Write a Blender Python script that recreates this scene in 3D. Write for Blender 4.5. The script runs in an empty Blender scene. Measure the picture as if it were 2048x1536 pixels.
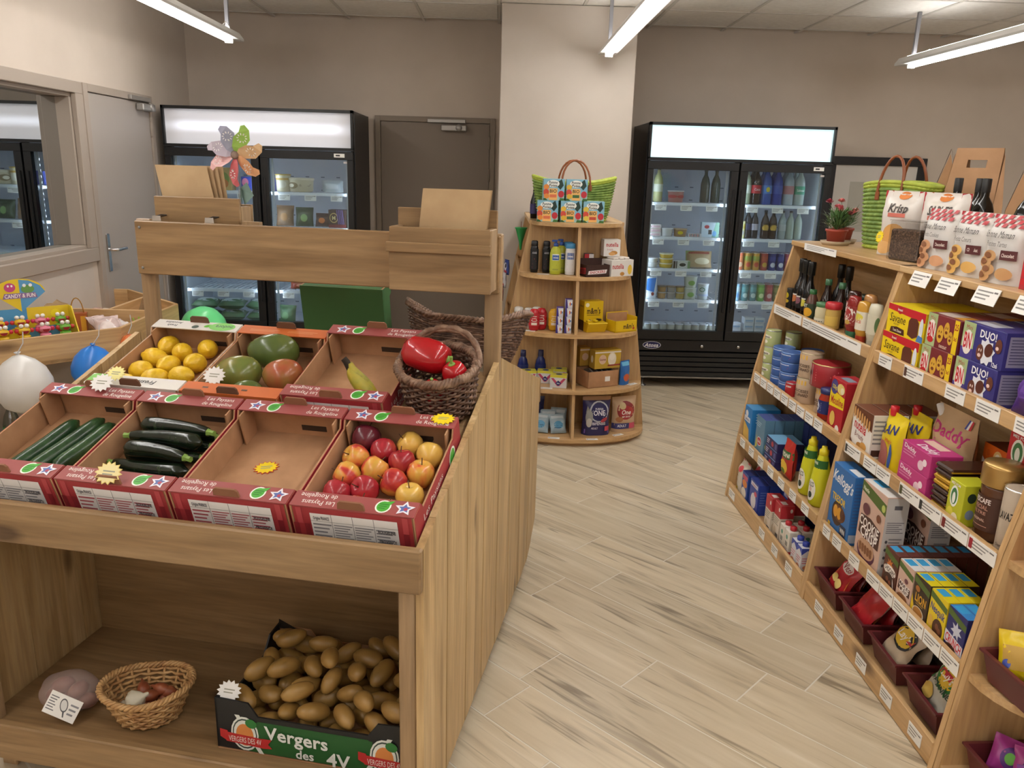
import bpy, math, random
from mathutils import Matrix, Vector
random.seed(7)
pi = math.pi
SC = bpy.context.scene
COL = SC.collection
R = math.radians

# ---------------------------------------------------------------- camera
FPX, CH = 1600.0, 1.6
PIT, ROL, YAW = R(15.0), .028, R(1.25)
_d = Vector((math.sin(YAW)*math.cos(PIT), math.cos(YAW)*math.cos(PIT), -math.sin(PIT)))
_r0 = Vector((math.cos(YAW), -math.sin(YAW), 0)); _u0 = _r0.cross(_d)
CR = _r0*math.cos(ROL)+_u0*math.sin(ROL); CU = _u0*math.cos(ROL)-_r0*math.sin(ROL)
CAMP = Vector((0, 0, CH))
cam = bpy.data.cameras.new('camera'); camo = bpy.data.objects.new('camera', cam); COL.objects.link(camo)
cam.sensor_width = 36; cam.lens = FPX/2048*36; cam.clip_start = .05
m = Matrix.Identity(4)
for i in range(3):
    m[i][0], m[i][1], m[i][2], m[i][3] = CR[i], CU[i], -_d[i], CAMP[i]
camo.matrix_world = m
SC.camera = camo
SC.view_settings.view_transform = 'Standard'
SC.view_settings.look = 'None'
SC.view_settings.gamma = 1
SC.view_settings.use_curve_mapping = False
SC.view_settings.exposure = EXPOSURE = 1.3
TUBE_POWER = 16.0
w = bpy.data.worlds.new('world'); SC.world = w; w.use_nodes = True
w.node_tree.nodes['Background'].inputs[0].default_value = (1, .96, .92, 1)
w.node_tree.nodes['Background'].inputs[1].default_value = .05

def ray(x, y):
    return (_d*FPX+CR*(x-1024)-CU*(y-768)).normalized()
def pz(x, y, z=0.0):
    v = ray(x, y); return CAMP+v*((z-CH)/v.z)
def ppl(x, y, p, n):
    v = ray(x, y); n = Vector(n); return CAMP+v*((Vector(p)-CAMP).dot(n)/v.dot(n))

# ---------------------------------------------------------------- materials
def lin(h):
    h = h.lstrip('#')
    c = [int(h[i:i+2], 16)/255 for i in (0, 2, 4)]
    return tuple((x/12.92 if x <= .04045 else ((x+.055)/1.055)**2.4) for x in c)+(1,)
_mc = {}
def M(h, rough=.45, metal=0.0, emit=0.0, trans=0.0, spec=.5, var=.0, coat=0.0):
    k = (h, rough, metal, emit, trans, spec, var, coat)
    if k in _mc: return _mc[k]
    mt = bpy.data.materials.new('mat_'+h.strip('#')); mt.use_nodes = True
    nt = mt.node_tree; b = nt.nodes['Principled BSDF']
    b.inputs['Base Color'].default_value = lin(h); b.inputs['Roughness'].default_value = rough
    b.inputs['Metallic'].default_value = metal; b.inputs['Specular IOR Level'].default_value = spec
    b.inputs['Transmission Weight'].default_value = trans; b.inputs['Coat Weight'].default_value = coat
    if emit:
        b.inputs['Emission Color'].default_value = lin(h); b.inputs['Emission Strength'].default_value = emit
    if var:
        t = nt.nodes.new('ShaderNodeTexCoord'); n = nt.nodes.new('ShaderNodeTexNoise'); n.inputs['Scale'].default_value = 9
        n.inputs['Detail'].default_value = 4
        hs = nt.nodes.new('ShaderNodeHueSaturation'); mr = nt.nodes.new('ShaderNodeMapRange')
        mr.inputs[3].default_value = 1-var; mr.inputs[4].default_value = 1+var
        nt.links.new(t.outputs['Object'], n.inputs['Vector']); nt.links.new(n.outputs['Fac'], mr.inputs[0])
        hs.inputs['Color'].default_value = lin(h); nt.links.new(mr.outputs[0], hs.inputs['Value'])
        nt.links.new(hs.outputs[0], b.inputs['Base Color'])
    _mc[k] = mt
    return mt
def nodes(name, rough=.5):
    mt = bpy.data.materials.new(name); mt.use_nodes = True
    nt = mt.node_tree; b = nt.nodes['Principled BSDF']; b.inputs['Roughness'].default_value = rough
    return mt, nt, b
def N(nt, t, **kw):
    n = nt.nodes.new('ShaderNode'+t)
    for k, v in kw.items(): setattr(n, k, v)
    return n
def ramp(nt, src, stops):
    r = N(nt, 'ValToRGB'); e = r.color_ramp.elements
    while len(e) < len(stops): e.new(.5)
    for el, (p, c) in zip(e, stops): el.position = p; el.color = lin(c)
    nt.links.new(src, r.inputs[0]); return r.outputs[0]
def wood(name, c1, c2, c3, axis='X', rough=.42, sc=1.0, knots=True, obj_rand=True):
    """pine: grain stretched along one object axis, a few knots, each board its own offset"""
    mt, nt, b = nodes(name, rough)
    tc = N(nt, 'TexCoord'); mp = N(nt, 'Mapping'); oi = N(nt, 'ObjectInfo')
    st = {'X': (1.2, 16, 16), 'Y': (16, 1.2, 16), 'Z': (16, 16, 1.2)}[axis]
    mp.inputs['Scale'].default_value = [s*sc for s in st]
    cmb = N(nt, 'VectorMath', operation='MULTIPLY_ADD')
    cmb.inputs[1].default_value = (1, 1, 1)
    mul = N(nt, 'VectorMath', operation='SCALE'); mul.inputs[0].default_value = (17, 31, 23)
    nt.links.new(oi.outputs['Random'], mul.inputs['Scale'])
    nt.links.new(tc.outputs['Object'], mp.inputs[0])
    nt.links.new(mp.outputs[0], cmb.inputs[0]); nt.links.new(mul.outputs[0], cmb.inputs[2])
    n1 = N(nt, 'TexNoise'); n1.inputs['Scale'].default_value = 1.0; n1.inputs['Detail'].default_value = 3; n1.inputs['Distortion'].default_value = .8
    nt.links.new(cmb.outputs[0], n1.inputs['Vector'])
    wv = N(nt, 'TexNoise'); wv.inputs['Scale'].default_value = 6.0; wv.inputs['Detail'].default_value = 2
    nt.links.new(cmb.outputs[0], wv.inputs['Vector'])
    mx = N(nt, 'MixRGB', blend_type='OVERLAY'); mx.inputs[0].default_value = .35
    col = ramp(nt, n1.outputs['Fac'], [(.3, c2), (.5, c1), (.72, c3)])
    nt.links.new(col, mx.inputs[1]); nt.links.new(wv.outputs['Fac'], mx.inputs[2])
    out = mx.outputs[0]
    if knots:
        mk = N(nt, 'Mapping'); ks = {'X': (2.2, 6, 6), 'Y': (6, 2.2, 6), 'Z': (6, 6, 2.2)}[axis]
        mk.inputs['Scale'].default_value = [s*sc for s in ks]
        ad = N(nt, 'VectorMath', operation='ADD')
        nt.links.new(tc.outputs['Object'], mk.inputs[0]); nt.links.new(mk.outputs[0], ad.inputs[0]); nt.links.new(mul.outputs[0], ad.inputs[1])
        vo = N(nt, 'TexVoronoi'); vo.inputs['Scale'].default_value = 1.0; vo.inputs['Randomness'].default_value = 1
        nt.links.new(ad.outputs[0], vo.inputs['Vector'])
        kr = ramp(nt, vo.outputs['Distance'], [(.09, '#5a3c22'), (.17, '#ffffff')])
        m2 = N(nt, 'MixRGB', blend_type='MULTIPLY'); m2.inputs[0].default_value = .7
        nt.links.new(out, m2.inputs[1]); nt.links.new(kr, m2.inputs[2]); out = m2.outputs[0]
    if obj_rand:
        hs = N(nt, 'HueSaturation'); mr = N(nt, 'MapRange'); mr.inputs[3].default_value = .93; mr.inputs[4].default_value = 1.06
        nt.links.new(oi.outputs['Random'], mr.inputs[0]); nt.links.new(mr.outputs[0], hs.inputs['Value']); nt.links.new(out, hs.inputs['Color'])
        out = hs.outputs[0]
    nt.links.new(out, b.inputs['Base Color'])
    bp = N(nt, 'Bump'); bp.inputs['Strength'].default_value = .06; nt.links.new(wv.outputs['Fac'], bp.inputs['Height'])
    nt.links.new(bp.outputs[0], b.inputs['Normal'])
    return mt
def noisy(name, stops, scale=6, rough=.6, bump=0.0, stretch=(1, 1, 1), detail=4, rnd=0.0, coat=0.0):
    mt, nt, b = nodes(name, rough); b.inputs['Coat Weight'].default_value = coat
    tc = N(nt, 'TexCoord'); mp = N(nt, 'Mapping'); mp.inputs['Scale'].default_value = stretch
    oi = N(nt, 'ObjectInfo'); mul = N(nt, 'VectorMath', operation='SCALE'); mul.inputs[0].default_value = (13, 7, 19)
    ad = N(nt, 'VectorMath', operation='ADD')
    nt.links.new(oi.outputs['Random'], mul.inputs['Scale'])
    nt.links.new(tc.outputs['Object'], mp.inputs[0]); nt.links.new(mp.outputs[0], ad.inputs[0]); nt.links.new(mul.outputs[0], ad.inputs[1])
    n = N(nt, 'TexNoise'); n.inputs['Scale'].default_value = scale; n.inputs['Detail'].default_value = detail
    nt.links.new(ad.outputs[0], n.inputs['Vector'])
    src = n.outputs['Fac']
    if rnd:
        ma = N(nt, 'MapRange'); ma.inputs[3].default_value = -rnd; ma.inputs[4].default_value = rnd
        nt.links.new(oi.outputs['Random'], ma.inputs[0])
        aa = N(nt, 'Math', operation='ADD'); nt.links.new(src, aa.inputs[0]); nt.links.new(ma.outputs[0], aa.inputs[1]); src = aa.outputs[0]
    nt.links.new(ramp(nt, src, stops), b.inputs['Base Color'])
    if bump:
        bp = N(nt, 'Bump'); bp.inputs['Strength'].default_value = bump; bp.inputs['Distance'].default_value = .01
        nt.links.new(n.outputs['Fac'], bp.inputs['Height']); nt.links.new(bp.outputs[0], b.inputs['Normal'])
    return mt
def pane_mat(name, tint, fac, rough=.02):
    """thin clear sheet: lets light straight through, with a weak mirror reflection"""
    mt = bpy.data.materials.new(name); mt.use_nodes = True; nt = mt.node_tree; nt.nodes.clear()
    o = N(nt, 'OutputMaterial'); a = N(nt, 'BsdfTransparent'); g = N(nt, 'BsdfGlossy'); x = N(nt, 'MixShader')
    a.inputs[0].default_value = lin(tint); g.inputs['Roughness'].default_value = rough; x.inputs[0].default_value = fac
    nt.links.new(a.outputs[0], x.inputs[1]); nt.links.new(g.outputs[0], x.inputs[2]); nt.links.new(x.outputs[0], o.inputs[0])
    return mt

WOOD_X = wood('pine_stain_x', '#937551', '#806341', '#a2845f', 'X')
WOOD_Z = wood('pine_stain_z', '#a08463', '#8c7050', '#b09472', 'Z')
WOOD_Y = wood('pine_stain_y', '#917557', '#7e6346', '#a08465', 'Y')
PLANK = wood('pine_plank', '#bd9e70', '#a5865a', '#ccb083', 'Z')
BEECH_X = wood('birch_x', '#c49f70', '#b7905f', '#cfac80', 'X', .4, .8)
BEECH_Y = wood('birch_y', '#c49f70', '#b7905f', '#cfac80', 'Y', .4, .8)
BEECH_Z = wood('birch_z', '#c49f70', '#b7905f', '#cfac80', 'Z', .4, .8)
CARD = noisy('cardboard', [(.3, '#a97f5c'), (.6, '#b98d68'), (.8, '#c49a75')], 14, .8, .05)
KRAFT = noisy('kraft_paper', [(.3, '#b39570'), (.6, '#c2a67f'), (.8, '#cdb38d')], 8, .75, .15)
WALLM = noisy('wall_paint', [(.35, '#c3b6a9'), (.65, '#c9bcaf')], 3, .75, .02)
PILLM = noisy('pillar_paint', [(.35, '#beb4aa'), (.65, '#c4bab0')], 3, .75, .02)
WHITE = M('#e8e6e2', .5); BLACK = M('#15161a', .35); PAPER = M('#eeece8', .7)
CHROME = M('#c8c8c8', .22, 1.0); STEEL = M('#9c9c9c', .35, .9)
GLASS = pane_mat('fridge_glass', '#e9f1f4', .07)
CLEAR = pane_mat('clear_plastic', '#f2f2f2', .16, .08)
MESHBAG = bpy.data.materials.new('net_film'); MESHBAG.use_nodes = True
_nt = MESHBAG.node_tree; _nt.nodes.clear(); _o_ = N(_nt, 'OutputMaterial'); _a = N(_nt, 'BsdfTransparent'); _b = N(_nt, 'BsdfDiffuse'); _x = N(_nt, 'MixShader')
_b.inputs[0].default_value = lin('#c9b2ac'); _x.inputs[0].default_value = .38
_nt.links.new(_a.outputs[0], _x.inputs[1]); _nt.links.new(_b.outputs[0], _x.inputs[2]); _nt.links.new(_x.outputs[0], _o_.inputs[0])

# ---------------------------------------------------------------- glyphs (built-in font turned to flat meshes)
CHARS = "ABCDEFGHIJKLMNOPQRSTUVWXYZabcdefghijklmnopqrstuvwxyz0123456789&'.!%-"
GL = {}
def load_glyphs():
    obs = []
    for bold in (0, 1):
        for c in CHARS:
            for s in (c, c+c):
                cu = bpy.data.curves.new('glyph', 'FONT'); cu.body = s; cu.resolution_u = 2
                cu.offset = .022 if bold else 0.0
                o = bpy.data.objects.new('glyph', cu); COL.objects.link(o); obs.append((bold, c, s, o))
    dg = bpy.context.evaluated_depsgraph_get()
    tmp = {}
    for bold, c, s, o in obs:
        me = o.evaluated_get(dg).to_mesh()
        vs = [v.co.to_tuple() for v in me.vertices]; fs = [tuple(p.vertices) for p in me.polygons]
        if s == c: tmp[(bold, c)] = (vs, fs)
        else:
            v1 = tmp[(bold, c)][0]
            adv = max(v[0] for v in vs)-max(v[0] for v in v1)
            GL[(bold, c)] = (v1, tmp[(bold, c)][1], adv)
    for bold, c, s, o in obs:
        cu = o.data; bpy.data.objects.remove(o); bpy.data.curves.remove(cu)
load_glyphs()
def text_geo(s, bold=1):
    vs, fs, x = [], [], 0.0
    for c in s:
        if c == ' ': x += .3; continue
        g = GL.get((bold, c))
        if not g: continue
        b = len(vs)
        vs += [(v[0]+x, v[1]) for v in g[0]]; fs += [tuple(i+b for i in f) for f in g[1]]
        x += g[2]+.01
    return vs, fs, x

# ---------------------------------------------------------------- mesh builder
class MB:
    def __init__(s): s.v = []; s.f = []; s.mi = []; s.sm = []; s.mats = []
    def midx(s, mat):
        if mat not in s.mats: s.mats.append(mat)
        return s.mats.index(mat)
    def add(s, vs, fs, mat, T=None, smooth=False):
        b = len(s.v); k = s.midx(mat)
        if T is not None: vs = [T @ Vector(v) for v in vs]
        s.v += [tuple(v) for v in vs]
        for f in fs: s.f.append(tuple(i+b for i in f)); s.mi.append(k); s.sm.append(smooth)
        return s
    def box(s, c, size, mat, T=None, bv=0.0):
        cx, cy, cz = c; x, y, z = [a/2 for a in size]
        if bv <= 0:
            vs = [(cx+i*x, cy+j*y, cz+k*z) for i in (-1, 1) for j in (-1, 1) for k in (-1, 1)]
            fs = [(0, 1, 3, 2), (4, 6, 7, 5), (0, 4, 5, 1), (2, 3, 7, 6), (0, 2, 6, 4), (1, 5, 7, 3)]
            return s.add(vs, fs, mat, T)
        bv = min(bv, x*.9, y*.9, z*.9); vs = []; ix = {}
        for i in (-1, 1):
            for j in (-1, 1):
                for k in (-1, 1):
                    for ax, (a, b_, c_) in enumerate(((x, y-bv, z-bv), (x-bv, y, z-bv), (x-bv, y-bv, z))):
                        ix[(i, j, k, ax)] = len(vs); vs.append((cx+i*a, cy+j*b_, cz+k*c_))
        fs = []
        def q(*ks): fs.append(tuple(ix[k] for k in ks))
        for g in (-1, 1):
            o = ((-1, -1), (1, -1), (1, 1), (-1, 1)) if g > 0 else ((-1, -1), (-1, 1), (1, 1), (1, -1))
            q(*[(g, a, b_, 0) for a, b_ in o]); q(*[(b_, g, a, 1) for a, b_ in o]); q(*[(a, b_, g, 2) for a, b_ in o])
        for i in (-1, 1):
            for j in (-1, 1):
                r = [((i, j, -1, 0), (i, j, -1, 1), (i, j, 1, 1), (i, j, 1, 0)), ((i, -1, j, 0), (i, 1, j, 0), (i, 1, j, 2), (i, -1, j, 2)),
                     ((-1, i, j, 1), (-1, i, j, 2), (1, i, j, 2), (1, i, j, 1))]
                for n_, t in enumerate(r):
                    fl = (i*j > 0)
                    q(*(t if fl else t[::-1]))
        for i in (-1, 1):
            for j in (-1, 1):
                for k in (-1, 1):
                    t = ((i, j, k, 0), (i, j, k, 1), (i, j, k, 2)); q(*(t if i*j*k > 0 else t[::-1]))
        return s.add(vs, fs, mat, T)
    def prism(s, poly, h, mat, T=None, mat_side=None):
        """polygon (x, y) counter-clockwise, extruded from z=0 to h"""
        n = len(poly)
        a = sum(poly[i][0]*poly[(i+1) % n][1]-poly[(i+1) % n][0]*poly[i][1] for i in range(n))
        if a < 0: poly = poly[::-1]
        vs = [(x, y, 0) for x, y in poly]+[(x, y, h) for x, y in poly]
        s.add(vs, [tuple(range(n-1, -1, -1)), tuple(range(n, 2*n))], mat, T)
        return s.add(vs, [(i, (i+1) % n, (i+1) % n+n, i+n) for i in range(n)], mat_side or mat, T)
    def lathe(s, prof, mat, n=20, T=None, smooth=True, sx=1.0, sy=1.0, mod=None):
        """prof [(r, z)] bottom to top; optional mat list per segment"""
        vs = []; ml = mat if isinstance(mat, (list, tuple)) else None
        for r, z in prof:
            for i in range(n):
                t = 2*pi*i/n; rr = r*(mod(t, z) if mod else 1)
                vs.append((rr*math.cos(t)*sx, rr*math.sin(t)*sy, z))
        k = len(prof)
        if not ml: s.add(vs, [(j*n+i, j*n+(i+1) % n, (j+1)*n+(i+1) % n, (j+1)*n+i) for j in range(k-1) for i in range(n)], mat, T, smooth)
        for j in range(k-1 if ml else 0):
            fs = [(j*n+i, j*n+(i+1) % n, (j+1)*n+(i+1) % n, (j+1)*n+i) for i in range(n)]
            s.add(vs[j*n:(j+2)*n], [tuple(q-j*n for q in f) for f in fs], ml[j] if ml else mat, T, smooth)
        if prof[0][0] > 1e-5: s.add(vs[:n], [tuple(range(n-1, -1, -1))], ml[0] if ml else mat, T)
        if prof[-1][0] > 1e-5: s.add(vs[-n:], [tuple(range(n))], ml[-1] if ml else mat, T)
        return s
    def tube(s, pts, r, mat, n=8, T=None, closed=False, cap=True, smooth=True, flat=1.0):
        pts = [Vector(p) for p in pts]; k = len(pts); vs = []; up = None
        rs = r if isinstance(r, (list, tuple)) else [r]*k
        for i, p in enumerate(pts):
            a = pts[(i+1) % k] if (closed or i < k-1) else p
            b = pts[i-1] if (closed or i > 0) else p
            t = (a-b)
            t = t.normalized() if t.length > 1e-9 else Vector((0, 0, 1))
            if up is None: up = Vector((0, 0, 1)) if abs(t.z) < .9 else Vector((1, 0, 0))
            u = (up-t*up.dot(t)); u = u.normalized() if u.length > 1e-6 else t.orthogonal().normalized(); up = u
            v = t.cross(u)
            for j in range(n):
                q = 2*pi*j/n; vs.append(p+u*(rs[i]*math.cos(q)*flat)+v*(rs[i]*math.sin(q)))
        fs = [(i*n+j, i*n+(j+1) % n, ((i+1) % k)*n+(j+1) % n, ((i+1) % k)*n+j) for i in range(k if closed else k-1) for j in range(n)]
        s.add(vs, fs, mat, T, smooth)
        if cap and not closed: s.add(vs, [tuple(range(n-1, -1, -1)), tuple(range((k-1)*n, k*n))], mat, T)
        return s
    def sphere(s, fn, mat, nu=14, nv=9, T=None, smooth=True):
        """fn(unit direction) -> position"""
        vs = [fn(Vector((0, 0, -1)))]
        for j in range(1, nv):
            p = -pi/2+pi*j/nv
            for i in range(nu):
                t = 2*pi*i/nu; vs.append(fn(Vector((math.cos(p)*math.cos(t), math.cos(p)*math.sin(t), math.sin(p)))))
        vs.append(fn(Vector((0, 0, 1)))); L = len(vs)-1
        fs = [(0, 1+(i+1) % nu, 1+i) for i in range(nu)]
        for j in range(nv-2):
            fs += [(1+j*nu+i, 1+j*nu+(i+1) % nu, 1+(j+1)*nu+(i+1) % nu, 1+(j+1)*nu+i) for i in range(nu)]
        o = 1+(nv-2)*nu
        fs += [(o+i, o+(i+1) % nu, L) for i in range(nu)]
        return s.add(vs, fs, mat, T, smooth)
    def grid(s, fn, nu, nv, mat, T=None, smooth=True, flip=False):
        vs = [fn(i/nu, j/nv) for j in range(nv+1) for i in range(nu+1)]; w_ = nu+1
        fs = [(j*w_+i, j*w_+i+1, (j+1)*w_+i+1, (j+1)*w_+i) for j in range(nv) for i in range(nu)]
        if flip: fs = [f[::-1] for f in fs]
        return s.add(vs, fs, mat, T, smooth)
    def build(s, name, parent=None, loc=None, rot=None, T=None):
        me = bpy.data.meshes.new(name); me.from_pydata(s.v, [], s.f)
        for mt in s.mats: me.materials.append(mt)
        me.polygons.foreach_set('material_index', s.mi); me.polygons.foreach_set('use_smooth', s.sm)
        me.update()
        o = bpy.data.objects.new(name, me); COL.objects.link(o)
        if parent is not None: o.parent = parent
        if T is not None: o.matrix_local = T
        if loc is not None: o.location = loc
        if rot is not None: o.rotation_euler = rot
        return o
def tag(o, label=None, cat=None, group=None, kind=None):
    if label: o['label'] = label
    if cat: o['category'] = cat
    if group: o['group'] = group
    if kind: o['kind'] = kind
    return o
def thing(name, label, cat, loc=(0, 0, 0), rz=0.0, group=None, T=None):
    o = bpy.data.objects.new(name, None); COL.objects.link(o); o.empty_display_size = .05
    if T is not None: o.matrix_world = T
    else: o.location = loc; o.rotation_euler = (0, 0, rz)
    return tag(o, label, cat, group)
def setT(o, loc, rz=0.0, rx=0.0, ry=0.0):
    o.location = loc; o.rotation_euler = (rx, ry, rz); return o
def dup(root, loc=None, rz=None, label=None, group=None, T=None, rot=None):
    r = root.copy(); COL.objects.link(r)
    if T is not None: r.matrix_world = T
    if loc is not None: r.location = loc
    if rz is not None: r.rotation_euler = (0, 0, rz)
    if rot is not None: r.rotation_euler = rot
    if label: r['label'] = label
    if group: r['group'] = group
    for ch in KIDS.get(root.name, list(root.children)):
        c = ch.copy(); COL.objects.link(c); c.parent = r
        for g_ in list(ch.children):
            d2 = g_.copy(); COL.objects.link(d2); d2.parent = c
    return r
KIDS = {}
def struct(o): o['kind'] = 'structure'; return o
def TR(x, y, z): return Matrix.Translation((x, y, z))
def RX(a): return Matrix.Rotation(a, 4, 'X')
def RY(a): return Matrix.Rotation(a, 4, 'Y')
def RZ(a): return Matrix.Rotation(a, 4, 'Z')
def SCL(x, y, z): return Matrix.Diagonal((x, y, z, 1))

# ---------------------------------------------------------------- print: flat shapes laid on a surface  surf(u, v, lift) -> point
def paint(mb, surf, ops, nx=1, asp=1.0, lift=.00022):
    """ops in face units (u right, v up, 0..1); asp = face width / face height"""
    s0_ = surf; surf = lambda u, v, l: s0_(min(max(u, 0), 1), min(max(v, 0), 1), l)
    for n, op in enumerate(ops):
        k = op[0]; L = lift*(1+n*.7)
        if k == 'r':
            _, x0, y0, x1, y1, h = op[:6]; mt = M(h) if isinstance(h, str) else h
            mb.grid(lambda a, b: surf(x0+(x1-x0)*a, y0+(y1-y0)*b, L), max(1, round(nx*abs(x1-x0))), max(1, round(nx*abs(y1-y0))), mt, smooth=nx > 1)
        elif k in 'eo':
            _, cx, cy, rx, ry, h = op[:6]; a0 = op[6] if len(op) > 6 else 0.0; mt = M(h) if isinstance(h, str) else h; nn = 18; rings = 1 if nx == 1 else 3
            vs = [surf(cx, cy, L)]; ca, sa = math.cos(a0), math.sin(a0)
            for q in range(1, rings+1):
                for i in range(nn):
                    t = 2*pi*i/nn; ex, ey = rx*math.cos(t)*q/rings, ry*math.sin(t)*q/rings
                    vs.append(surf(cx+(ex*asp*ca-ey*sa)/asp, cy+ex*asp*sa+ey*ca, L))
            fs = [(0, 1+i, 1+(i+1) % nn) for i in range(nn)]
            for q in range(rings-1):
                fs += [(1+q*nn+i, 1+(q+1)*nn+i, 1+(q+1)*nn+(i+1) % nn, 1+q*nn+(i+1) % nn) for i in range(nn)]
            mb.add(vs, fs, mt, smooth=nx > 1)
        elif k == 'p':
            pts, h = op[1], op[2]; mt = M(h) if isinstance(h, str) else h
            mb.add([surf(x, y, L) for x, y in pts], [tuple(range(len(pts)))], mt)
        elif k == '*':
            _, cx, cy, r_, h, nn, inner = op; mt = M(h) if isinstance(h, str) else h
            pts = []
            for i in range(2*nn):
                t = pi*i/nn+pi/2; q = r_ if i % 2 == 0 else r_*inner
                pts.append((cx+q*math.cos(t)/asp, cy+q*math.sin(t)))
            mb.add([surf(cx, cy, L)]+[surf(x, y, L) for x, y in pts], [(0, 1+i, 1+(i+1) % (2*nn)) for i in range(2*nn)], mt)
        elif k == 't':
            _, cx, cy, hh, h, s_ = op[:6]; o = op[6] if len(op) > 6 else {}
            vs, fs, W = text_geo(s_, o.get('b', 1)); mt = M(h) if isinstance(h, str) else h
            if not vs: continue
            sx = hh/.7; ww = W*sx/asp
            fx = 1.0
            if 'w' in o: fx = o['w']/ww
            sh = o.get('sh', 0.0); a0 = R(o.get('a', 0)); ca, sa = math.cos(a0), math.sin(a0); fl = o.get('flip', 0); out = []
            for x, y in vs:
                ux = ((x-W/2)+sh*(y-.35))*sx*fx; uy = (y-.35)*sx
                if fl: ux, uy = -ux, -uy
                out.append(surf(cx+(ux*ca-uy*sa)/asp, cy+ux*sa+uy*ca, L))
            mb.add(out, fs, mt)
        elif k == 'L':
            _, x0, y0, x1, y1, rows, h = op; mt = M(h) if isinstance(h, str) else h; dy = (y1-y0)/rows
            for i in range(rows):
                e = x0+(x1-x0)*(1-.35*((i*7) % 5)/5)
                a0, b0 = y1-dy*(i+.25), y1-dy*(i+.65)
                mb.add([surf(x0, b0, L), surf(e, b0, L), surf(e, a0, L), surf(x0, a0, L)], [(0, 1, 2, 3)], mt)
def carton(name, label, cat, size, base, loc, rz, front=(), right=(), top=(), left=(), back=(), group=None, side=None, topc=None, tilt=0.0):
    """printed box: origin at base centre, front faces local -Y"""
    w_, d_, h_ = size; mb = MB(); bm = M(base) if isinstance(base, str) else base
    mb.box((0, 0, h_/2), (w_, d_, h_), bm, bv=.0012)
    F = lambda u, v, l: (-w_/2+u*w_, -d_/2-l, v*h_)
    RG = lambda u, v, l: (w_/2+l, -d_/2+u*d_, v*h_)
    LF = lambda u, v, l: (-w_/2-l, d_/2-u*d_, v*h_)
    TP = lambda u, v, l: (-w_/2+u*w_, -d_/2+v*d_, h_+l)
    if side: right = [('r', .01, .01, .99, .99, side)]+list(right); left = [('r', .01, .01, .99, .99, side)]+list(left)
    if topc: top = [('r', .01, .01, .99, .99, topc)]+list(top)
    paint(mb, F, front, asp=w_/h_); paint(mb, RG, right, asp=d_/h_); paint(mb, TP, top, asp=w_/d_); paint(mb, LF, left, asp=d_/h_)
    o = mb.build(name); o.location = loc; o.rotation_euler = (tilt, 0, rz)
    return tag(o, label, cat, group)
def pouch(name, label, cat, size, base, loc, rot, front=(), back=None, group=None, gusset=True, crimp=.06, seed=0, cap=None, crinkle=.004, backmat=None):
    """soft bag: origin at base centre, front faces local -Y; bulged faces, crimped top edge"""
    w_, d_, h_ = size; rnd = random.Random(seed); ph = [rnd.uniform(0, 6.3) for _ in range(6)]
    def thick(u, v):
        e = max(0.0, 1-abs(2*u-1)**3.2)**.6
        b = (1.0 if gusset else max(0.0, 1-(1-min(v, .5)*2)**3)**.6)
        t_ = max(0.0, min(1.0, (1-crimp-v)/.35)); t_ = 1-(1-t_)**2
        return d_/2*e*b*t_+.0012
    def rip(u, v): return crinkle*(math.sin(9*u+ph[0]+4*v)*math.sin(11*v+ph[1])+.6*math.sin(23*u+ph[2])*math.sin(19*v+ph[3]+7*u)*.7)*(.3+min(1, 4*abs(u-.5)))
    def wid(v): return w_*(1-.05*math.sin(pi*min(1, v*1.05)))
    F = lambda u, v, l: (-wid(v)/2+u*wid(v), -thick(u, v)-rip(u, v)*.5-l*2, v*h_)
    B = lambda u, v, l: (wid(v)/2-u*wid(v), thick(1-u, v)+l*2, v*h_)
    bm = M(base, .3) if isinstance(base, str) else base
    mb = MB(); n1, n2 = 14, 14
    mb.grid(lambda a, b: F(a, b, 0), n1, n2, bm)
    mb.grid(lambda a, b: B(a, b, 0), n1, n2, backmat or bm)
    if gusset: mb.grid(lambda a, b: ((-.5+a)*w_, (thick(a, 0))*(1-2*b), 0), n1, 2, bm, flip=True)
    mb.add([(-wid(1)/2, -.0012, h_), (wid(1)/2, -.0012, h_), (wid(1)/2, .0012, h_), (-wid(1)/2, .0012, h_)], [(0, 1, 2, 3)], bm)
    paint(mb, F, front, nx=10, asp=w_/h_, lift=.0004)
    if back: paint(mb, B, back, nx=10, asp=w_/h_, lift=.0007)
    o = mb.build(name); o.location = loc
    o.rotation_euler = rot if isinstance(rot, (tuple, list)) else (0, 0, rot)
    return tag(o, label, cat, group)
def cyl_surf(r_, z0, z1, span=pi, sx=1.0, sy=1.0):
    return lambda u, v, l: ((r_+l)*math.sin((u-.5)*span)*sx, -(r_+l)*math.cos((u-.5)*span)*sy, z0+(z1-z0)*v)
def can(name, label, cat, r_, h_, body, loc, rz=0.0, ops=(), group=None, lid=None, zlab=(.06, .94), span=pi*1.1):
    """tin: root with shell, lid and printed band"""
    t = thing(name, label, cat, loc, rz, group); bm = M(body, .35) if isinstance(body, str) else body; lm = lid or STEEL
    mb = MB(); mb.lathe([(r_*.96, 0), (r_, .003), (r_, h_-.003), (r_*.97, h_)], bm, 22)
    paint(mb, cyl_surf(r_, h_*zlab[0], h_*zlab[1], span), ops, nx=10, asp=span*r_/(h_*(zlab[1]-zlab[0])))
    mb.build('body', t)
    lb = MB(); lb.lathe([(r_*.9, h_-.004), (r_*.93, h_+.0005), (r_*1.0, h_+.0015), (r_*1.01, h_-.003)], lm, 22); lb.lathe([(.0, h_-.0025), (r_*.92, h_-.002)], lm, 22)
    lb.build('lid', t)
    return t
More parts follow.
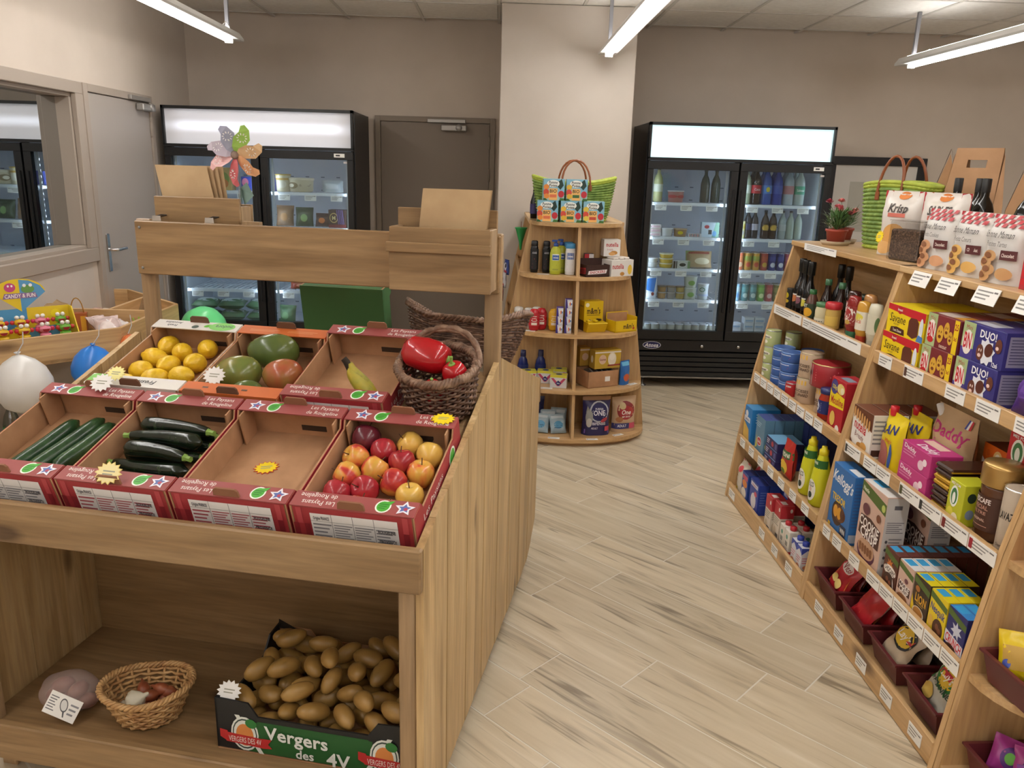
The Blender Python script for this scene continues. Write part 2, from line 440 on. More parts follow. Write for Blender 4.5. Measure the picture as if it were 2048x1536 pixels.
def bottle(name, label, cat, prof, body, loc, rz=0.0, cap=None, capmat=None, lab=None, ops=(), labmat=None, group=None, sx=1.0, sy=1.0, n=18, span=pi*1.2):
    """prof = body (r, z) list; cap = (r, z) list; lab = (r, z0, z1)"""
    t = thing(name, label, cat, loc, rz, group)
    MB().lathe(prof, M(body, .18) if isinstance(body, str) else body, n, sx=sx, sy=sy).build('bottle_body', t)
    if cap: MB().lathe(cap, M(capmat, .35) if isinstance(capmat, str) else capmat, n, sx=sx, sy=sy).build('cap', t)
    if lab:
        mb = MB(); r_, z0, z1 = lab; sf = cyl_surf(r_+.0006, z0, z1, span, sx, sy)
        paint(mb, sf, [('r', 0, 0, 1, 1, labmat or '#eeeeee')]+list(ops), nx=12, asp=span*r_/(z1-z0)); mb.build('label_print', t)
    return t
# ================================================================ THE ROOM
XL, XR, YB, YF, ZC = -2.45, 5.2, 6.68, -3.0, 2.68
# lamps: three rows of hanging linear fittings, running front to back
LAMP_HOUSE = M('#cfccc8', .5); LAMP_ON = M('#fefcf8', .5, emit=TUBE_POWER); ADDED_UP = M('#fefcf8', .5, emit=TUBE_POWER*.38); LAMP_ROD = M('#77767a', .5)
def lamp_run(x, yend, z, label, first):
    for k in range(4):
        y1 = yend-k*2.1; y0 = y1-2.04
        if y0 < YF: break
        t = thing('hanging_linear_lamp', (label if k == 0 else 'white hanging linear lamp further forward in the same row over the shop floor'), 'lamp', (x, (y0+y1)/2, z), 0, 'hanging linear lamps')
        L = y1-y0
        mb = MB(); mb.prism([(-.058, 0), (.058, 0), (.058, .014), (.032, .05), (-.032, .05), (-.058, .014)], L, LAMP_HOUSE, TR(0, L/2, .0) @ RX(pi/2)); mb.build('housing', t)
        mb = MB()
        mb.prism([(.024*math.cos(pi+pi*i/8), .024*math.sin(pi+pi*i/8)) for i in range(9)], L-.2, LAMP_ON, TR(0, L/2-.13, -.001) @ RX(pi/2)); mb.build('light_tube', t)
        MB().box((0, 0, .0515), (.05, L-.2, .003), ADDED_UP).build('added_uplight', t)  # added emitter that brightens the ceiling, not a known part of the fitting
        for yy in (L/2-.12, -L/2+.06): MB().box((0, yy, -.014), (.05, .016, .026), LAMP_HOUSE).build('tube_holder', t)
        for yy in (L/2-.14, -L/2+.2):
            mb = MB(); mb.box((0, yy, .05+(ZC-z-.05)/2), (.022, .022, ZC-z-.05), LAMP_ROD); mb.build('suspension_rod', t)
        mb = MB(); mb.tube([(.02, L/2-.3, .05), (.035, L/2-.28, .075), (.03, L/2-.2, .06), (.02, L/2-.16, .05)], .003, LAMP_HOUSE, 6); mb.build('cable', t)
lamp_run(.70, 5.76, 2.36, 'hanging linear lamp whose end points at the pale pillar', 1)
lamp_run(-1.75, 5.66, 2.36, 'hanging linear lamp over the tall fridge beside the corner', 1)
lamp_run(2.76, 5.86, 2.36, 'hanging linear lamp above the right shelf island', 1)

# ---- floor: wood-look tiles laid at 45 degrees
def clip(poly, x0, x1, y0, y1):
    for ax, lim, sg in ((0, x0, 1), (0, x1, -1), (1, y0, 1), (1, y1, -1)):
        out = []
        for i in range(len(poly)):
            a, b = poly[i], poly[(i+1) % len(poly)]
            ia, ib = (a[ax]-lim)*sg >= 0, (b[ax]-lim)*sg >= 0
            if ia: out.append(a)
            if ia != ib:
                t = (lim-a[ax])/(b[ax]-a[ax]); out.append((a[0]+(b[0]-a[0])*t, a[1]+(b[1]-a[1])*t))
        poly = out
        if not poly: return []
    return poly
def floor_mat():
    mt, nt, b = nodes('wood_look_tile', .38)
    tc = N(nt, 'TexCoord'); oi = N(nt, 'ObjectInfo'); mul = N(nt, 'VectorMath', operation='SCALE'); mul.inputs[0].default_value = (37, 53, 11)
    nt.links.new(oi.outputs['Random'], mul.inputs['Scale'])
    def noise(scale, st, det, dist=0):
        mp = N(nt, 'Mapping'); mp.inputs['Scale'].default_value = st; ad = N(nt, 'VectorMath', operation='ADD')
        nt.links.new(tc.outputs['Object'], mp.inputs[0]); nt.links.new(mp.outputs[0], ad.inputs[0]); nt.links.new(mul.outputs[0], ad.inputs[1])
        n = N(nt, 'TexNoise'); n.inputs['Scale'].default_value = scale; n.inputs['Detail'].default_value = det; n.inputs['Distortion'].default_value = dist
        nt.links.new(ad.outputs[0], n.inputs['Vector']); return n.outputs['Fac']
    a = ramp(nt, noise(1, (2.4, 22, 1), 5, .6), [(.28, '#ab9b84'), (.42, '#c4b499'), (.6, '#cebfa5'), (.75, '#d7cab4')])
    s = ramp(nt, noise(1, (1.6, 30, 1), 3, 1.2), [(.30, '#6c5a45'), (.40, '#ffffff')])
    mx = N(nt, 'MixRGB', blend_type='MULTIPLY'); mx.inputs[0].default_value = .55
    nt.links.new(a, mx.inputs[1]); nt.links.new(s, mx.inputs[2])
    hs = N(nt, 'HueSaturation'); mr = N(nt, 'MapRange'); mr.inputs[3].default_value = .9; mr.inputs[4].default_value = 1.06
    nt.links.new(oi.outputs['Random'], mr.inputs[0]); nt.links.new(mr.outputs[0], hs.inputs['Value']); nt.links.new(mx.outputs[0], hs.inputs['Color'])
    nt.links.new(hs.outputs[0], b.inputs['Base Color'])
    return mt
FTILE = floor_mat()
fl = struct(MB().box(((XL+XR)/2, (YB+YF)/2, -.0509), (XR-XL+.4, YB-YF+.4, .1), M('#dad3c6', .7)).build('floor'))
TL, TW, GR = .886, .2075, .0055
joint = {-2: -1.277, -1: -.98, 0: -.85, 1: -2.0, 2: -1.67, 3: -2.32, 5: -2.10}
rng = random.Random(3)
full = MB(); full.box((0, 0, -.0005), (TL-GR, TW-GR, .001), FTILE)
tile_me = None
s2 = math.sqrt(.5)
for r in range(-12, 30):
    v0 = 2.295+TW*r; off = joint.get(r, rng.uniform(-2, 0))
    for k in range(-8, 10):
        u0 = off+TL*k; uc, vc = u0+TL/2, v0+TW/2
        cx, cy = (uc+vc)*s2, (vc-uc)*s2
        corners = []
        for du, dv in ((-1, -1), (1, -1), (1, 1), (-1, 1)):
            u, v = uc+du*(TL-GR)/2, vc+dv*(TW-GR)/2
            corners.append(((u+v)*s2, (v-u)*s2))
        if cx < XL-.6 or cx > 3.4 or cy < .9 or cy > YB+.5 or (cy < 1.6 and cx > 2.2): continue
        pc = clip(corners, XL, 3.6, .6, YB)
        if len(pc) < 3: continue
        cut = len(pc) != 4 or any(abs(a[0]-b[0])+abs(a[1]-b[1]) > 1e-6 for a, b in zip(pc, corners))
        if not cut:
            if tile_me is None:
                o = full.build('floor_tile', fl); tile_me = o.data
            else:
                o = bpy.data.objects.new('floor_tile', tile_me); COL.objects.link(o); o.parent = fl
            o.location = (cx, cy, 0); o.rotation_euler = (0, 0, -pi/4)
        else:
            mb = MB(); c, s_ = math.cos(pi/4), math.sin(pi/4)
            loc = [((x-cx)*c-(y-cy)*s_, (x-cx)*s_+(y-cy)*c) for x, y in pc]
            mb.prism(loc, .001, FTILE, TR(0, 0, -.001)); o = mb.build('floor_tile', fl); o.location = (cx, cy, 0); o.rotation_euler = (0, 0, -pi/4)

# ---- ceiling: lay-in panels on a T grid
ce = struct(MB().box(((XL+XR)/2, (YB+YF)/2, ZC+.09), (XR-XL+.4, YB-YF+.4, .1), M('#b8b2aa', .8)).build('ceiling'))
CPAN = noisy('ceiling_panel', [(.35, '#e0dbd5'), (.65, '#e8e4de')], 30, .85, .05)
GM = .575; gx = [-1.18+GM*k for k in range(-3, 12)]; gy = [5.93+GM*k for k in range(-15, 2)]
pm = None
for i in range(len(gx)-1):
    for j in range(len(gy)-1):
        x0, x1, y0, y1 = max(gx[i], XL), min(gx[i+1], XR), max(gy[j], YF), min(gy[j+1], YB)
        if x1-x0 < .05 or y1-y0 < .05: continue
        sz = (x1-x0-.022, y1-y0-.022)
        if abs(x1-x0-GM) < 1e-6 and abs(y1-y0-GM) < 1e-6:
            if pm is None: o = MB().box((0, 0, 0), (sz[0], sz[1], .016), CPAN, bv=.003).build('ceiling_panel', ce); pm = o.data
            else: o = bpy.data.objects.new('ceiling_panel', pm); COL.objects.link(o); o.parent = ce
        else: o = MB().box((0, 0, 0), (sz[0], sz[1], .016), CPAN, bv=.003).build('ceiling_panel', ce)
        o.location = ((x0+x1)/2, (y0+y1)/2, ZC+.011)
GB = M('#c4bfb8', .5)
for x in gx:
    if XL < x < XR: MB().box((x, (YB+YF)/2, ZC+.006), (.02, YB-YF, .012), GB).build('ceiling_bar', ce)
for y in gy:
    if YF < y < YB: MB().box(((XL+XR)/2, y, ZC+.005), (XR-XL, .02, .012), GB).build('ceiling_bar', ce)

# ---- walls
W = .14
struct(MB().box(((XL+XR)/2, YB+W/2, ZC/2+.03), (XR-XL+2*W, W, ZC+.06), WALLM).build('wall_back'))
struct(MB().box((XR+W/2, (YB+YF)/2, ZC/2+.03), (W, YB-YF, ZC+.06), WALLM).build('wall_right'))
struct(MB().box(((XL+XR)/2, YF-W/2, ZC/2+.03), (XR-XL+2*W, W, ZC+.06), WALLM).build('wall_front'))
WY0, WY1, WZ0, WZ1 = 3.0, 4.9, 1.045, 1.985       # clear window opening in the left wall
mb = MB()
mb.box((XL-W/2, (YF+WY0)/2, ZC/2+.03), (W, WY0-YF, ZC+.06), WALLM)
mb.box((XL-W/2, (WY0+WY1)/2, WZ0/2), (W, WY1-WY0, WZ0), PILLM)
mb.box((XL-W/2, (WY0+WY1)/2, (WZ1+ZC+.06)/2), (W, WY1-WY0, ZC+.06-WZ1), WALLM)
mb.box((XL-W/2, (WY1+YB)/2, ZC/2+.03), (W, YB-WY1, ZC+.06), WALLM)
struct(mb.build('wall_left'))
struct(MB().box((.4525, (5.85+YB)/2, ZC/2), (.925, YB-5.85, ZC), PILLM, bv=.004).build('wall_pillar'))
# window in the left wall: deep frame, mirror-like pane
FRM = M('#a3968a', .5)
wn = bpy.data.objects.new('window_1', None); COL.objects.link(wn); struct(wn)
mb = MB()
for (ya, yb, za, zb) in ((WY0-.06, WY1+.055, WZ1-.03, WZ1+.035), (WY0-.06, WY1+.055, WZ0-.05, WZ0+.03), (WY1-.03, WY1+.055, WZ0+.03, WZ1-.03), (WY0-.06, WY0+.03, WZ0+.03, WZ1-.03)):
    mb.box((XL+.006, (ya+yb)/2, (za+zb)/2), (.03, yb-ya, zb-za), FRM, bv=.003)
for (ya, yb, za, zb) in ((WY0, WY1, WZ1-.05, WZ1-.0), (WY0, WY1, WZ0, WZ0+.05), (WY1-.045, WY1, WZ0+.05, WZ1-.05), (WY0, WY0+.045, WZ0+.05, WZ1-.05)):
    mb.box((XL-.055, (ya+yb)/2, (za+zb)/2), (.09, yb-ya, zb-za), FRM, bv=.003)
mb.build('window_frame', wn)
mt = bpy.data.materials.new('mirror_pane'); mt.use_nodes = True
b = mt.node_tree.nodes['Principled BSDF']; b.inputs['Base Color'].default_value = lin('#c3c6c6'); b.inputs['Metallic'].default_value = 1; b.inputs['Roughness'].default_value = .015
MB().box((XL-.095, (WY0+WY1)/2, (WZ0+WZ1)/2), (.006, WY1-WY0-.08, WZ1-WZ0-.09), mt).build('window_pane', wn)
# door in the left wall
def closer(parent, T):
    g1 = M('#a9a6a2', .35, .6)
    MB().box((0, -.012, .0), (.30, .022, .028), g1, T, bv=.003).build('closer_arm_rail', parent)
    mb = MB(); mb.box((.06, -.025, -.052), (.2, .05, .045), g1, T, bv=.006); mb.lathe([(.0, -.031), (.026, -.031), (.026, .03), (.0, .03)], g1, 16, T @ TR(.1, -.025, -.05) @ RX(pi/2)); mb.build('closer_body', parent)
DOORL = M('#a39a92', .45)
d1 = bpy.data.objects.new('door_1', None); COL.objects.link(d1); struct(d1)
mb = MB()
for (ya, yb, za, zb) in ((4.955, 5.005, 0, 2.02), (5.86, 5.905, 0, 2.02), (5.005, 5.86, 1.975, 2.02)):
    mb.box((XL+.012, (ya+yb)/2, (za+zb)/2), (.03, yb-ya, zb-za), FRM, bv=.002)
mb.build('door_frame', d1)
MB().box((XL+.008, 5.4325, .99), (.022, .845, 1.96), DOORL, bv=.003).build('door_leaf', d1)
mb = MB(); mb.box((XL+.023, 5.075, 1.03), (.008, .04, .235), CHROME, bv=.004); mb.build('handle_plate', d1)
mb = MB(); mb.tube([(XL+.027, 5.075, 1.05), (XL+.07, 5.075, 1.05), (XL+.075, 5.09, 1.05), (XL+.075, 5.2, 1.05)], .010, CHROME, 10); mb.build('handle', d1)
closer(d1, TR(XL+.027, 5.68, 1.99) @ RZ(pi/2))
for zz in (.3, 1.1, 1.75): MB().lathe([(.0, 0), (.009, 0), (.009, .1), (0, .1)], FRM, 10, TR(XL+.024, 5.86, zz)).build('hinge', d1)
# dark door in the back wall
DK = M('#85786a', .5); DK2 = M('#7d7063', .5)
d2 = bpy.data.objects.new('door_2', None); COL.objects.link(d2); struct(d2)
mb = MB()
for (xa, xb, za, zb) in ((-.995, -.955, 0, 1.985), (-.085, -.045, 0, 1.985), (-.955, -.085, 1.945, 1.985)):
    mb.box(((xa+xb)/2, YB-.014, (za+zb)/2), (xb-xa, .03, zb-za), DK, bv=.002)
mb.build('door_frame', d2)
MB().box((-.52, YB-.008, .97), (.864, .018, 1.944), DK2, bv=.002).build('door_leaf', d2)
closer(d2, TR(-.43, YB-.03, 1.955))
for zz in (.25, 1.0, 1.5, 1.75): MB().lathe([(.0, 0), (.008, 0), (.008, .1), (0, .1)], DK, 10, TR(-.088, YB-.028, zz)).build('hinge', d2)
# framed picture on the back wall
pf = thing('picture_frame', 'black picture frame with wide white mount on the back wall beside the drinks fridge', 'picture', (3.05, YB-.001, 1.38))
mb = MB()
for (xa, xb, za, zb) in ((-.4, .4, .33, .395), (-.4, .4, -.395, -.33), (-.4, -.335, -.33, .33), (.335, .4, -.33, .33)):
    mb.box(((xa+xb)/2, -.014, (za+zb)/2), (xb-xa, .026, zb-za), M('#1d1d22', .4), bv=.003)
mb.build('frame', pf)
MB().box((0, -.006, 0), (.67, .008, .66), M('#cfcac4', .6)).build('mount', pf)
MB().box((.0, -.0108, 0), (.4, .0012, .4), M('#b3b0a6', .5)).build('print', pf)
# skirting along the back wall
struct(MB().box((-1.7, YB-.006, .04), (1.4, .012, .08), FRM).build('baseboard_back'))
# ================================================================ FURNITURE
PYZ = Matrix(((0, 0, 1, 0), (1, 0, 0, 0), (0, 1, 0, 0), (0, 0, 0, 1)))      # prism polygon (y, z), extruded along x
PXZ = Matrix(((1, 0, 0, 0), (0, 0, -1, 0), (0, 1, 0, 0), (0, 0, 0, 1)))     # prism polygon (x, z), extruded along -y
INS = [(0, 0), (.34, .035), (.67, .08), (1.01, .145), (1.31, .21)]
def inset(z):
    for (z0, a), (z1, b) in zip(INS, INS[1:]):
        if z <= z1: return a+(b-a)*(z-z0)/(z1-z0)
    return .21
LV = {0: 1.31, 1: .985, 2: .645, 3: .318, 4: .06}
LIPT = {1: 1.008, 2: .668, 3: .341, 4: .082}
HALF = .485
def card_mb(w_, h_, rows=3, icon=None):
    mb = MB(); mb.box((0, 0, 0), (w_, .0016, h_), PAPER)
    S = lambda u, v, l: (-w_/2+u*w_, -.0008-l, -h_/2+v*h_)
    ops = [('L', .08, .18, .75, .85, rows, '#8d8a88'), ('r', .78, .72, .94, .82, '#6d6a6a')]
    if icon: ops.append(('r', .03, .15, .16, .85, icon))
    paint(mb, S, ops, asp=w_/h_); return mb
CARD_ME = {}
def card(parent, w_, h_, loc, rot=(0, 0, 0), icon=None, name='price_label'):
    k = (w_, h_, icon)
    if k not in CARD_ME: o = card_mb(w_, h_, 3, icon).build(name, parent); CARD_ME[k] = o.data
    else: o = bpy.data.objects.new(name, CARD_ME[k]); COL.objects.link(o); o.parent = parent
    o.location = loc; o.rotation_euler = rot; return o
def gondola(name, label, loc, rz, bays, cards):
    """double sided A-frame shelving. local x along the run, local y inwards, fronts lean back"""
    t = thing(name, label, 'shelf', loc, rz)
    prof = [(i, z) for z, i in INS]+[(2*HALF-i, z) for z, i in reversed(INS)]
    a0 = 0.0
    for bi, L in enumerate(bays):
        for xa in (a0, a0+L-.02):
            mb = MB(); mb.prism(prof, .02, BEECH_Z, TR(xa, 0, 0) @ PYZ); mb.build('upright_panel', t)
        xm, bl = a0+L/2, L-.041
        MB().box((xm, HALF, .66), (bl, .012, 1.24), BEECH_X).build('back_panel', t)
        tp = MB().box((xm, HALF, 1.299), (L-.001, .575, .022), BEECH_X, bv=.002).build('top_board', t)
        for k in (1, 2, 3, 4):
            z = LV[k]; i = inset(LIPT[k])
            for sd in (0, 1):
                ya, yb = (i+.012, HALF-.006); yc = (ya+yb)/2
                if sd: yc = 2*HALF-yc
                sh = MB().box((0, 0, -.009), (bl, yb-ya, .018), BEECH_X).build('shelf_board', t, (xm, yc, z))
                lh = .046 if k < 4 else .08
                yl = i+.004 if not sd else 2*HALF-i-.004
                lp = MB().box((0, 0, 0), (bl, .016, lh), BEECH_X, bv=.002).build('shelf_lip', t, (xm, yl, LIPT[k]-lh/2))
                if not sd:
                    for (cx, cw, ic) in cards.get((bi, k), ()):
                        card(lp, cw, min(.042, lh-.004), (cx-L/2, -.0095, 0), icon=ic)
        if (bi, 0) in cards:
            for (cx, cw, ic) in cards[(bi, 0)]:
                card(tp, cw, .05 if ic == 'h' else .03, (a0+cx, HALF-.29-(.009 if ic == 'h' else 0), 1.297 if ic != 'h' else 1.282), (R(-20) if ic == 'h' else 0, 0, 0), None)
        a0 += L
    return t
def run(a, b, n, w_, ic=None): return [(a+(b-a)*i/max(1, n-1), w_, ic) for i in range(n)]
O_G = Vector((1.205, 3.85, 0)); G_RZ = R(-88.88)
_g = Vector((math.cos(G_RZ), math.sin(G_RZ), 0)); _n = Vector((-_g.y, _g.x, 0))
def G(a, inn, z): return O_G+_g*a+_n*inn+Vector((0, 0, z))
cards1 = {(0, 0): [(.34, .34, None)], (0, 1): [(.2, .34, None), (.44, .1, None), (.7, .5, None)], (0, 2): run(.08, .82, 9, .078),
          (0, 3): run(.1, .9, 7, .07), (0, 4): run(.1, .12, 1, .09)+run(.55, .88, 3, .07),
          (1, 0): [(.115+.05, .11, 'h'), (.33, .11, 'h'), (.53, .11, 'h'), (.72, .11, 'h')],
          (1, 1): [(.11, .09, None), (.3, .12, '#5a4038'), (.54, .1, None), (.7, .11, None), (.87, .1, None)],
          (1, 2): [(.1, .12, '#444444'), (.235, .09, None), (.33, .09, None), (.5, .12, '#4a4a20'), (.62, .12, '#333333'), (.75, .13, '#7a2020'), (.88, .12, '#a02030')],
          (1, 3): [(.08, .06, None), (.17, .07, None), (.31, .075, None)]+run(.45, .9, 6, .085), (1, 4): run(.16, .85, 5, .07)}
gondola('shelf_island', 'long light-wood double-sided shelf island with leaning fronts, full of groceries, on the tiled aisle', tuple(O_G), G_RZ, [1.03, .955], cards1)
O_G2 = Vector((-.015, 5.83, 0))
gondola('shelf_island', 'short light-wood shelf island with leaning sides against the pale pillar', tuple(O_G2), -pi/2, [.93], {})

def end_unit(name, label, loc, rz):
    """half-round end shelf: plate at y = 0, rounded shelves reach to -y"""
    t = thing(name, label, 'shelf', loc, rz)
    prof = [(-HALF+i, z) for z, i in INS]+[(HALF-i, z) for z, i in reversed(INS)]
    mb = MB(); mb.prism(prof, .02, BEECH_Z, TR(0, .02, 0) @ PXZ); mb.build('back_plate', t)
    bd = {0: .2, 1: .225, 2: .265, 3: .30, 4: .345}
    for k in range(5):
        z = {0: 1.31, 1: 1.005, 2: .668, 3: .335, 4: .045}[k]; a = HALF-inset(z)-.004; b = bd[k]; th_ = .022
        poly = [(a*math.cos(-pi*i/24), max(-1, math.sin(-pi*i/24))*b) for i in range(25)]
        poly = [(x, -abs(abs(y/b)**.9)*b) for x, y in poly]
        mb = MB(); mb.prism([(x, y) for x, y in poly]+[(-a, .0), (a, .0)][:0], th_, BEECH_X, TR(0, 0, z-th_)); mb.build('rounded_shelf', t)
    fz = [(0, .045), (1, .335), (2, .668), (3, 1.005), (4, 1.31)]
    for (i0, z0), (i1, z1) in zip(fz, fz[1:]):
        b0, b1 = bd[4-i0]-.012, bd[4-i1]-.012
        mb = MB(); mb.prism([(0, z0), (-b0, z0), (-(b0+b1)/2, (z0+z1)/2-.011), (-b1, z1-.022), (0, z1-.022)], .018, BEECH_Z, TR(-.009, 0, 0) @ PYZ); mb.build('divider', t)
    mb = MB(); a, b = HALF-.03, bd[4]-.03
    mb.prism([(a*math.cos(-pi*i/16), math.sin(-pi*i/16)*b) for i in range(17)], .023, BEECH_X); mb.build('plinth', t)
    return t
TW_O = Vector((.47, 4.88, 0))
end_unit('rounded_end_shelf', 'half-round tapered wooden end shelf with five tiers in front of the pillar', tuple(TW_O), 0)
EN_O = G(1.987, HALF, 0)
end_unit('rounded_end_shelf', 'half-round wooden end shelf with brown snack trays on the long island', tuple(EN_O+_g*.021), R(1.12))

# ---------------------------------------------------------------- produce stand
ST_A = pz(891, 1536, .08); TH = R(12.0)
_t = Vector((math.sin(TH), math.cos(TH), 0)); _rr = Vector((math.cos(TH), -math.sin(TH), 0))
ST_O = Vector((ST_A.x, ST_A.y, 0))-_t*.19
ST_T = TR(*ST_O) @ RZ(-TH)                      # local x right (0 at right side), y back, z up
SW, SD, SH = 1.235, 1.585, .79                   # width, depth, ridge position
def roof(y): return .80+.25*(y/SH) if y <= SH else .785+.265*(SD-y)/(SD-SH)
def SP(x, y, z): return ST_T @ Vector((x, y, z))
st = thing('produce_stand', 'double-sided stained pine produce stand with sloping top and lower shelf', 'stand', T=ST_T)
def botz(y): return .07 if y < 1.42 else .07+.11*(y-1.42)/(SD-1.42)
for x0 in (-.018, -SW):
    n = 16
    for i in range(n):
        ya, yb = SD*i/n+.0008, SD*(i+1)/n-.0008
        poly = [(ya, botz(ya)), (yb, botz(yb)), (yb, roof(yb))]
        if ya < SH < yb: poly.append((SH, roof(SH)))
        poly.append((ya, roof(ya)))
        mb = MB(); mb.prism(poly, .018-(.0012 if i % 2 else 0), PLANK, TR(x0, 0, 0) @ PYZ); mb.build('side_plank', st)
for x0 in (-.06, -SW+.02):
    MB().box((x0+.02, .02, .39), (.04, .036, .62), WOOD_Z, bv=.003).build('front_stile', st)
    MB().box((x0+.02, SD-.03, .40), (.04, .036, .44), WOOD_Z, bv=.003).build('back_stile', st)
for y in (.05, .73, SD-.22):
    for x in (-.055, -SW+.055): MB().box((x, y, .06), (.045, .045, .12), WOOD_Z, bv=.003).build('leg', st)
MB().box((-SW/2, -.011, .753), (SW, .022, .106), WOOD_X, bv=.004).build('front_rail', st)
MB().box((-SW/2, SD+.011, .735), (SW, .022, .106), WOOD_X, bv=.004).build('back_rail', st)
MB().box((-SW/2, -.011, .118), (SW, .022, .108), WOOD_X, bv=.004).build('bottom_rail', st)
MB().box((-SW/2, .235, .145), (SW-.04, .46, .018), WOOD_X).build('lower_shelf', st)
MB().box((-SW/2, SD-.24, .145), (SW-.04, .46, .018), WOOD_X).build('lower_shelf', st)
for yy in (.472, SD-.478): MB().box((-SW/2, yy, .47), (SW-.04, .012, .66), WOOD_X).build('centre_panel', st)
SLA = math.atan2(.25, SH); SLL = math.hypot(.25, SH)
def slope_T(back=False):
    """frame on the sloping deck: x right, y up the slope, z out of the deck; origin at the lower edge"""
    if not back: return ST_T @ TR(0, .0, .755) @ RX(SLA)
    return ST_T @ TR(0, SD, .74) @ RZ(pi) @ RX(SLA)
SLP = slope_T(); SLPI = ST_T.inverted()
for bk in (0, 1):
    L = SLPI @ slope_T(bk)
    for i in range(7):
        ya, yb = SLL*i/7, SLL*(i+1)/7
        xm = -SW/2 if not bk else SW/2
        mb = MB(); mb.box((xm, (ya+yb)/2, -.008), (SW-.038, yb-ya-.006, .014), WOOD_X); o = mb.build('deck_board', st); o.matrix_local = L
for x in (-.05, -1.176):
    MB().box((x+.025, .775, 1.2), (.05, .024, .44), WOOD_Z, bv=.003).build('post', st)
rl = MB().box((-.585, .752, 1.333), (1.165, .02, .165), WOOD_X, bv=.003).build('back_board', st)
mb = MB()
for x in (-1.15, -.03):
    for z in (1.27, 1.395): mb.lathe([(0, 0), (.005, 0), (.004, .002), (0, .002)], STEEL, 8, TR(x, .742, z) @ RX(pi/2))
mb.build('screws', st)
# bag box on the right post
bb = thing('bag_box', 'small pine box for paper bags screwed to the right post of the produce stand', 'box', T=ST_T)
y0 = .655
MB().box((-.155, y0, 1.318), (.295, .016, .115), WOOD_X, bv=.002).build('front_board', bb)
MB().box((-.155, y0, 1.408), (.291, .016, .06), WOOD_X, bv=.002).build('front_board', bb)
MB().box((-.157, y0-.014, 1.383), (.3, .012, .028), WOOD_X, bv=.002).build('cover_strip', bb)
for x in (-.018, -.295): MB().box((x, y0+.045, 1.35), (.018, .072, .175), WOOD_Z, bv=.002).build('side_board', bb)
MB().box((-.155, y0+.078, 1.385), (.293, .012, .205), WOOD_X, bv=.002).build('rear_board', bb)
MB().box((-.155, y0+.042, 1.268), (.255, .068, .01), WOOD_X).build('base', bb)
# low holder behind the board on the left
bh = thing('bag_holder', 'pine bag holder clipped behind the top board of the produce stand', 'box', T=ST_T)
MB().box((-.985, .805, 1.42), (.29, .014, .14), WOOD_X, bv=.002).build('front_board', bh)
MB().box((-.985, .88, 1.40), (.29, .014, .14), WOOD_X, bv=.002).build('rear_board', bh)
for x in (-1.122, -.848): MB().box((x, .842, 1.40), (.016, .06, .13), WOOD_Z).build('side_board', bh)
MB().box((-.985, .842, 1.342), (.25, .058, .012), WOOD_X).build('base', bh)
MB().box((-.80, .8, 1.385), (.06, .02, .075), WOOD_Z).build('block', bh)
for x in (-1.1, -.92):
    c = thing('metal_clip', 'shiny metal spring clip on the top board holding the bag holder', 'clip', T=ST_T @ TR(x, .778, 1.42), group='metal clips on the top board')
    mb = MB(); mb.prism([(-.016, -.006), (.016, -.006), (.014, .012), (-.014, .012)], .002, CHROME, TR(0, -.016, 0) @ PXZ); mb.build('clip_plate', c)
    mb = MB(); mb.tube([(-.01, -.016, .008), (-.01, .02, .012), (.01, .02, .012), (.01, -.016, .008)], .002, BLACK, 6); mb.build('clip_arm', c)

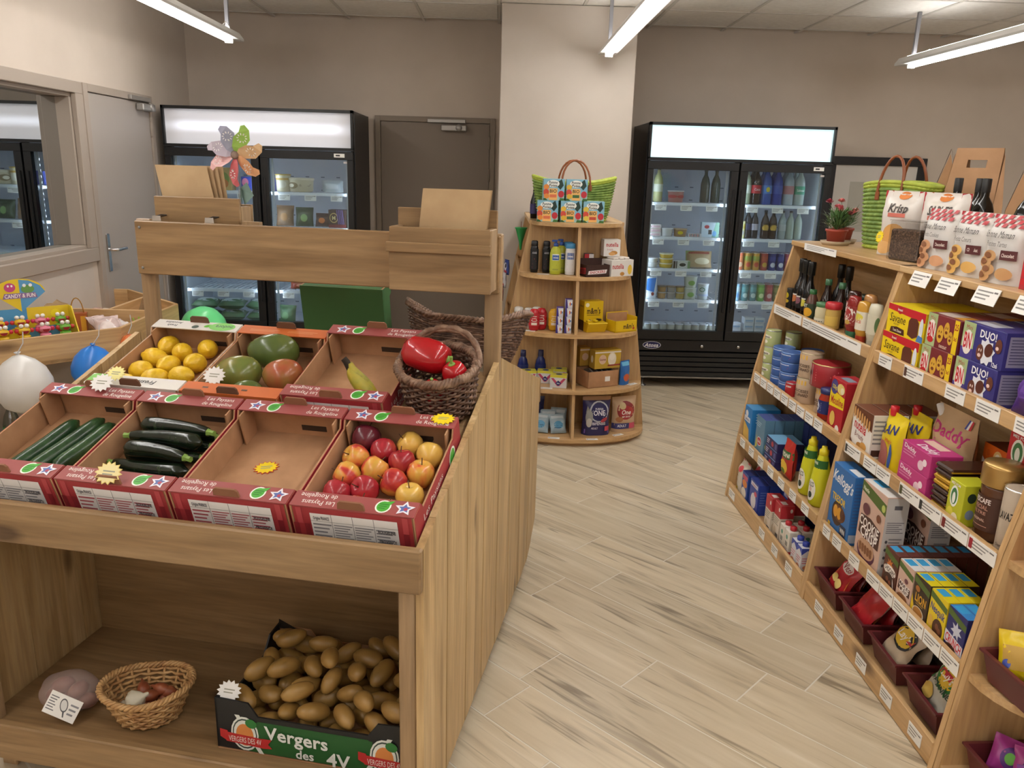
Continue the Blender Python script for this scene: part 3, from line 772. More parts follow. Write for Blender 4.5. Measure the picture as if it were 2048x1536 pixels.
# ---------------------------------------------------------------- display fridges
FB = M('#17181c', .32); FB2 = M('#0f1013', .4); FIN = M('#c9d0da', .5); SHW = M('#e6ebf2', .4)
def fridge(name, label, loc, w_, h_, lit, glow):
    """origin at floor, front centre; front faces -Y; depth .7"""
    t = thing(name, label, 'fridge', loc); D = .68; hw = w_/2
    LEDM = M('#eaf3ff', .4, emit=glow)
    mb = MB()
    for x in (-hw+.015, hw-.015): mb.box((x, D/2+.02, (h_-.1)/2+.1), (.03, D-.04, h_-.1), FB, bv=.004)
    mb.box((0, D-.015, (h_-.1)/2+.1), (w_, .03, h_-.1), FB); mb.box((0, D/2, h_-.015), (w_-.002, D-.03, .03), FB, bv=.003); mb.box((0, D/2, .37), (w_-.06, D-.03, .06), FB)
    mb.box((0, D/2+.02, 1.72), (w_-.06, D-.1, .03), FB)
    mb.build('cabinet_body', t)
    mb = MB(); mb.box((0, D-.035, 1.06), (w_-.06, .008, 1.3), FIN); mb.box((0, D/2+.03, .405), (w_-.06, D-.12, .008), FIN); mb.box((0, D/2+.03, 1.70), (w_-.06, D-.12, .008), FIN)
    for x in (-hw+.034, hw-.034): mb.box((x, D/2+.03, 1.05), (.008, D-.12, 1.29), FIN)
    for i in range(10):
        for j in range(12):
            x = -.55+i*.122; z = .5+j*.1
            if j % 3 != 2: mb.box((x, D-.0405, z), (.028, .004, .008), M('#6d7684', .6))
    mb.build('inner_lining', t)
    # light box
    mb = MB(); z0, z1 = 1.705, h_
    for (xa, xb, za, zb) in ((-hw, hw, z1-.02, z1), (-hw, hw, z0-.012, z0+.008), (-hw, -hw+.016, z0, z1), (hw-.016, hw, z0, z1)):
        mb.box(((xa+xb)/2, -.005, (za+zb)/2), (xb-xa, .05, zb-za), FB2)
    mb.build('light_box_frame', t)
    LB = M('#d3f4fb', .35, emit=lit) if lit > .3 else None
    if LB is None:
        mt, nt, b = nodes('light_box_dim', .35); b.inputs['Base Color'].default_value = lin('#dcdce2')
        tc = N(nt, 'TexCoord'); sp = N(nt, 'SeparateXYZ'); nt.links.new(tc.outputs['Object'], sp.inputs[0])
        r1 = N(nt, 'MapRange', interpolation_type='SMOOTHSTEP')                 # the lamp strip glowing behind the panel
        ab = N(nt, 'Math', operation='ABSOLUTE'); sb = N(nt, 'Math', operation='SUBTRACT'); sb.inputs[1].default_value = (z0+z1)/2
        nt.links.new(sp.outputs['Z'], sb.inputs[0]); nt.links.new(sb.outputs[0], ab.inputs[0]); nt.links.new(ab.outputs[0], r1.inputs[0])
        r1.inputs[1].default_value = .055; r1.inputs[2].default_value = .0; r1.inputs[3].default_value = .1; r1.inputs[4].default_value = .42
        ax = N(nt, 'Math', operation='ABSOLUTE'); nt.links.new(sp.outputs['X'], ax.inputs[0])
        r2 = N(nt, 'MapRange', interpolation_type='SMOOTHSTEP'); r2.inputs[1].default_value = .64; r2.inputs[2].default_value = .5; r2.inputs[3].default_value = .3; r2.inputs[4].default_value = 1
        nt.links.new(ax.outputs[0], r2.inputs[0])
        mu = N(nt, 'Math', operation='MULTIPLY'); nt.links.new(r1.outputs[0], mu.inputs[0]); nt.links.new(r2.outputs[0], mu.inputs[1])
        b.inputs['Emission Color'].default_value = lin('#dfe4f2'); nt.links.new(mu.outputs[0], b.inputs['Emission Strength'])
        LB = mt
    MB().box((0, .005, (z0+z1)/2-.003), (w_-.03, .02, z1-z0-.026), LB).build('light_box_panel', t)
    # doors
    dz0, dz1 = .385, 1.69
    for sd in (-1, 1):
        xa, xb = (-hw+.004, -.006) if sd < 0 else (.006, hw-.004)
        ga, gb = (xa+.042, xb-.055) if sd < 0 else (xa+.055, xb-.042)
        mb = MB()
        for (a, b, c, d) in ((xa, xb, dz1-.058, dz1), (xa, xb, dz0, dz0+.07), (xa, ga, dz0+.07, dz1-.058), (gb, xb, dz0+.07, dz1-.058)):
            mb.box(((a+b)/2, -.005, (c+d)/2), (b-a, .045, d-c), FB2, bv=.002)
        dr = mb.build('door', t)
        MB().box(((ga+gb)/2, -.002, (dz0+.07+dz1-.058)/2), (gb-ga+.006, .006, dz1-dz0-.124), GLASS).build('glass_pane', dr)
        hx = -.03 if sd < 0 else .03
        MB().box((hx, -.030, 1.05), (.016, .012, .9), FB, bv=.003).build('door_handle', dr)
        mb = MB(); mb.lathe([(0, 0), (.012, 0), (.012, .012), (0, .012)], CHROME, 12, TR(-.16 if sd < 0 else .12, -.012, .335) @ RX(pi/2)); mb.build('lock', t)
        if sd > 0:
            mb = MB(); mb.box((hw-.1, -.0285, dz1-.028), (.075, .001, .026), PAPER); mb.box((hw-.11, -.0292, dz1-.028), (.03, .001, .01), BLACK); mb.box((hw-.06, -.0065, dz1-.075), (.03, .001, .014), PAPER)
            mb.build('sticker', dr)
        # led strips behind the door edges
        for lx in ((ga+.012, gb-.012)):
            mb = MB(); mb.box((lx, .035, 1.05), (.014, .01, 1.16), M('#d8dde4', .5)); mb.build('led_rail', t)
            mb = MB()
            for q in range(28): mb.box((lx, .0275+.014, .5+q*.04), (.010, .006, .016), LEDM)
            mb.build('led_strip', t)
    MB().box((0, .03, 1.05), (.05, .02, 1.3), FB).build('mullion', t)
    # shelves
    zs = (1.39, 1.14, .905, .67)
    for z in zs:
        for sd in (-1, 1):
            xc = sd*(hw/2-.005); sw_ = hw-.075
            mb = MB(); mb.box((xc, .07, z-.004), (sw_, .012, .022), SHW)
            for q in range(15): mb.box((xc-sw_/2+sw_*(q+.5)/15, .33, z-.004), (.006, .52, .006), SHW)
            for q in range(3): mb.box((xc, .2+.2*q, z-.010), (sw_, .008, .006), SHW)
            s_ = mb.build('wire_shelf', t)
            for q in range(3):
                card(s_, .085, .042, (xc-sw_/2+.09+q*.19+(.02 if sd > 0 else 0), .060, z-.030), (R(-8), 0, 0), name='price_label')
    # grille and feet
    mb = MB(); mb.box((0, .012, .335), (w_-.004, .03, .085), FB, bv=.003); mb.build('kick_panel', t)
    for q in range(5):
        mb = MB(); mb.prism([(0, 0), (.018, .004), (.018, .034), (0, .03)], w_-.02, M('#1b1c1f', .25), TR(-hw+.01, -.002, .095+q*.039) @ PYZ); mb.build('grille_slat', t)
    MB().box((0, .05, .195), (w_-.02, .02, .2), M('#08080a', .7)).build('grille_backing', t)
    MB().box((0, .01, .084), (w_-.004, .03, .012), STEEL).build('base_trim', t)
    for x in (-hw+.09, hw-.09):
        for y in (.06, D-.08):
            mb = MB(); mb.lathe([(0, 0), (.028, 0), (.028, .006), (.008, .016), (.008, .085), (0, .085)], STEEL, 12, TR(x, y, 0)); mb.build('foot', t)
    mb = MB(); T = TR(-hw+.13, -.0035, .335)
    SF = lambda u, v, l: tuple(T @ Vector(((u-.5)*.14, -l, (v-.5)*.058)))
    paint(mb, SF, [('e', .5, .5, .5, .5, '#d8d8e0'), ('e', .5, .5, .47, .44, '#23235a'), ('t', .5, .5, .5, '#f2f2f6', 'Atosa', {'sh': .3, 'w': .75})], asp=2.4)
    mb.build('maker_badge', t)
    return t
FR_O = Vector((1.73, 5.97, 0)); FL_O = Vector((-1.71, 5.95, 0))
fridge('display_fridge', 'black two-door drinks fridge with glowing pale-blue light box beside the pillar', tuple(FR_O), 1.34, 1.955, .36, 15.0)
fridge('display_fridge', 'black two-door freezer with white light box in the corner by the dark door', tuple(FL_O), 1.335, 1.97, .2, 16.0)

# ---------------------------------------------------------------- octagonal sweets table against the left wall
TBZ = .80; ct = thing('sweets_table', 'octagonal wooden tray table of sweets against the left wall under the window', 'table', (XL, 4.25, 0))
vts = [(.005, -1.20), (.12, -1.06), (.61, -.36), (.61, .36), (.12, .86), (.005, .86)]
vts = [(.005, -.96), (.61, -.36), (.61, .36), (.11, .86), (.005, .86)]
mb = MB(); mb.prism(vts, .014, BEECH_X, TR(0, 0, TBZ-.13)); mb.build('tray_floor', ct)
def plankseg(a, b, z0, z1, name, th_=.018):
    v = Vector((b[0]-a[0], b[1]-a[1], 0)); L = v.length; an = math.atan2(v.y, v.x)
    o = MB().box((L/2, th_/2, (z1-z0)/2), (L, th_, z1-z0), BEECH_X, bv=.002).build(name, ct); o.location = (a[0], a[1], z0); o.rotation_euler = (0, 0, an); return o
for a, b in zip(vts, vts[1:4]): plankseg(a, b, TBZ-.135, TBZ, 'tray_side')
plankseg((.11, .86), (.005, .86), TBZ-.135, TBZ, 'tray_side')
plankseg((.03, .12), (.59, .12), TBZ-.115, TBZ, 'divider')
plankseg((.3, .14), (.3, .66), TBZ-.115, TBZ-.01, 'divider')
for x, y in ((.5, -.3), (.5, .3), (.08, .75), (.08, -.8)): MB().box((x, y, (TBZ-.135)/2), (.05, .05, TBZ-.135), BEECH_Z).build('leg', ct)
MB().box((.25, 0, .18), (.45, 1.2, .016), BEECH_X).build('lower_shelf', ct)
# ================================================================ PRODUCE STAND CONTENTS
def SL(x, y, h): return SLP @ Vector((x, y, h))
CW, CD, CHT = .292, .385, .1
def crate(name, label, cat, T, style, group=None):
    t = thing(name, label, cat, T=T, group=group); w_, d_, h_ = CW, CD, CHT; th_ = .005
    wallm, flapm = style['wall'], style['flap']; fl_w = .05
    MB().box((0, d_/2, .003), (w_, d_, .006), style.get('base', CARD)).build('base', t)
    prof = [(0, .006), (d_, .006), (d_, h_), (d_-.05, h_), (d_-.062, h_-.02), (.062, h_-.02), (.05, h_), (0, h_)]
    for sx in (-1, 1):
        mb = MB(); x = sx*(w_/2-th_/2)
        mb.prism(prof, th_-.001, CARD, TR(x-th_/2+.0005, 0, 0) @ PYZ)
        mb.prism(prof, .001, wallm, TR(x+(th_/2-.0005 if sx > 0 else -th_/2-.0005), 0, 0) @ PYZ)
        if sx > 0 and style.get('side'):
            paint(mb, lambda u, v, l: (w_/2+.001+l, u*d_, .006+v*(h_-.03)), style['side'], asp=d_/(h_-.03))
        mb.build('side_wall', t)
        mb = MB(); mb.prism([(0, .006), (.062, .006), (.07, h_-.012), (.055, h_-.002), (0, h_-.002)], .004, CARD, TR(sx*(w_/2-.016)-.002, d_-.074, 0) @ PYZ); mb.build('corner_panel', t)
        mb = MB(); mb.prism([(0, .006), (.05, .006), (.05, h_-.03), (.02, h_-.002), (0, h_-.002)], .004, CARD, TR(sx*(w_/2-.016)-.002, .006, 0) @ PYZ); mb.build('corner_panel', t)
    for q, y in ((0, th_/2), (1, d_-th_/2)):
        mb = MB(); mb.box((0, y, h_/2+.003), (w_-.012, th_, h_-.006), CARD)
        yo = -.0004 if q == 0 else d_+.0004
        mb.box((0, yo, h_/2+.003), (w_-.014, .0008, h_-.008), wallm)
        if q == 1: mb.box((.04, d_-th_-.0008, .03), (.07, .0016, .016), M('#3a2a1e', .9))
        if q == 0 and style.get('front'): paint(mb, lambda u, v, l: (-w_/2+u*w_, -.0009-l, .006+v*(h_-.008)), style['front'], asp=w_/(h_-.008))
        o = mb.build('end_wall', t)
        mb = MB(); yc = fl_w/2-.001 if q == 0 else d_-fl_w/2+.001
        mb.box((0, yc, h_+.0015), (w_-.002, fl_w, .003), flapm)
        paint(mb, lambda u, v, l: (-w_/2+u*w_, yc-fl_w/2+v*fl_w, h_+.003+l), style['flapf' if q == 0 else 'flapb'], asp=w_/fl_w)
        mb.build('top_flap', t)
        mb = MB(); yt = .004 if q == 0 else d_-.004
        mb.prism([(-.032, 0), (.032, 0), (.03, .016), (.024, .021), (-.024, .021), (-.03, .016)], .005, style.get('tab', CARD), TR(0, yt+.0025, h_+.003) @ PXZ); mb.build('stacking_tab', t)
    return t
RED = M('#9c4d4b', .55); RED2 = M('#a5343a', .5)
heart = lambda cx, cy: [('e', cx, cy, .062, .42, '#eef2e6'), ('e', cx, cy, .05, .34, '#4fae3c'), ('p', [(cx+.03, cy-.1), (cx+.075, cy+.42), (cx+.0, cy+.3)], '#4fae3c'), ('L', cx-.035, cy-.2, cx+.04, cy+.2, 3, '#2f7d2a')]
starl = lambda cx, cy: [('*', cx, cy, .48, '#e9e6ee', 5, .5), ('*', cx, cy, .3, '#5d6fae', 5, .5), ('e', cx+.01, cy-.05, .016, .1, '#b3455a')]
lab = [('r', .16, .05, .86, .86, '#e9e7e6')]+[('r', x, .05, x+.004, .86, '#77777a') for x in (.33, .5, .67)]+[('r', .16, .62, .86, .63, '#77777a')]
for x0, n_ in ((.175, 4), (.345, 6), (.515, 6), (.685, 5)): lab.append(('L', x0, .1, x0+.15, .58, n_, '#8a8a90'))
lab += [('t', .25, .73, .1, '#55555c', 'Origine FRANCE', {'w': .13}), ('t', .77, .5, .1, '#33333a', 'ROUGELINE', {'w': .14}), ('t', .77, .2, .09, '#33333a', 'PROVENCE', {'w': .14})]
LABR = [(o[:-1]+('#b0525c',) if o[0] == 'L' else o) for o in lab]
check = [('r', x, y, x+.045, y+.5, '#8a2630') for x in (.01, .10, .9) for y in (.0,)]+[('r', .05, .5, .095, 1.0, '#bb4a50'), ('r', .9, .5, .945, 1.0, '#bb4a50')]
STY_R = dict(wall=RED2, flap=RED, tab=M('#8d6045', .8),
    flapb=starl(.15, .5)+heart(.32, .45)+[('t', .8, .72, .3, '#f0e8e2', 'Les Paysans', {'w': .27, 'b': 0}), ('t', .8, .28, .3, '#f0e8e2', 'de Rougeline', {'w': .3, 'b': 0})],
    flapf=[('t', .22, .28, .3, '#f0e8e2', 'Les Paysans', {'w': .27, 'b': 0, 'flip': 1}), ('t', .2, .72, .3, '#f0e8e2', 'de Rougeline', {'w': .3, 'b': 0, 'flip': 1})]+heart(.73, .5)+starl(.9, .5),
    front=check+LABR, side=[('t', .35, .68, .28, '#f0e8e2', 'Les Paysans', {'w': .42, 'b': 0}), ('t', .35, .3, .28, '#f0e8e2', 'de Rougeline', {'w': .46, 'b': 0}), ('e', .78, .5, .07, .42, '#eef2e6'), ('e', .78, .5, .055, .34, '#4fae3c')])
STY_R2 = dict(STY_R, front=check+lab)
STY_W = dict(wall=M('#ded8cf', .6), flap=M('#dedad4', .6), tab=M('#6b4a35', .8), flapf=[('r', .0, .0, .3, 1, '#dedad4'), ('e', .1, .5, .12, .6, '#7fc05a'), ('t', .62, .5, .35, '#333333', 'Fresh', {'flip': 1, 'sh': .2})],
    flapb=[('t', .22, .35, .24, '#333333', 'Fresh', {'flip': 1, 'w': .12}), ('t', .21, .68, .24, '#333333', 'Avocados', {'flip': 1, 'w': .2}), ('e', .5, .3, .04, .2, '#4a5a50'), ('e', .8, .5, .15, .5, '#6fc043'), ('t', .82, .5, .36, '#2f5a24', 'nudora', {'flip': 1, 'w': .2}), ('e', .64, .5, .05, .16, '#6fc043', .5)])
STY_O = dict(wall=M('#c06a35', .6), flap=M('#c9682f', .55), tab=M('#6b4a35', .8), flapf=[('r', .2, .45, .26, .6, '#5a3a20'), ('r', .6, .45, .66, .6, '#5a3a20')],
    flapb=[('L', .12, .3, .45, .6, 2, '#d98f5a'), ('L', .55, .3, .88, .6, 2, '#d98f5a')])
STY_G = dict(base=M('#3f7040', .6), wall=M('#3c6a3a', .6), flap=M('#3f7040', .6), tab=M('#3f7040', .6), flapf=[], flapb=[], front=[('r', .05, .3, .95, .34, '#2c5230'), ('r', .05, .65, .95, .69, '#2c5230')])
PIT_ = .2985
cx = [-.024-CW/2-PIT_*i for i in range(4)]
y1, y2 = .045, .455
gr = 'red printed produce crates on the stand'
crate('cardboard_crate', 'red cardboard produce crate holding apples', 'crate', SLP @ TR(cx[0], y1, .001), STY_R2, gr)
crate('cardboard_crate', 'empty red cardboard crate between the apples and the courgettes', 'crate', SLP @ TR(cx[1], y1, .001), STY_R, gr)
crate('cardboard_crate', 'red cardboard produce crate holding dark courgettes', 'crate', SLP @ TR(cx[2], y1, .001), STY_R, gr)
crate('cardboard_crate', 'red cardboard produce crate holding long cucumbers', 'crate', SLP @ TR(cx[3], y1, .001), STY_R2, gr)
bx_ = [-.381, -.678, -.974]
crate('cardboard_crate', 'red cardboard crate with only bananas left beside the wicker basket', 'crate', SLP @ TR(bx_[0], y2, .012) @ RX(R(1)), STY_R, gr)
crate('cardboard_crate', 'orange-edged cardboard crate holding mangoes', 'crate', SLP @ TR(bx_[1], y2-.01, .001), STY_O)
crate('cardboard_crate', 'white avocado crate reused for lemons', 'crate', SLP @ TR(bx_[2], y2-.01, .001), STY_W)
SLB = slope_T(True)
crate('cardboard_crate', 'plain green cardboard crate standing up behind the mango crate', 'crate', ST_T @ TR(-.59, 1.02, .955) @ RZ(pi) @ RX(R(80)) @ SCL(1, .66, .8), STY_G)

def relax(pts, r_, box, it=60):
    pts = [list(p) for p in pts]
    for _ in range(it):
        for i in range(len(pts)):
            for j in range(i):
                dx, dy = pts[i][0]-pts[j][0], pts[i][1]-pts[j][1]; d_ = math.hypot(dx, dy) or 1e-4
                if d_ < 2*r_:
                    q = (2*r_-d_)/2/d_*.6; pts[i][0] += dx*q; pts[i][1] += dy*q; pts[j][0] -= dx*q; pts[j][1] -= dy*q
            pts[i][0] = min(max(pts[i][0], box[0]+r_), box[1]-r_); pts[i][1] = min(max(pts[i][1], box[2]+r_), box[3]-r_)
    return pts
# ---- apples
def fruit_mat(name, stops, scale, rnd, axis=(1, 1, .35)):
    return noisy(name, stops, scale, .22, 0, axis, 3, rnd)
APM = [fruit_mat('apple_mixed', [(.36, '#d9a94a'), (.48, '#dd8f45'), (.58, '#c8453a'), (.72, '#a82c30')], 26, .1),
       fruit_mat('apple_yellow', [(.4, '#ddb357'), (.62, '#e0b255'), (.75, '#d67a45')], 22, .05), fruit_mat('apple_red', [(.35, '#b5303a'), (.6, '#9c2430'), (.75, '#c65044')], 24, .05), fruit_mat('apple_plum', [(.35, '#5a1a28'), (.7, '#6e2733')], 24, .05)]
APR = [(0, -.025), (.010, -.030), (.022, -.0275), (.0315, -.013), (.0345, .003), (.0315, .018), (.022, .0285), (.011, .0295), (.005, .026), (0, .0215)]
ap_obs = []
for k, mt in enumerate(APM):
    mb = MB(); mb.lathe(APR, mt, 18, mod=lambda t, z: 1+.022*math.cos(5*t)*(1 if z < 0 else .4)); ap_obs.append(mb)
stem = MB(); stem.tube([(0, 0, .02), (.001, .001, .03), (.004, .002, .042)], .0014, M('#5a3a22', .8), 6)
app = [(-.26, .40), (-.282, .328), (-.217, .334), (-.161, .368), (-.136, .307), (-.254, .289), (-.19, .286), (-.287, .257), (-.218, .25), (-.287, .203), (-.255, .2), (-.159, .226), (-.11, .249), (-.066, .225), (-.189, .183), (-.112, .188)]
kinds = [3, 0, 2, 1, 1, 0, 2, 0, 2, 2, 0, 0, 0, 1, 0, 0]
pp = relax(app, .0373, (cx[0]-CW/2+.02, cx[0]+CW/2-.02, y1+.014, y1+CD-.02))
alab = {3: 'large dark plum-red apple at the back of the red crate', 2: 'deep red apple in the red crate', 1: 'yellow apple in the red crate', 0: 'red and yellow blushed apple in the red crate'}
first = {}
for i, ((x, y), k) in enumerate(zip(pp, kinds)):
    p = SL(x, y, .0435 if k != 3 else .0505); rot = (random.uniform(-.9, .9)-.2, random.uniform(-.9, .9), random.uniform(0, 6))
    if k not in first:
        t = thing('apple', alab[k], 'apple', group='apples in the red crate'); o = ap_obs[k].build('flesh', t); stem.build('stem', t); first[k] = t; KIDS[t.name] = list(t.children)
    else: t = dup(first[k])
    t.location = p; t.rotation_euler = rot
    if k == 3: t.scale = (1.12, 1.12, 1.12); t.rotation_euler = (-.5, .2, 0)
# ---- lemons
LEM = noisy('lemon_skin', [(.3, '#e0b21f'), (.6, '#ecc430'), (.8, '#d8a81c')], 60, .35, .25)
mb = MB(); mb.lathe([(0, -.046), (.006, -.044), (.009, -.039), (.018, -.034), (.027, -.02), (.031, 0), (.028, .018), (.02, .031), (.011, .037), (.008, .042), (0, .044)], LEM, 18)
lem = [(-1.076, .789), (-1.091, .713), (-1.023, .729), (-.964, .753), (-1.083, .638), (-1.024, .661), (-.926, .676), (-.936, .61), (-1.005, .60), (-1.075, .575)]
lp = relax(lem, .0385, (bx_[2]-CW/2+.012, bx_[2]+CW/2-.012, y2+.002, y2+CD-.03)); L0 = None
for i, (x, y) in enumerate(lp):
    rot = (pi/2+random.uniform(-.3, .3), random.uniform(-.4, .4), random.uniform(0, 6.2))
    if L0 is None: L0 = tag(mb.build('lemon'), 'yellow lemon in the white crate', 'lemon', 'lemons in the white crate'); o = L0
    else: o = L0.copy(); COL.objects.link(o)
    o.location = SL(x, y, .0425); o.rotation_euler = rot
# ---- mangoes
MGM = [fruit_mat('mango_green', [(.3, '#4d6030'), (.55, '#5b6c34'), (.75, '#71793c')], 9, .05), fruit_mat('mango_blush', [(.38, '#6d7a3a'), (.5, '#8a7f3e'), (.6, '#a8613c'), (.75, '#b8443a')], 7, .06)]
def mango_fn(a, b, c):
    def f(d): k = 1+.12*d.x; return Vector((d.x*a, d.y*b*k+.008*d.x*d.x, d.z*c*k))
    return f
for (x, y, mi, sz, lb) in ((-.69, .738, 0, (.08, .056, .056), 'large dark green mango at the back of the orange crate'), (-.742, .612, 1, (.068, .056, .052), 'green mango with an orange flush beside the white price star'), (-.606, .62, 1, (.06, .052, .05), 'mango blushed bright red on one side'), (-.67, .515, 0, (.05, .044, .044), 'small green mango at the front of the orange crate')):
    mb = MB(); mb.sphere(mango_fn(*sz), MGM[mi], 20, 12)
    o = tag(mb.build('mango'), lb, 'mango', 'mangoes in the orange crate'); o.location = SL(x, y, sz[2]+.012); o.rotation_euler = (SLA, 0, 0)
# ---- cucumbers, courgettes
CUM = noisy('cucumber_skin', [(.35, '#1f3a22'), (.55, '#2c4a2a'), (.75, '#46643c')], 8, .25, .12, (3, 3, .6), 4)
COM = noisy('courgette_skin', [(.35, '#10180f'), (.6, '#182416'), (.8, '#2c3d24')], 20, .18, .05, (3, 3, .6), 4)
STG = M('#7fa04a', .6)
cz0 = [[(-1.14, .115), (-1.10, .36)], [(-1.085, .11), (-1.03, .375)], [(-1.025, .15), (-1.0+.012, .36)]]
for i, ((xa, ya), (xb, yb)) in enumerate(cz0):
    pts = []; rs = []
    for k in range(15):
        f = k/14; bend = .006*math.sin(pi*f); pts.append(SL(xa+(xb-xa)*f+bend, ya+(yb-ya)*f, .031+(.003 if i == 1 else 0))); rs.append(.0225*max(.18, (1-abs(2*f-1)**7)**.5))
    mb = MB(); c = pts[7]; mb.tube([p-c for p in pts], rs, CUM, 12); o = mb.build('cucumber'); o.location = c
    tag(o, 'long ridged dark green cucumber in the red crate', 'cucumber', 'cucumbers in the red crate')
cou = [(-.885, .352, -.675, .347, .03, 1), (-.875, .327, -.675, .32, .066, 1), (-.885, .302, -.67, .305, .03, 1), (-.87, .276, -.668, .272, .066, 0), (-.885, .252, -.67, .256, .03, 1), (-.86, .228, -.68, .212, .064, 1), (-.882, .204, -.67, .198, .03, 0), (-.885, .148, -.685, .132, .03, 0)]
for i, (xa, ya, xb, yb, h_, rt) in enumerate(cou):
    pts = []; rs = []
    for k in range(13):
        f = k/12; pts.append(SL(xa+(xb-xa)*f, ya+(yb-ya)*f+.008*math.sin(pi*f)*(1 if i % 2 else -1), h_)); g_ = f if rt else 1-f
        rs.append((.019+.003*math.cos(g_*pi))*max(.25, (1-max(0, (.12-g_)/.12)**2)**.5)*(1 if g_ < .9 else 1-(g_-.9)*2.6))
    c = pts[6]; t = thing('courgette', ['courgette on the crate floor against the back wall of the red crate', 'courgette on top of the pile nearest the back wall', 'courgette under the two topmost ones at the back', 'courgette on top of the pile with its stalk towards the cucumbers', 'courgette on the crate floor in the middle of the pile', 'slim courgette lying on top at the front of the pile', 'courgette under the slim topmost one', 'courgette lying alone near the front flap'][i], 'courgette', tuple(c), 0, 'courgettes in the red crate')
    mb = MB(); mb.tube([p-c for p in pts], rs, COM, 12); mb.build('flesh', t)
    e0, e1 = (pts[-2], pts[-1]) if rt else (pts[1], pts[0]); dr = (e1-e0).normalized()
    mb = MB(); mb.tube([e1-c, e1-c+dr*.008, e1-c+dr*.02], [.011, .007, .008], STG, 6, smooth=False); mb.build('stem', t)
# ---- bananas
BAN = noisy('banana_skin', [(.35, '#b9a534'), (.6, '#a8a03a'), (.8, '#6f6a2c')], 30, .5, .05)
bn = thing('banana_bunch', 'small bunch of ripe bananas standing in the almost empty red crate', 'banana', tuple(SL(-.345, .515, .022)))
for k, (an, ln) in enumerate(((-.35, .13), (.15, .14), (.55, .12))):
    pts, rs = [], []
    for q in range(9):
        f = q/8; pts.append((math.cos(an)*(.065-.09*(f-.4)**2*3)*(1-f*.9)*1.2-.01, math.sin(an)*.06*(1-f)-.0, ln*f+.008)); rs.append(.017*math.sin(pi*min(1, f*.78+.12))+.002)
    mb = MB(); mb.tube(pts, [q*1.15 for q in rs], BAN, 8); mb.build('banana', bn)
mb = MB(); mb.tube([(-.01, 0, .112), (-.014, 0, .13), (-.022, 0, .15), (-.03, 0, .16)], [.008, .009, .010, .009], M('#2e2419', .8), 8); mb.build('stalk', bn)
# ---- wicker
def wicker(name, parent, rows, prof, stakes, mat, r_=.0035, amp=.004, bottom=True, dz=None, rim=True, rimr=.007, mat2=None):
    """prof(f) -> (rx, ry, z); woven strands as real tubes"""
    mb = MB(); nn = stakes*2; zf = dz or (lambda t, f: 0.0)
    for i in range(rows):
        f = i/(rows-1); rx, ry, z = prof(f); pts = []
        for k in range(nn):
            t = 2*pi*k/nn; a = amp*(1 if (k+i*1) % 2 == 0 else -1)*(1 if k % 2 == 0 or True else 0)
            pts.append(((rx+a)*math.cos(t), (ry+a)*math.sin(t), z+zf(t, f)))
        mb.tube(pts, r_, mat if (i % 3 or mat2 is None) else mat2, 5, closed=True)
    mb.build('weave', parent)
    mb = MB()
    for k in range(stakes):
        t = 2*pi*(k+.5)/stakes; pts = []
        for q in range(6):
            f = q/5; rx, ry, z = prof(f); pts.append((rx*math.cos(t), ry*math.sin(t), z+zf(t, f)))
        mb.tube(pts, r_*1.0, mat, 5)
    mb.build('stakes', parent)
    if bottom:
        rx, ry, z = prof(0); mb = MB(); mb.lathe([(0, z), (rx, z)], mat, 24, sy=ry/rx)
        for q in range(1, 9): mb.tube([(rx*q/9*math.cos(2*pi*k/20), ry*q/9*math.sin(2*pi*k/20), z+.003+.0015*((k+q) % 2)) for k in range(20)], r_*.8, mat, 4, closed=True)
        mb.build('bottom', parent)
    if rim:
        rx, ry, z = prof(1); mb = MB(); tw = stakes*1.2
        for ph in (0, 2*pi/3, 4*pi/3):
            pts = []
            for k in range(90):
                t = 2*pi*k/90; q = round(tw)*t+ph; rr = rimr*.7
                pts.append(((rx+rr*math.cos(q))*math.cos(t), (ry+rr*math.cos(q))*math.sin(t), z+zf(t, 1)+rr*math.sin(q)))
            mb.tube(pts, rimr*.6, mat2 or mat, 5, closed=True)
        mb.build('rim', parent)
WK = noisy('wicker_dark', [(.3, '#3f2a20'), (.5, '#5d4334'), (.7, '#836553')], 40, .5)
WK2 = noisy('wicker_mid', [(.3, '#59402f'), (.5, '#7a5c48'), (.7, '#9c7f69')], 40, .5)
WKL = noisy('wicker_light', [(.3, '#a5774a'), (.55, '#c39a66'), (.8, '#d6b284')], 30, .5)
def on_slope(x, y, h, rz=0): return SLP @ TR(x, y, h) @ RZ(rz)
wb = thing('wicker_basket', 'round dark wicker basket of red peppers on the produce stand', 'basket', T=SLP @ TR(-.122, .60, .0125))
wicker('b', wb, 15, lambda f: (.086+.022*f**.7, .086+.022*f**.7, .006+.135*f), 20, WK, .0042, .0045, mat2=WK2, rimr=.012)
mb = MB()
for ph in (0, pi):
    pts = [((.116)*math.cos(.15+a), .116*math.sin(.15+a), .14+.05*math.sin(pi*min(1, a/2.75))+.005*math.sin(9*a+ph)) for a in [2.75*k/40 for k in range(41)]]
    mb.tube(pts, .008, WK2, 6)
mb.build('handle', wb)
bw = thing('wicker_basket', 'large boat-shaped dark wicker basket on the far slope of the produce stand', 'basket', T=ST_T @ TR(-.185, 1.035, .972) @ RX(R(-16)) @ RY(R(2.5)))
wicker('b', bw, 20, lambda f: (.155+.055*f, .10+.035*f, .006+.125*f), 26, WK, .0042, .004, dz=lambda t, f: .055*f*f*max(0, abs(math.cos(t))-.45)**1.3*2, mat2=WK2, rimr=.011)
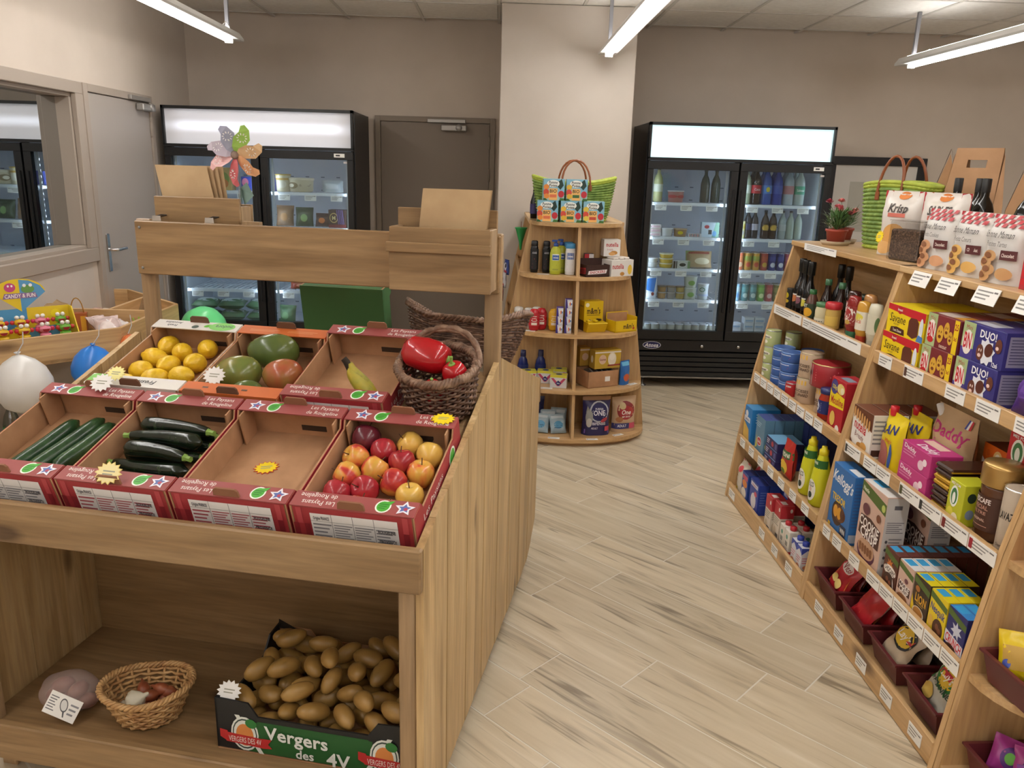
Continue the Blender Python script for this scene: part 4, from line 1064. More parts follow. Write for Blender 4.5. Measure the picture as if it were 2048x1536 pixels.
# ---- peppers
PEP = M('#b3161f', .16, coat=.3)
def pepper(lb, T, s=1.0, st_=True):
    t = thing('red_pepper', lb, 'pepper', T=T @ SCL(s, s, s), group='red peppers in the wicker basket')
    mb = MB(); mb.lathe([(0, .012), (.014, .002), (.03, 0), (.041, .015), (.044, .05), (.042, .075), (.032, .096), (.016, .101), (.006, .094), (0, .09)], PEP, 28, mod=lambda a, z: 1+.075*abs(math.cos(2*a))**1.0-.03); mb.build('flesh', t)
    mb = MB(); mb.lathe([(0, .09), (.014, .097), (.011, .103), (0, .104)], STG, 10); mb.tube([(0, 0, .1), (.002, 0, .115), (.007, 0, .13)], [.006, .005, .006], STG, 7); mb.build('stem', t)
B0 = SLP @ TR(-.122, .60, .0125)
pepper('large red pepper lying across the top of the wicker basket', B0 @ TR(-.098, .035, .158) @ RZ(R(-10)) @ RY(R(95)) @ SCL(.95, .95, 1.1), 1.15)
pepper('red pepper with green stalk upright at the front of the wicker basket', B0 @ TR(.0, -.055, .05) @ RX(R(14)), .74)
pepper('rounded red pepper on the right of the wicker basket', B0 @ TR(.062, -.02, .085) @ RZ(R(15)) @ RY(R(-12)), .76)
pepper('small red pepper behind the large one in the basket', B0 @ TR(.02, .035, .03) @ RX(R(-15)), .62)
# ---- price stars
def star(lb, T, r_, col, edge, group='star-shaped price cards'):
    mb = MB(); n = 14
    def pts(q): return [(q*(1 if i % 2 == 0 else .76)*math.cos(pi*i/n), q*.8*(1 if i % 2 == 0 else .76)*math.sin(pi*i/n)) for i in range(2*n)]
    mb.prism(pts(r_), .0012, M(edge, .6)); mb.prism(pts(r_*.9), .0004, M(col, .6), TR(0, 0, .0013))
    paint(mb, lambda u, v, l: ((u-.5)*r_, (v-.5)*r_*.7, .0018+l), [('L', .1, .2, .95, .8, 2, '#9a9a8a')], asp=1.4)
    o = mb.build('price_star'); o.matrix_world = T; return tag(o, lb, 'price tag', group)
YS, YE = '#f0d414', '#c8442c'
star('yellow star price card on the flap of the banana crate', SLP @ TR(bx_[0]+.085, y2+CD-.022, .1185), .033, YS, YS)
star('yellow star price card on the back flap of the apple crate', SLP @ TR(cx[0]+.11, y1+CD-.016, .1065), .032, YS, YS)
star('yellow star price card lying in the empty red crate', SLP @ TR(cx[1]-.03, .27, .008) @ RZ(.3), .034, YS, YE)
star('cream star price card on the courgette crate', SLP @ TR(cx[2]+.0, y1+.012, .1265) @ RX(R(35)), .036, '#f0e2a8', '#e8d080')
star('white star price card at the back of the cucumber crate', SLP @ TR(cx[3]+.03, y1+CD-.012, .1265) @ RX(R(30)), .036, '#e9e7e4', '#e9e7e4')
star('pale yellow star price card among the lemons', SLP @ TR(bx_[2]-.05, y2+.012, .1275) @ RX(R(30)), .03, '#f2eaa0', '#e8dc90')
star('white star price card leaning on a mango', SLP @ TR(bx_[1]-.07, y2+.055, .118) @ RX(R(40)), .035, '#e9e7e4', '#e9e7e4')
# ---- potatoes
PBT = ST_T @ TR(-.3, .045, .1555)
pb = thing('potato_box', 'green and black printed cardboard box of potatoes on the lower shelf', 'box', T=PBT)
bw_, bd_, bh_ = .52, .345, .145; PBK = M('#1d1e20', .5); PGR = M('#245c2c', .5)
MB().box((0, bd_/2, .003), (bw_, bd_, .006), CARD).build('base', pb)
MB().box((0, bd_/2, .024), (bw_-.012, bd_-.012, .004), CARD).build('inner_tray', pb)
mb = MB()
mb.prism([(-bw_/2, 0), (bw_/2, 0), (bw_/2, bh_), (bw_/2-.09, bh_-.004), (bw_/2-.115, bh_-.04), (-bw_/2+.115, bh_-.04), (-bw_/2+.09, bh_-.004), (-bw_/2, bh_)], .005, PBK, TR(0, .005, .004) @ PXZ)
wm = '#dfe3de'
badge = lambda cx, cy: [('e', cx, cy, .072, .34, wm), ('e', cx, cy, .064, .3, '#3a4a44'), ('e', cx, cy, .058, .27, wm), ('e', cx, cy-.02, .046, .22, '#d98a4a'), ('e', cx+.035, cy+.22, .03, .09, '#2f7a3a', -.3), ('p', [(cx-.1, cy-.2), (cx+.1, cy-.24), (cx+.1, cy-.05), (cx-.1, cy-.01)], '#bd2f30'), ('p', [(cx-.13, cy-.12), (cx-.09, cy-.2), (cx-.09, cy+.02), (cx-.13, cy+.04)], '#bd2f30'), ('p', [(cx+.09, cy-.24), (cx+.14, cy-.22), (cx+.12, cy-.14), (cx+.14, cy-.04), (cx+.09, cy-.04)], '#bd2f30'), ('t', cx, cy-.125, .11, '#f0e8e0', 'VERGERS DES 4V', {'w': .17, 'b': 0})]
paint(mb, lambda u, v, l: (-bw_/2+u*bw_, -.0002-l, .004+v*bh_), [('p', [(.13, .02), (.87, .02), (.78, .64), (.22, .64)], PGR), ('r', .2, .02, .8, .62, PGR), ('p', [(.1, .72), (.125, .72), (.245, .0), (.22, .0)], wm), ('p', [(.9, .72), (.875, .72), (.755, .0), (.78, .0)], wm)]+badge(.15, .36)+badge(.86, .36)+
    [('t', .42, .45, .25, '#e4e8e4', 'Vergers', {'sh': -.05, 'a': -2}), ('t', .46, .14, .17, '#e4e8e4', 'des', {}), ('t', .63, .14, .26, '#e4e8e4', '4V', {})], asp=bw_/bh_)
mb.build('front_wall', pb)
mb = MB(); mb.prism([(-bw_/2, 0), (bw_/2, 0), (bw_/2, bh_), (bw_/2-.1, bh_-.004), (bw_/2-.1, bh_-.03), (-bw_/2+.12, bh_-.03), (-bw_/2+.1, bh_-.004), (-bw_/2, bh_)], .005, CARD, TR(0, bd_, .004) @ PXZ); mb.build('back_wall', pb)
for sx in (-1, 1):
    mb = MB(); mb.prism([(0, 0), (bd_, 0), (bd_, bh_+.005), (bd_-.06, bh_+.002), (bd_-.1, bh_-.04), (.1, bh_-.04), (.06, bh_-.001), (0, bh_-.001)], .005, PBK, TR(sx*(bw_/2-.0025)-.0025, 0, .004) @ PYZ); mb.build('side_wall', pb)
    mb = MB(); mb.prism([(-.03, 0), (.03, 0), (.05*sx-.0, .04), ], .003, PBK, TR(sx*(bw_/2-.04), bd_-.02, bh_+.004)); mb.build('corner_flap', pb)
star('white star price card on the corner of the potato box', PBT @ TR(-bw_/2+.03, .02, bh_+.012) @ RX(R(55)), .034, '#ecebe8', '#ecebe8')
POT = noisy('potato_skin', [(.3, '#8a6a36'), (.55, '#a37e43'), (.8, '#b48f52')], 10, .38, .06, (1, 1, 1), 5, .06)
pvar = []
for k in range(5):
    a, b, c = random.uniform(.04, .052), random.uniform(.022, .027), random.uniform(.021, .025); bend = random.uniform(-.002, .002)
    mb = MB(); mb.sphere(lambda d, a=a, b=b, c=c, bend=bend: Vector((d.x*a, d.y*b*(1+.1*d.x)+bend*d.x*d.x*3, d.z*c)), POT, 14, 9); pvar.append(mb)
pm_ = []
rg = random.Random(11); spots = []
for j in range(5):
    for i in range(8): spots.append((-.225+.064*i+rg.uniform(-.01, .01), .045+.062*j+rg.uniform(-.01, .01), .06, 0))
for j in range(4):
    for i in range(7): spots.append((-.19+.064*i+rg.uniform(-.015, .015), .06+.066*j+rg.uniform(-.015, .015), .105+rg.uniform(-.004, .008), 1))
for j in range(2):
    for i in range(6): spots.append((-.15+.07*i+rg.uniform(-.015, .015), .14+.08*j+rg.uniform(-.015, .015), .145+rg.uniform(-.004, .008), 2))
import numpy as np
_np = len(spots); _P = np.array([q[:3] for q in spots]); _ang = np.array([[rg.uniform(0, 6.3), rg.uniform(-.45, .45)] for _ in range(_np)])
_D = np.stack([np.cos(_ang[:, 0])*np.cos(_ang[:, 1]), np.sin(_ang[:, 0])*np.cos(_ang[:, 1]), np.sin(_ang[:, 1])], 1)
_o = np.repeat(np.arange(_np), 3); _k = np.tile([-.026, 0, .026], _np)
for _it in range(140):                                  # settle the heap: push apart, let sink, keep inside the box
    _P[:, 2] -= .0012 if _it < 90 else 0
    S = _P[_o]+_D[_o]*_k[:, None]
    dv = S[:, None]-S[None]; ds = np.sqrt((dv**2).sum(-1))+1e-9
    rr_ = np.where(_k == 0, .0275, .0235); need = rr_[:, None]+rr_[None]-ds; need[(need < 0) | (_o[:, None] == _o[None])] = 0
    push = (dv/ds[..., None]*need[..., None]*.25).sum(1)
    for q in range(3): np.add.at(_P[:, q], _o, push[:, q])
    S = _P[_o]+_D[_o]*_k[:, None]
    for q, lo, hi in ((0, -bw_/2+.034, bw_/2-.034), (1, .033, bd_-.033), (2, .056, .24)):
        c_ = np.clip(lo-S[:, q], 0, None)-np.clip(S[:, q]-hi, 0, None)
        mx_ = np.zeros(_np); np.add.at(mx_, _o, c_*.6); _P[:, q] += mx_
for i in range(_np):
    k = i % 5
    if k >= len(pm_): o = pvar[k].build('potato'); pm_.append(o)
    else: o = pm_[k].copy(); COL.objects.link(o)
    o.matrix_world = PBT @ TR(*_P[i]) @ RZ(_ang[i, 0]) @ RY(-_ang[i, 1]) @ RX(rg.uniform(0, 6))
    tag(o, 'smooth yellow oval potato in the green and black box', 'potato', 'potatoes in the box')
# ---- small split-cane basket with shallots and garlic, net bag of shallots
sb = thing('wicker_basket', 'small pale cane basket of shallots and garlic on the lower shelf', 'basket', T=ST_T @ TR(-.8, .115, .1585) @ RZ(R(20)))
wicker('b', sb, 9, lambda f: (.075+.04*f, .06+.035*f, .005+.085*f), 16, WKL, .0045, .004, dz=lambda t, f: .012*f*abs(math.cos(t)), rimr=.008)
SHM = noisy('shallot_skin', [(.3, '#7d3f2a'), (.55, '#9c5638'), (.8, '#b5774f')], 30, .35, .05, (1, 1, .3))
mb = MB(); mb.lathe([(0, -.026), (.004, -.024), (.013, -.016), (.0175, 0), (.014, .014), (.006, .024), (.003, .032), (0, .036)], SHM, 12)
S0 = None; SBT = ST_T @ TR(-.8, .115, .1585) @ RZ(R(20))
for i, (x, y, z) in enumerate([(-.03, .02, .03), (.01, .03, .03), (.045, .01, .03), (.05, -.025, .032), (-.05, -.01, .034), (.0, -.005, .055), (.04, .025, .058), (-.025, .035, .055), (.065, .02, .05), (.02, -.03, .03)]):
    if S0 is None: o = mb.build('shallot'); S0 = o; tag(o, 'copper-brown shallot in the pale cane basket', 'shallot', 'shallots in the cane basket')
    else: o = S0.copy(); COL.objects.link(o)
    o.matrix_world = SBT @ TR(x*.75, y*.75, z+.006) @ RZ(rg.uniform(0, 6)) @ RY(rg.uniform(.7, 1.6))
GAR = noisy('garlic_skin', [(.3, '#c9bfa6'), (.7, '#ded6c2')], 12, .5, .1)
for i, (x, y, z, s) in enumerate([(-.025, -.03, .068, 1.15), (-.055, -.02, .045, .7)]):
    t = thing('garlic_bulb', ['whole cream garlic bulb in the pale cane basket', 'small garlic piece beside the garlic bulb'][i], 'garlic', T=SBT @ TR(x, y, z) @ RY(R(60)) @ SCL(s, s, s))
    mb = MB(); mb.lathe([(0, -.018), (.012, -.018), (.023, -.006), (.024, .004), (.015, .016), (.006, .024), (.004, .034), (0, .036)], GAR, 18, mod=lambda a, z: 1+.06*math.cos(7*a)); mb.build('bulb', t)
    mb = MB(); mb.lathe([(0, -.0195), (.008, -.0195), (.008, -.017), (0, -.016)], M('#a8946e', .8), 8); mb.build('root_plate', t)
nbT = ST_T @ TR(-1.03, .105, .1545)
nb = thing('net_bag', 'white net bag of pink shallots with a paper tag on the lower shelf', 'bag', T=nbT)
mb = MB(); mb.sphere(lambda d: Vector((d.x*.088*(1+.08*math.sin(5*d.y)), d.y*.062, max(-.045, d.z*.052*(1+.1*math.sin(4*d.x+1)))+.046)), MESHBAG, 20, 12); mb.build('net', nb)
PSH = noisy('pink_shallot_skin', [(.3, '#8c5a4e'), (.7, '#b5867a')], 20, .45)
mbp = MB(); mbp.sphere(lambda d: Vector((d.x*.03, d.y*.021, d.z*.021)), PSH, 12, 8); P0 = None
for (x, y, z) in [(-.05, .0, .024), (.0, .015, .024), (.045, .0, .024), (-.01, -.025, .024), (-.03, .01, .055), (.025, .0, .055)]:
    o = mbp.build('shallot', nb) if P0 is None else bpy.data.objects.new('shallot', P0.data)
    if P0 is None: P0 = o
    else: COL.objects.link(o); o.parent = nb
    o.location = (x, y, z); o.rotation_euler = (0, 0, random.uniform(0, 3))
mb = MB(); mb.box((0, 0, 0), (.088, .0012, .058), PAPER, bv=.0004)
paint(mb, lambda u, v, l: ((u-.5)*.088, -.0008-l, (v-.5)*.058), [('L', .05, .15, .3, .85, 6, '#77777a'), ('e', .52, .58, .12, .3, '#5a5a5e', .4), ('e', .52, .58, .095, .24, '#d9d8d6', .4), ('p', [(.55, .35), (.62, .1), (.66, .1), (.6, .38)], '#5a5a5e'), ('L', .7, .2, .95, .8, 3, '#8a8a90')], asp=1.5)
o = mb.build('paper_tag', nb); o.location = (.03, -.066, .05); o.rotation_euler = (R(-28), R(22), R(6))
# ---- paper bags on the stand
def paper_bag(lb, T, w_, h_, col, gname):
    mb = MB()
    f = lambda s: (lambda a, b: ((a-.5)*w_, s*(.0006+.0018*abs(math.sin(pi*a)))+.006*math.sin(2.2*a+.5)*b*b+.002*math.sin(7*a+5*b)*b, b*h_))
    mb.grid(f(-1), 10, 8, KRAFT); mb.grid(f(1), 10, 8, KRAFT)
    o = mb.build('paper_bag'); o.matrix_world = T; o.data.transform(Matrix(((1, 0, col, 0), (0, 1, 0, 0), (0, 0, 1, 0), (0, 0, 0, 1)))); return tag(o, lb, 'paper bag', gname)
for k in range(2):
    paper_bag(['flat kraft paper bag standing in the pine bag box', 'second kraft paper bag behind the front one in the pine bag box', 'rearmost kraft paper bag in the pine bag box'][k], ST_T @ TR(-.142+.002*k, .683+.0065*k, 1.288) @ RX(R(-1.2)), .195, .255, .1, 'paper bags in the bag box')
for k in range(4):
    paper_bag('kraft paper bag in the stack behind the top board, leaning left', ST_T @ TR(-1.008+.006*k, .829+.010*k, 1.37) @ RX(R(-3)), .18, .215, -.22+.03*k, 'paper bags in the bag holder')
# ---- toy windmill
wmT = ST_T @ TR(-.862, .85, 1.35)
wm_ = thing('toy_windmill', 'pastel paper windmill with seven petals on a clear stick above the stand', 'windmill', T=wmT)
mb = MB(); mb.tube([(0, 0, 0), (.0, -.004, .27)], .0035, CLEAR, 8); mb.build('stick', wm_)
for k, (a, c) in enumerate(((112, '#9a9bb0'), (62, '#9cc25a'), (12, '#e0bd92'), (-40, '#e6ad80'), (-95, '#d06a70'), (-160, '#e0b0b0'), (160, '#bcb0be'))):
    mb = MB(); c1 = M(c, .5)
    out = [(0, 0), (.03, -.016), (.062, -.022), (.088, -.008), (.096, .01), (.088, .02), (.07, .016), (.05, .024), (.022, .018)]
    hole = []
    T = RY(R(-a)) @ RX(R(14))
    vs = [T @ Vector((x, -.002-.012*math.sin(pi*min(1, x/.09))*(1 if y > 0 else .2), y)) for x, y in out]
    vs2 = [v+Vector((0, .0008, 0)) for v in vs]; n = len(vs)
    mb.add(vs+vs2, [tuple(range(n))]+[tuple(range(2*n-1, n-1, -1))]+[(i, (i+1) % n, (i+1) % n+n, i+n) for i in range(n)], c1)
    for q in range(10):
        aa = 2*pi*q/10; p0 = (.058+.009*math.cos(aa), .0+.009*math.sin(aa)); p1 = (.058+.015*math.cos(aa), .0+.015*math.sin(aa)); nx_ = .0013
        yy = lambda x, y: -.0035-.012*math.sin(pi*min(1, x/.09))*(1 if y > 0 else .2)
        qd = [(p0[0]-nx_*math.sin(aa), p0[1]+nx_*math.cos(aa)), (p0[0]+nx_*math.sin(aa), p0[1]-nx_*math.cos(aa)), (p1[0]+nx_*math.sin(aa), p1[1]-nx_*math.cos(aa)), (p1[0]-nx_*math.sin(aa), p1[1]+nx_*math.cos(aa))]
        mb.add([T @ Vector((x, yy(x, y)-.0015, y)) for x, y in qd], [(0, 1, 2, 3)], M('#e9e6e4', .6))
    o = mb.build('petal', wm_); o.location = (0, -.012, .27)
mb = MB(); mb.lathe([(0, 0), (.012, 0), (.013, .004), (.006, .007), (0, .007)], M('#8a7468', .4), 16, TR(0, -.016, .27) @ RX(pi/2)); mb.build('hub', wm_)
mb = MB(); mb.add([(0, 0, 0), (.03, -.01, .02), (.05, -.008, -.02), (.015, -.004, -.05)], [(0, 1, 2, 3)], M('#7d9a92', .5)); mb.add([(0, 0, 0), (.012, -.012, -.0), (.012, -.01, -.05), (0, 0, -.03)], [(0, 1, 2, 3)], M('#56706a', .5)); o = mb.build('leaf', wm_); o.location = (.004, -.006, .17)
sg = thing('clear_sign', 'clear acrylic sign holder beside the toy windmill', 'sign', T=ST_T @ TR(-.9, .862, 1.352))
MB().box((0, 0, .06), (.07, .002, .12), CLEAR).build('sheet', sg); MB().box((0, .004, .005), (.07, .02, .004), CLEAR).build('foot', sg)
# ================================================================ GOODS ON THE LONG SHELF ISLAND
def GP(a0, w_, lv, d_, back=0.0, dz=0.0):
    z = LV[lv]+.0006+dz
    return tuple(G(a0+w_/2, (inset(LIPT[lv])+.016 if lv else .25)+back+d_/2, z))
def gbox(name, lb, cat, lv, a0, size, base, back=0.0, dz=0.0, group=None, turn=0.0, **kw):
    w_, d_, h_ = size
    return carton(name, lb, cat, size, base, GP(a0, w_, lv, d_, back, dz), G_RZ+turn, group=group, **kw)
def again(o, lv, a0, w_, d_, back=0.0, dz=0.0, turn=0.0, label=None):
    if o.type == 'EMPTY': return dup(o, GP(a0, w_, lv, d_, back, dz), G_RZ+turn, label)
    c = o.copy(); COL.objects.link(c); c.location = GP(a0, w_, lv, d_, back, dz); c.rotation_euler = (0, 0, G_RZ+turn)
    if label: c['label'] = label
    return c
T_ = lambda x, y, h, c, s, **o: ('t', x, y, h, c, s, o)
# ---- bay 2, upper shelf: biscuits
sav = [('p', [(0, .8), (1, .68), (1, 1), (0, 1)], '#c8202c'), ('e', .33, .86, .07, .14, '#b51a26'), T_(.33, .87, .09, '#f4e8e0', 'Brossard', w=.13), T_(.3, .55, .3, '#3a211a', 'Savane', b=0, w=.44, sh=.15), T_(.28, .33, .07, '#6a4a30', 'POCKET', b=0), ('p', [(.12, .02), (.52, .02), (.5, .22), (.3, .26), (.14, .2)], '#4a2416'), T_(.32, .13, .09, '#f4e8e0', 'Tout Choco', w=.24), ('p', [(.6, .12), (.74, .04), (.86, .16), (.86, .62), (.8, .74), (.64, .72), (.6, .6)], '#5f2f20'), ('e', .93, .45, .05, .36, '#dfe3ea'), ('p', [(.84, .0), (1, .0), (1, .2), (.88, .24)], '#4a7fc0')]
o1 = gbox('cake_box', 'yellow and red chocolate cake box on the bottom of the pair on the upper shelf', 'biscuits', 1, 1.056, (.245, .13, .098), '#efd018', front=sav, topc='#ead01c', side='#e4c41a', group='chocolate cake boxes')
again(o1, 1, 1.062, .245, .13, 0.004, .0985, label='yellow and red chocolate cake box on top of the pair on the upper shelf')
for dz in (0, .0985): again(o1, 1, 1.060, .245, .13, .136, dz, label='yellow and red chocolate cake box behind the front pair')
bn_ = [('r', 0, 0, .3, 1, '#a9bb86'), T_(.15, .86, .12, '#b5404a', 'Mini', b=0), ('e', .15, .45, .13, .36, '#efe6e0'), T_(.15, .5, .42, '#c8202c', 'BN', w=.22), ('e', .15, .2, .1, .1, '#c8202c')]
for cx_, cy_, rx_, ry_ in ((.44, .45, .105, .27), (.63, .62, .085, .24), (.77, .42, .075, .2)):
    bn_ += [('e', cx_, cy_, rx_, ry_, '#d9a83c'), ('e', cx_-rx_*.35, cy_+ry_*.25, .012, .04, '#7a4a1a'), ('e', cx_+rx_*.3, cy_+ry_*.25, .012, .04, '#7a4a1a'), ('e', cx_, cy_-ry_*.3, rx_*.45, ry_*.2, '#7a3a1a')]
bn_ += [('r', .86, 0, 1, 1, '#ecc81e'), T_(.93, .8, .18, '#a8202c', '25', w=.11), T_(.93, .45, .1, '#a8202c', '3x5', w=.09), T_(.6, .1, .08, '#f0dcc8', 'CHOCOLAT', w=.24)]
o1 = gbox('biscuit_box', 'dark red mini biscuit box with smiling biscuits, lower one of two', 'biscuits', 1, 1.318, (.178, .15, .104), '#7c2a30', front=bn_, topc='#8a4444', side='#7c2a30', group='mini biscuit boxes', top=[('r', .1, .1, .6, .5, '#d8c8c0'), ('r', .62, .1, .95, .5, '#d69a3c')])
again(o1, 1, 1.322, .178, .15, .004, .1045, label='dark red mini biscuit box with smiling biscuits, upper one of two')
for dz in (0, .1045): again(o1, 1, 1.32, .178, .15, .157, dz, label='dark red mini biscuit box in the row behind')
duo = [('r', 0, 0, .3, 1, '#a9bb86'), ('r', 0, 0, .3, .3, '#4b3f8c'), T_(.15, .86, .12, '#b5404a', 'Mini', b=0), ('e', .15, .45, .12, .34, '#efe6e0'), T_(.15, .5, .42, '#c8202c', 'BN', w=.2), ('*', .62, .35, .38, '#e4e6f0', 9, .75), T_(.62, .8, .2, '#f4f4fa', 'DUO!', w=.4), ('e', .48, .3, .085, .22, '#6a3a2c'), ('e', .88, .6, .075, .19, '#6a3a2c'), ('e', .46, .36, .012, .04, '#f0e0d8'), ('e', .51, .36, .012, .04, '#f0e0d8'), ('e', .48, .22, .04, .05, '#f0d0c8'), ('e', .68, .42, .09, .19, '#5a2c22', -.6), ('e', .86, .54, .035, .05, '#f0d0c8'), T_(.86, .1, .12, '#f0f0f8', '12x6', w=.14)]
o1 = gbox('biscuit_box', 'blue and green double biscuit box, lower one of two', 'biscuits', 1, 1.512, (.2, .15, .108), '#37347e', front=duo, topc='#4a4488', right=[('r', .08, .1, .92, .9, '#8d8aa6'), ('L', .12, .15, .88, .85, 9, '#5a577a')], group='double biscuit boxes', top=[('r', .1, .1, .6, .5, '#d0d0dc')])
again(o1, 1, 1.516, .2, .15, .004, .1085, label='blue and green double biscuit box, upper one of two')
again(o1, 1, 1.514, .2, .15, .157, 0, label='blue and green double biscuit box in the row behind')
again(o1, 1, 1.514, .2, .15, .157, .1085, label='blue and green double biscuit box in the row behind')
pouch('biscuit_bag', 'crumpled purple biscuit bag at the end of the upper shelf', 'bag', (.2, .07, .17), '#5b3a8c', G(1.842, .145+.07, LV[1]+.001), (R(-8), 0, G_RZ+.1), front=[('r', .1, .3, .9, .75, '#6d4aa0'), ('p', [(.2, .8), (.45, .95), (.55, .7)], '#cfc8dc'), T_(.5, .5, .16, '#e8e0f0', 'Milka', sh=.2)], gusset=False, seed=4, crinkle=.012)
# ---- bay 2, second shelf
nut = [('p', [(0, .78), (1, .6), (1, 1), (0, 1)], '#6a3c26'), T_(.42, .58, .22, '#c8202c', 'nutella', w=.62, a=-6), T_(.42, .585, .22, '#c8202c', 'n', w=.0001), T_(.42, .36, .13, '#8a4a4a', 'B-ready', b=0, w=.46, a=-6), ('e', .5, .14, .16, .08, '#b5803c'), ('e', .68, .18, .16, .09, '#cf9a4e'), ('p', [(0, 0), (.3, 0), (0, .22)], '#6a3c26')]+[('e', .08+.13*i, .84-.022*i, .05, .13, '#cf9a5e') for i in range(7)]
o1 = gbox('wafer_box', 'white hazelnut wafer box with brown corners on the second shelf', 'biscuits', 2, 1.056, (.15, .06, .16), '#e9e6e2', front=nut, side='#e2dfdc', topc='#7a4a38', right=[('L', .1, .3, .9, .9, 6, '#8a8a90'), ('r', .1, .05, .9, .2, '#4a3028')], group='hazelnut wafer boxes')
for k in (1, 2, 3): again(o1, 2, 1.057, .15, .06, .064*k, label='white hazelnut wafer box in the row behind the front one')
bnn = [('p', [(0, 0), (.75, 0), (.8, .25), (.6, .45), (.2, .5), (0, .45)], '#b5706a'), ('e', .3, .2, .36, .28, '#a8625c'), ('o', .75, .25, .06, .24, '#3a5aa0'), T_(.5, .72, .16, '#27307c', 'BAN', sh=.2, a=8, w=.7), T_(.6, .52, .07, '#c8702c', 'Magic', sh=.2)]
for k in range(2):
    pouch('cocoa_bag', ['yellow and blue cocoa powder bag with red cap on the second shelf', 'second yellow cocoa powder bag behind the first one'][k], 'bag', (.13, .06, .19), '#e2c81e', G(1.283-.01*k, .08+.062+.085*k, LV[2]+.001), G_RZ, front=bnn, seed=8+k, group='cocoa powder bags')
    c = bpy.data.objects['cocoa_bag' if k == 0 else 'cocoa_bag.001']; mb = MB(); mb.lathe([(.012, -.015), (.014, 0), (.014, .018), (0, .018)], M('#c8202c', .35), 12, TR(-.035, 0, .19)); mb.build('screw_cap', c)
c = pouch('sugar_bag', 'large kraft paper sugar bag with pink lettering and a white spout', 'bag', (.215, .066, .255), KRAFT, G(1.448, .08+.162, LV[2]+.001), G_RZ+.03, front=[T_(.52, .72, .15, '#bb2f78', 'Daddy', w=.85), T_(.4, .53, .1, '#bb4a80', 'Sucre', b=0, w=.45, sh=.2), T_(.42, .4, .07, '#bb4a80', 'en', b=0, sh=.2), T_(.45, .3, .08, '#bb4a80', 'poudre', b=0, w=.4, sh=.2), ('p', [(.74, .32), (.92, .3), (.9, .38), (.8, .4)], '#bb5a80'), ('r', .8, .84, .84, .95, '#3a4a9a'), ('r', .84, .84, .88, .95, '#f0f0f0'), ('r', .88, .84, .92, .95, '#c8303a')], seed=3)
mb = MB(); mb.lathe([(.011, -.02), (.013, 0), (.013, .02), (0, .02)], WHITE, 12, TR(-.085, -.004, .232) @ RY(R(-35))); mb.build('screw_cap', c)
org = [('p', [(0, .5), (.3, .2), (.6, .45), (1, .15), (1, 0), (0, 0)], '#e9e4e0'), ('e', .55, .6, .17, .3, '#e8c27a'), ('e', .55, .62, .1, .18, '#efe2c8'), ('e', .2, .7, .06, .12, '#c85a1e')]
o1 = gbox('tea_box', 'orange and white box, lower one of two behind the pink sugar', 'box', 2, 1.525, (.13, .12, .09), '#d9651c', back=.19, front=org, topc='#7a3a20', group='orange boxes')
again(o1, 2, 1.528, .13, .12, .192, .0905, label='orange and white box, upper one of two behind the pink sugar')
dad = [T_(.28, .8, .2, '#f2e6ec', 'Daddy', w=.42, a=-4), ('L', .06, .4, .5, .66, 2, '#d98ab0'), ('e', .7, .35, .1, .22, '#e8c8d8'), ('e', .82, .55, .07, .16, '#f0dce6')]
o1 = gbox('sugar_box', 'bright pink sugar cube box, lower one of two', 'box', 2, 1.405, (.17, .1, .072), '#c03a80', front=dad, top=[T_(.6, .3, .3, '#f2e6ec', 'Daddy', w=.6), ('r', .1, .55, .7, .9, '#e9c8b8')], right=[('e', .5, .5, .2, .35, '#d98ab0')], group='pink sugar boxes')
again(o1, 2, 1.407, .17, .1, .002, .0725, label='bright pink sugar cube box, upper one of two')
CHO = M('#3a2018', .25); GOLD = M('#c79a2e', .3, .6)
for k in range(8):
    mb = MB(); mb.box((0, 0, .0085), (.085, .16, .017), [GOLD, CHO, CHO, CHO, GOLD, GOLD, CHO, CHO][k], bv=.005); mb.box((0, 0, .0085), (.086, .158, .004), GOLD if k % 2 else CHO)
    o = mb.build('chocolate_bar'); o.location = GP(1.598, .085, 2, .16, .004, .0178*k); o.rotation_euler = (0, 0, G_RZ+random.uniform(-.05, .05))
    tag(o, 'dark brown and gold wrapped chocolate tablet in the stack beside the pink sugar', 'chocolate', 'stacked chocolate tablets')
pom = lambda base, frt: [('e', .4, .62, .26, .26, '#eef0ea'), ('e', .4, .62, .2, .2, '#3f7a4a'), ('e', .4, .58, .1, .14, '#eef0ea'), ('e', .3, .2, .2, .14, frt), ('e', .62, .14, .2, .12, '#f0e6c8'), T_(.42, .92, .06, '#f4ecec', 'MES POM', w=.6)]
o1 = gbox('compote_box', 'lime green fruit compote box at the front of the second shelf', 'box', 2, 1.69, (.075, .08, .125), '#bcbf2a', front=pom('', '#d8d04a'), right=[('e', .3, .7, .16, .12, '#2a3a2a'), ('e', .3, .3, .16, .12, '#8a9ab0'), ('L', .5, .2, .9, .8, 4, '#e8e8d0')])
pr = [('e', .28, .72, .16, .13, '#2a2a2a'), ('e', .75, .5, .14, .12, '#2a2a2a'), ('e', .25, .35, .15, .13, '#8a9ab0'), ('L', .45, .62, .95, .8, 3, '#f0d8d8'), ('L', .1, .44, .6, .56, 2, '#f0d8d8'), ('e', .7, .12, .24, .1, '#efe0c8'), ('e', .3, .1, .22, .1, '#d8504a'), T_(.5, .92, .07, '#f4ecec', 'MES POMMIERS', w=.8)]
o1 = gbox('compote_box', 'bright red apple compote box at the bottom of a stack of two', 'box', 2, 1.745, (.105, .11, .145), '#c2262e', back=.112, front=pom('', '#e8c8a0'), right=pr, topc='#d8b0a8', group='red compote boxes')
again(o1, 2, 1.745, .105, .11, .113, .1455, label='bright red apple compote box on top of a stack of two')
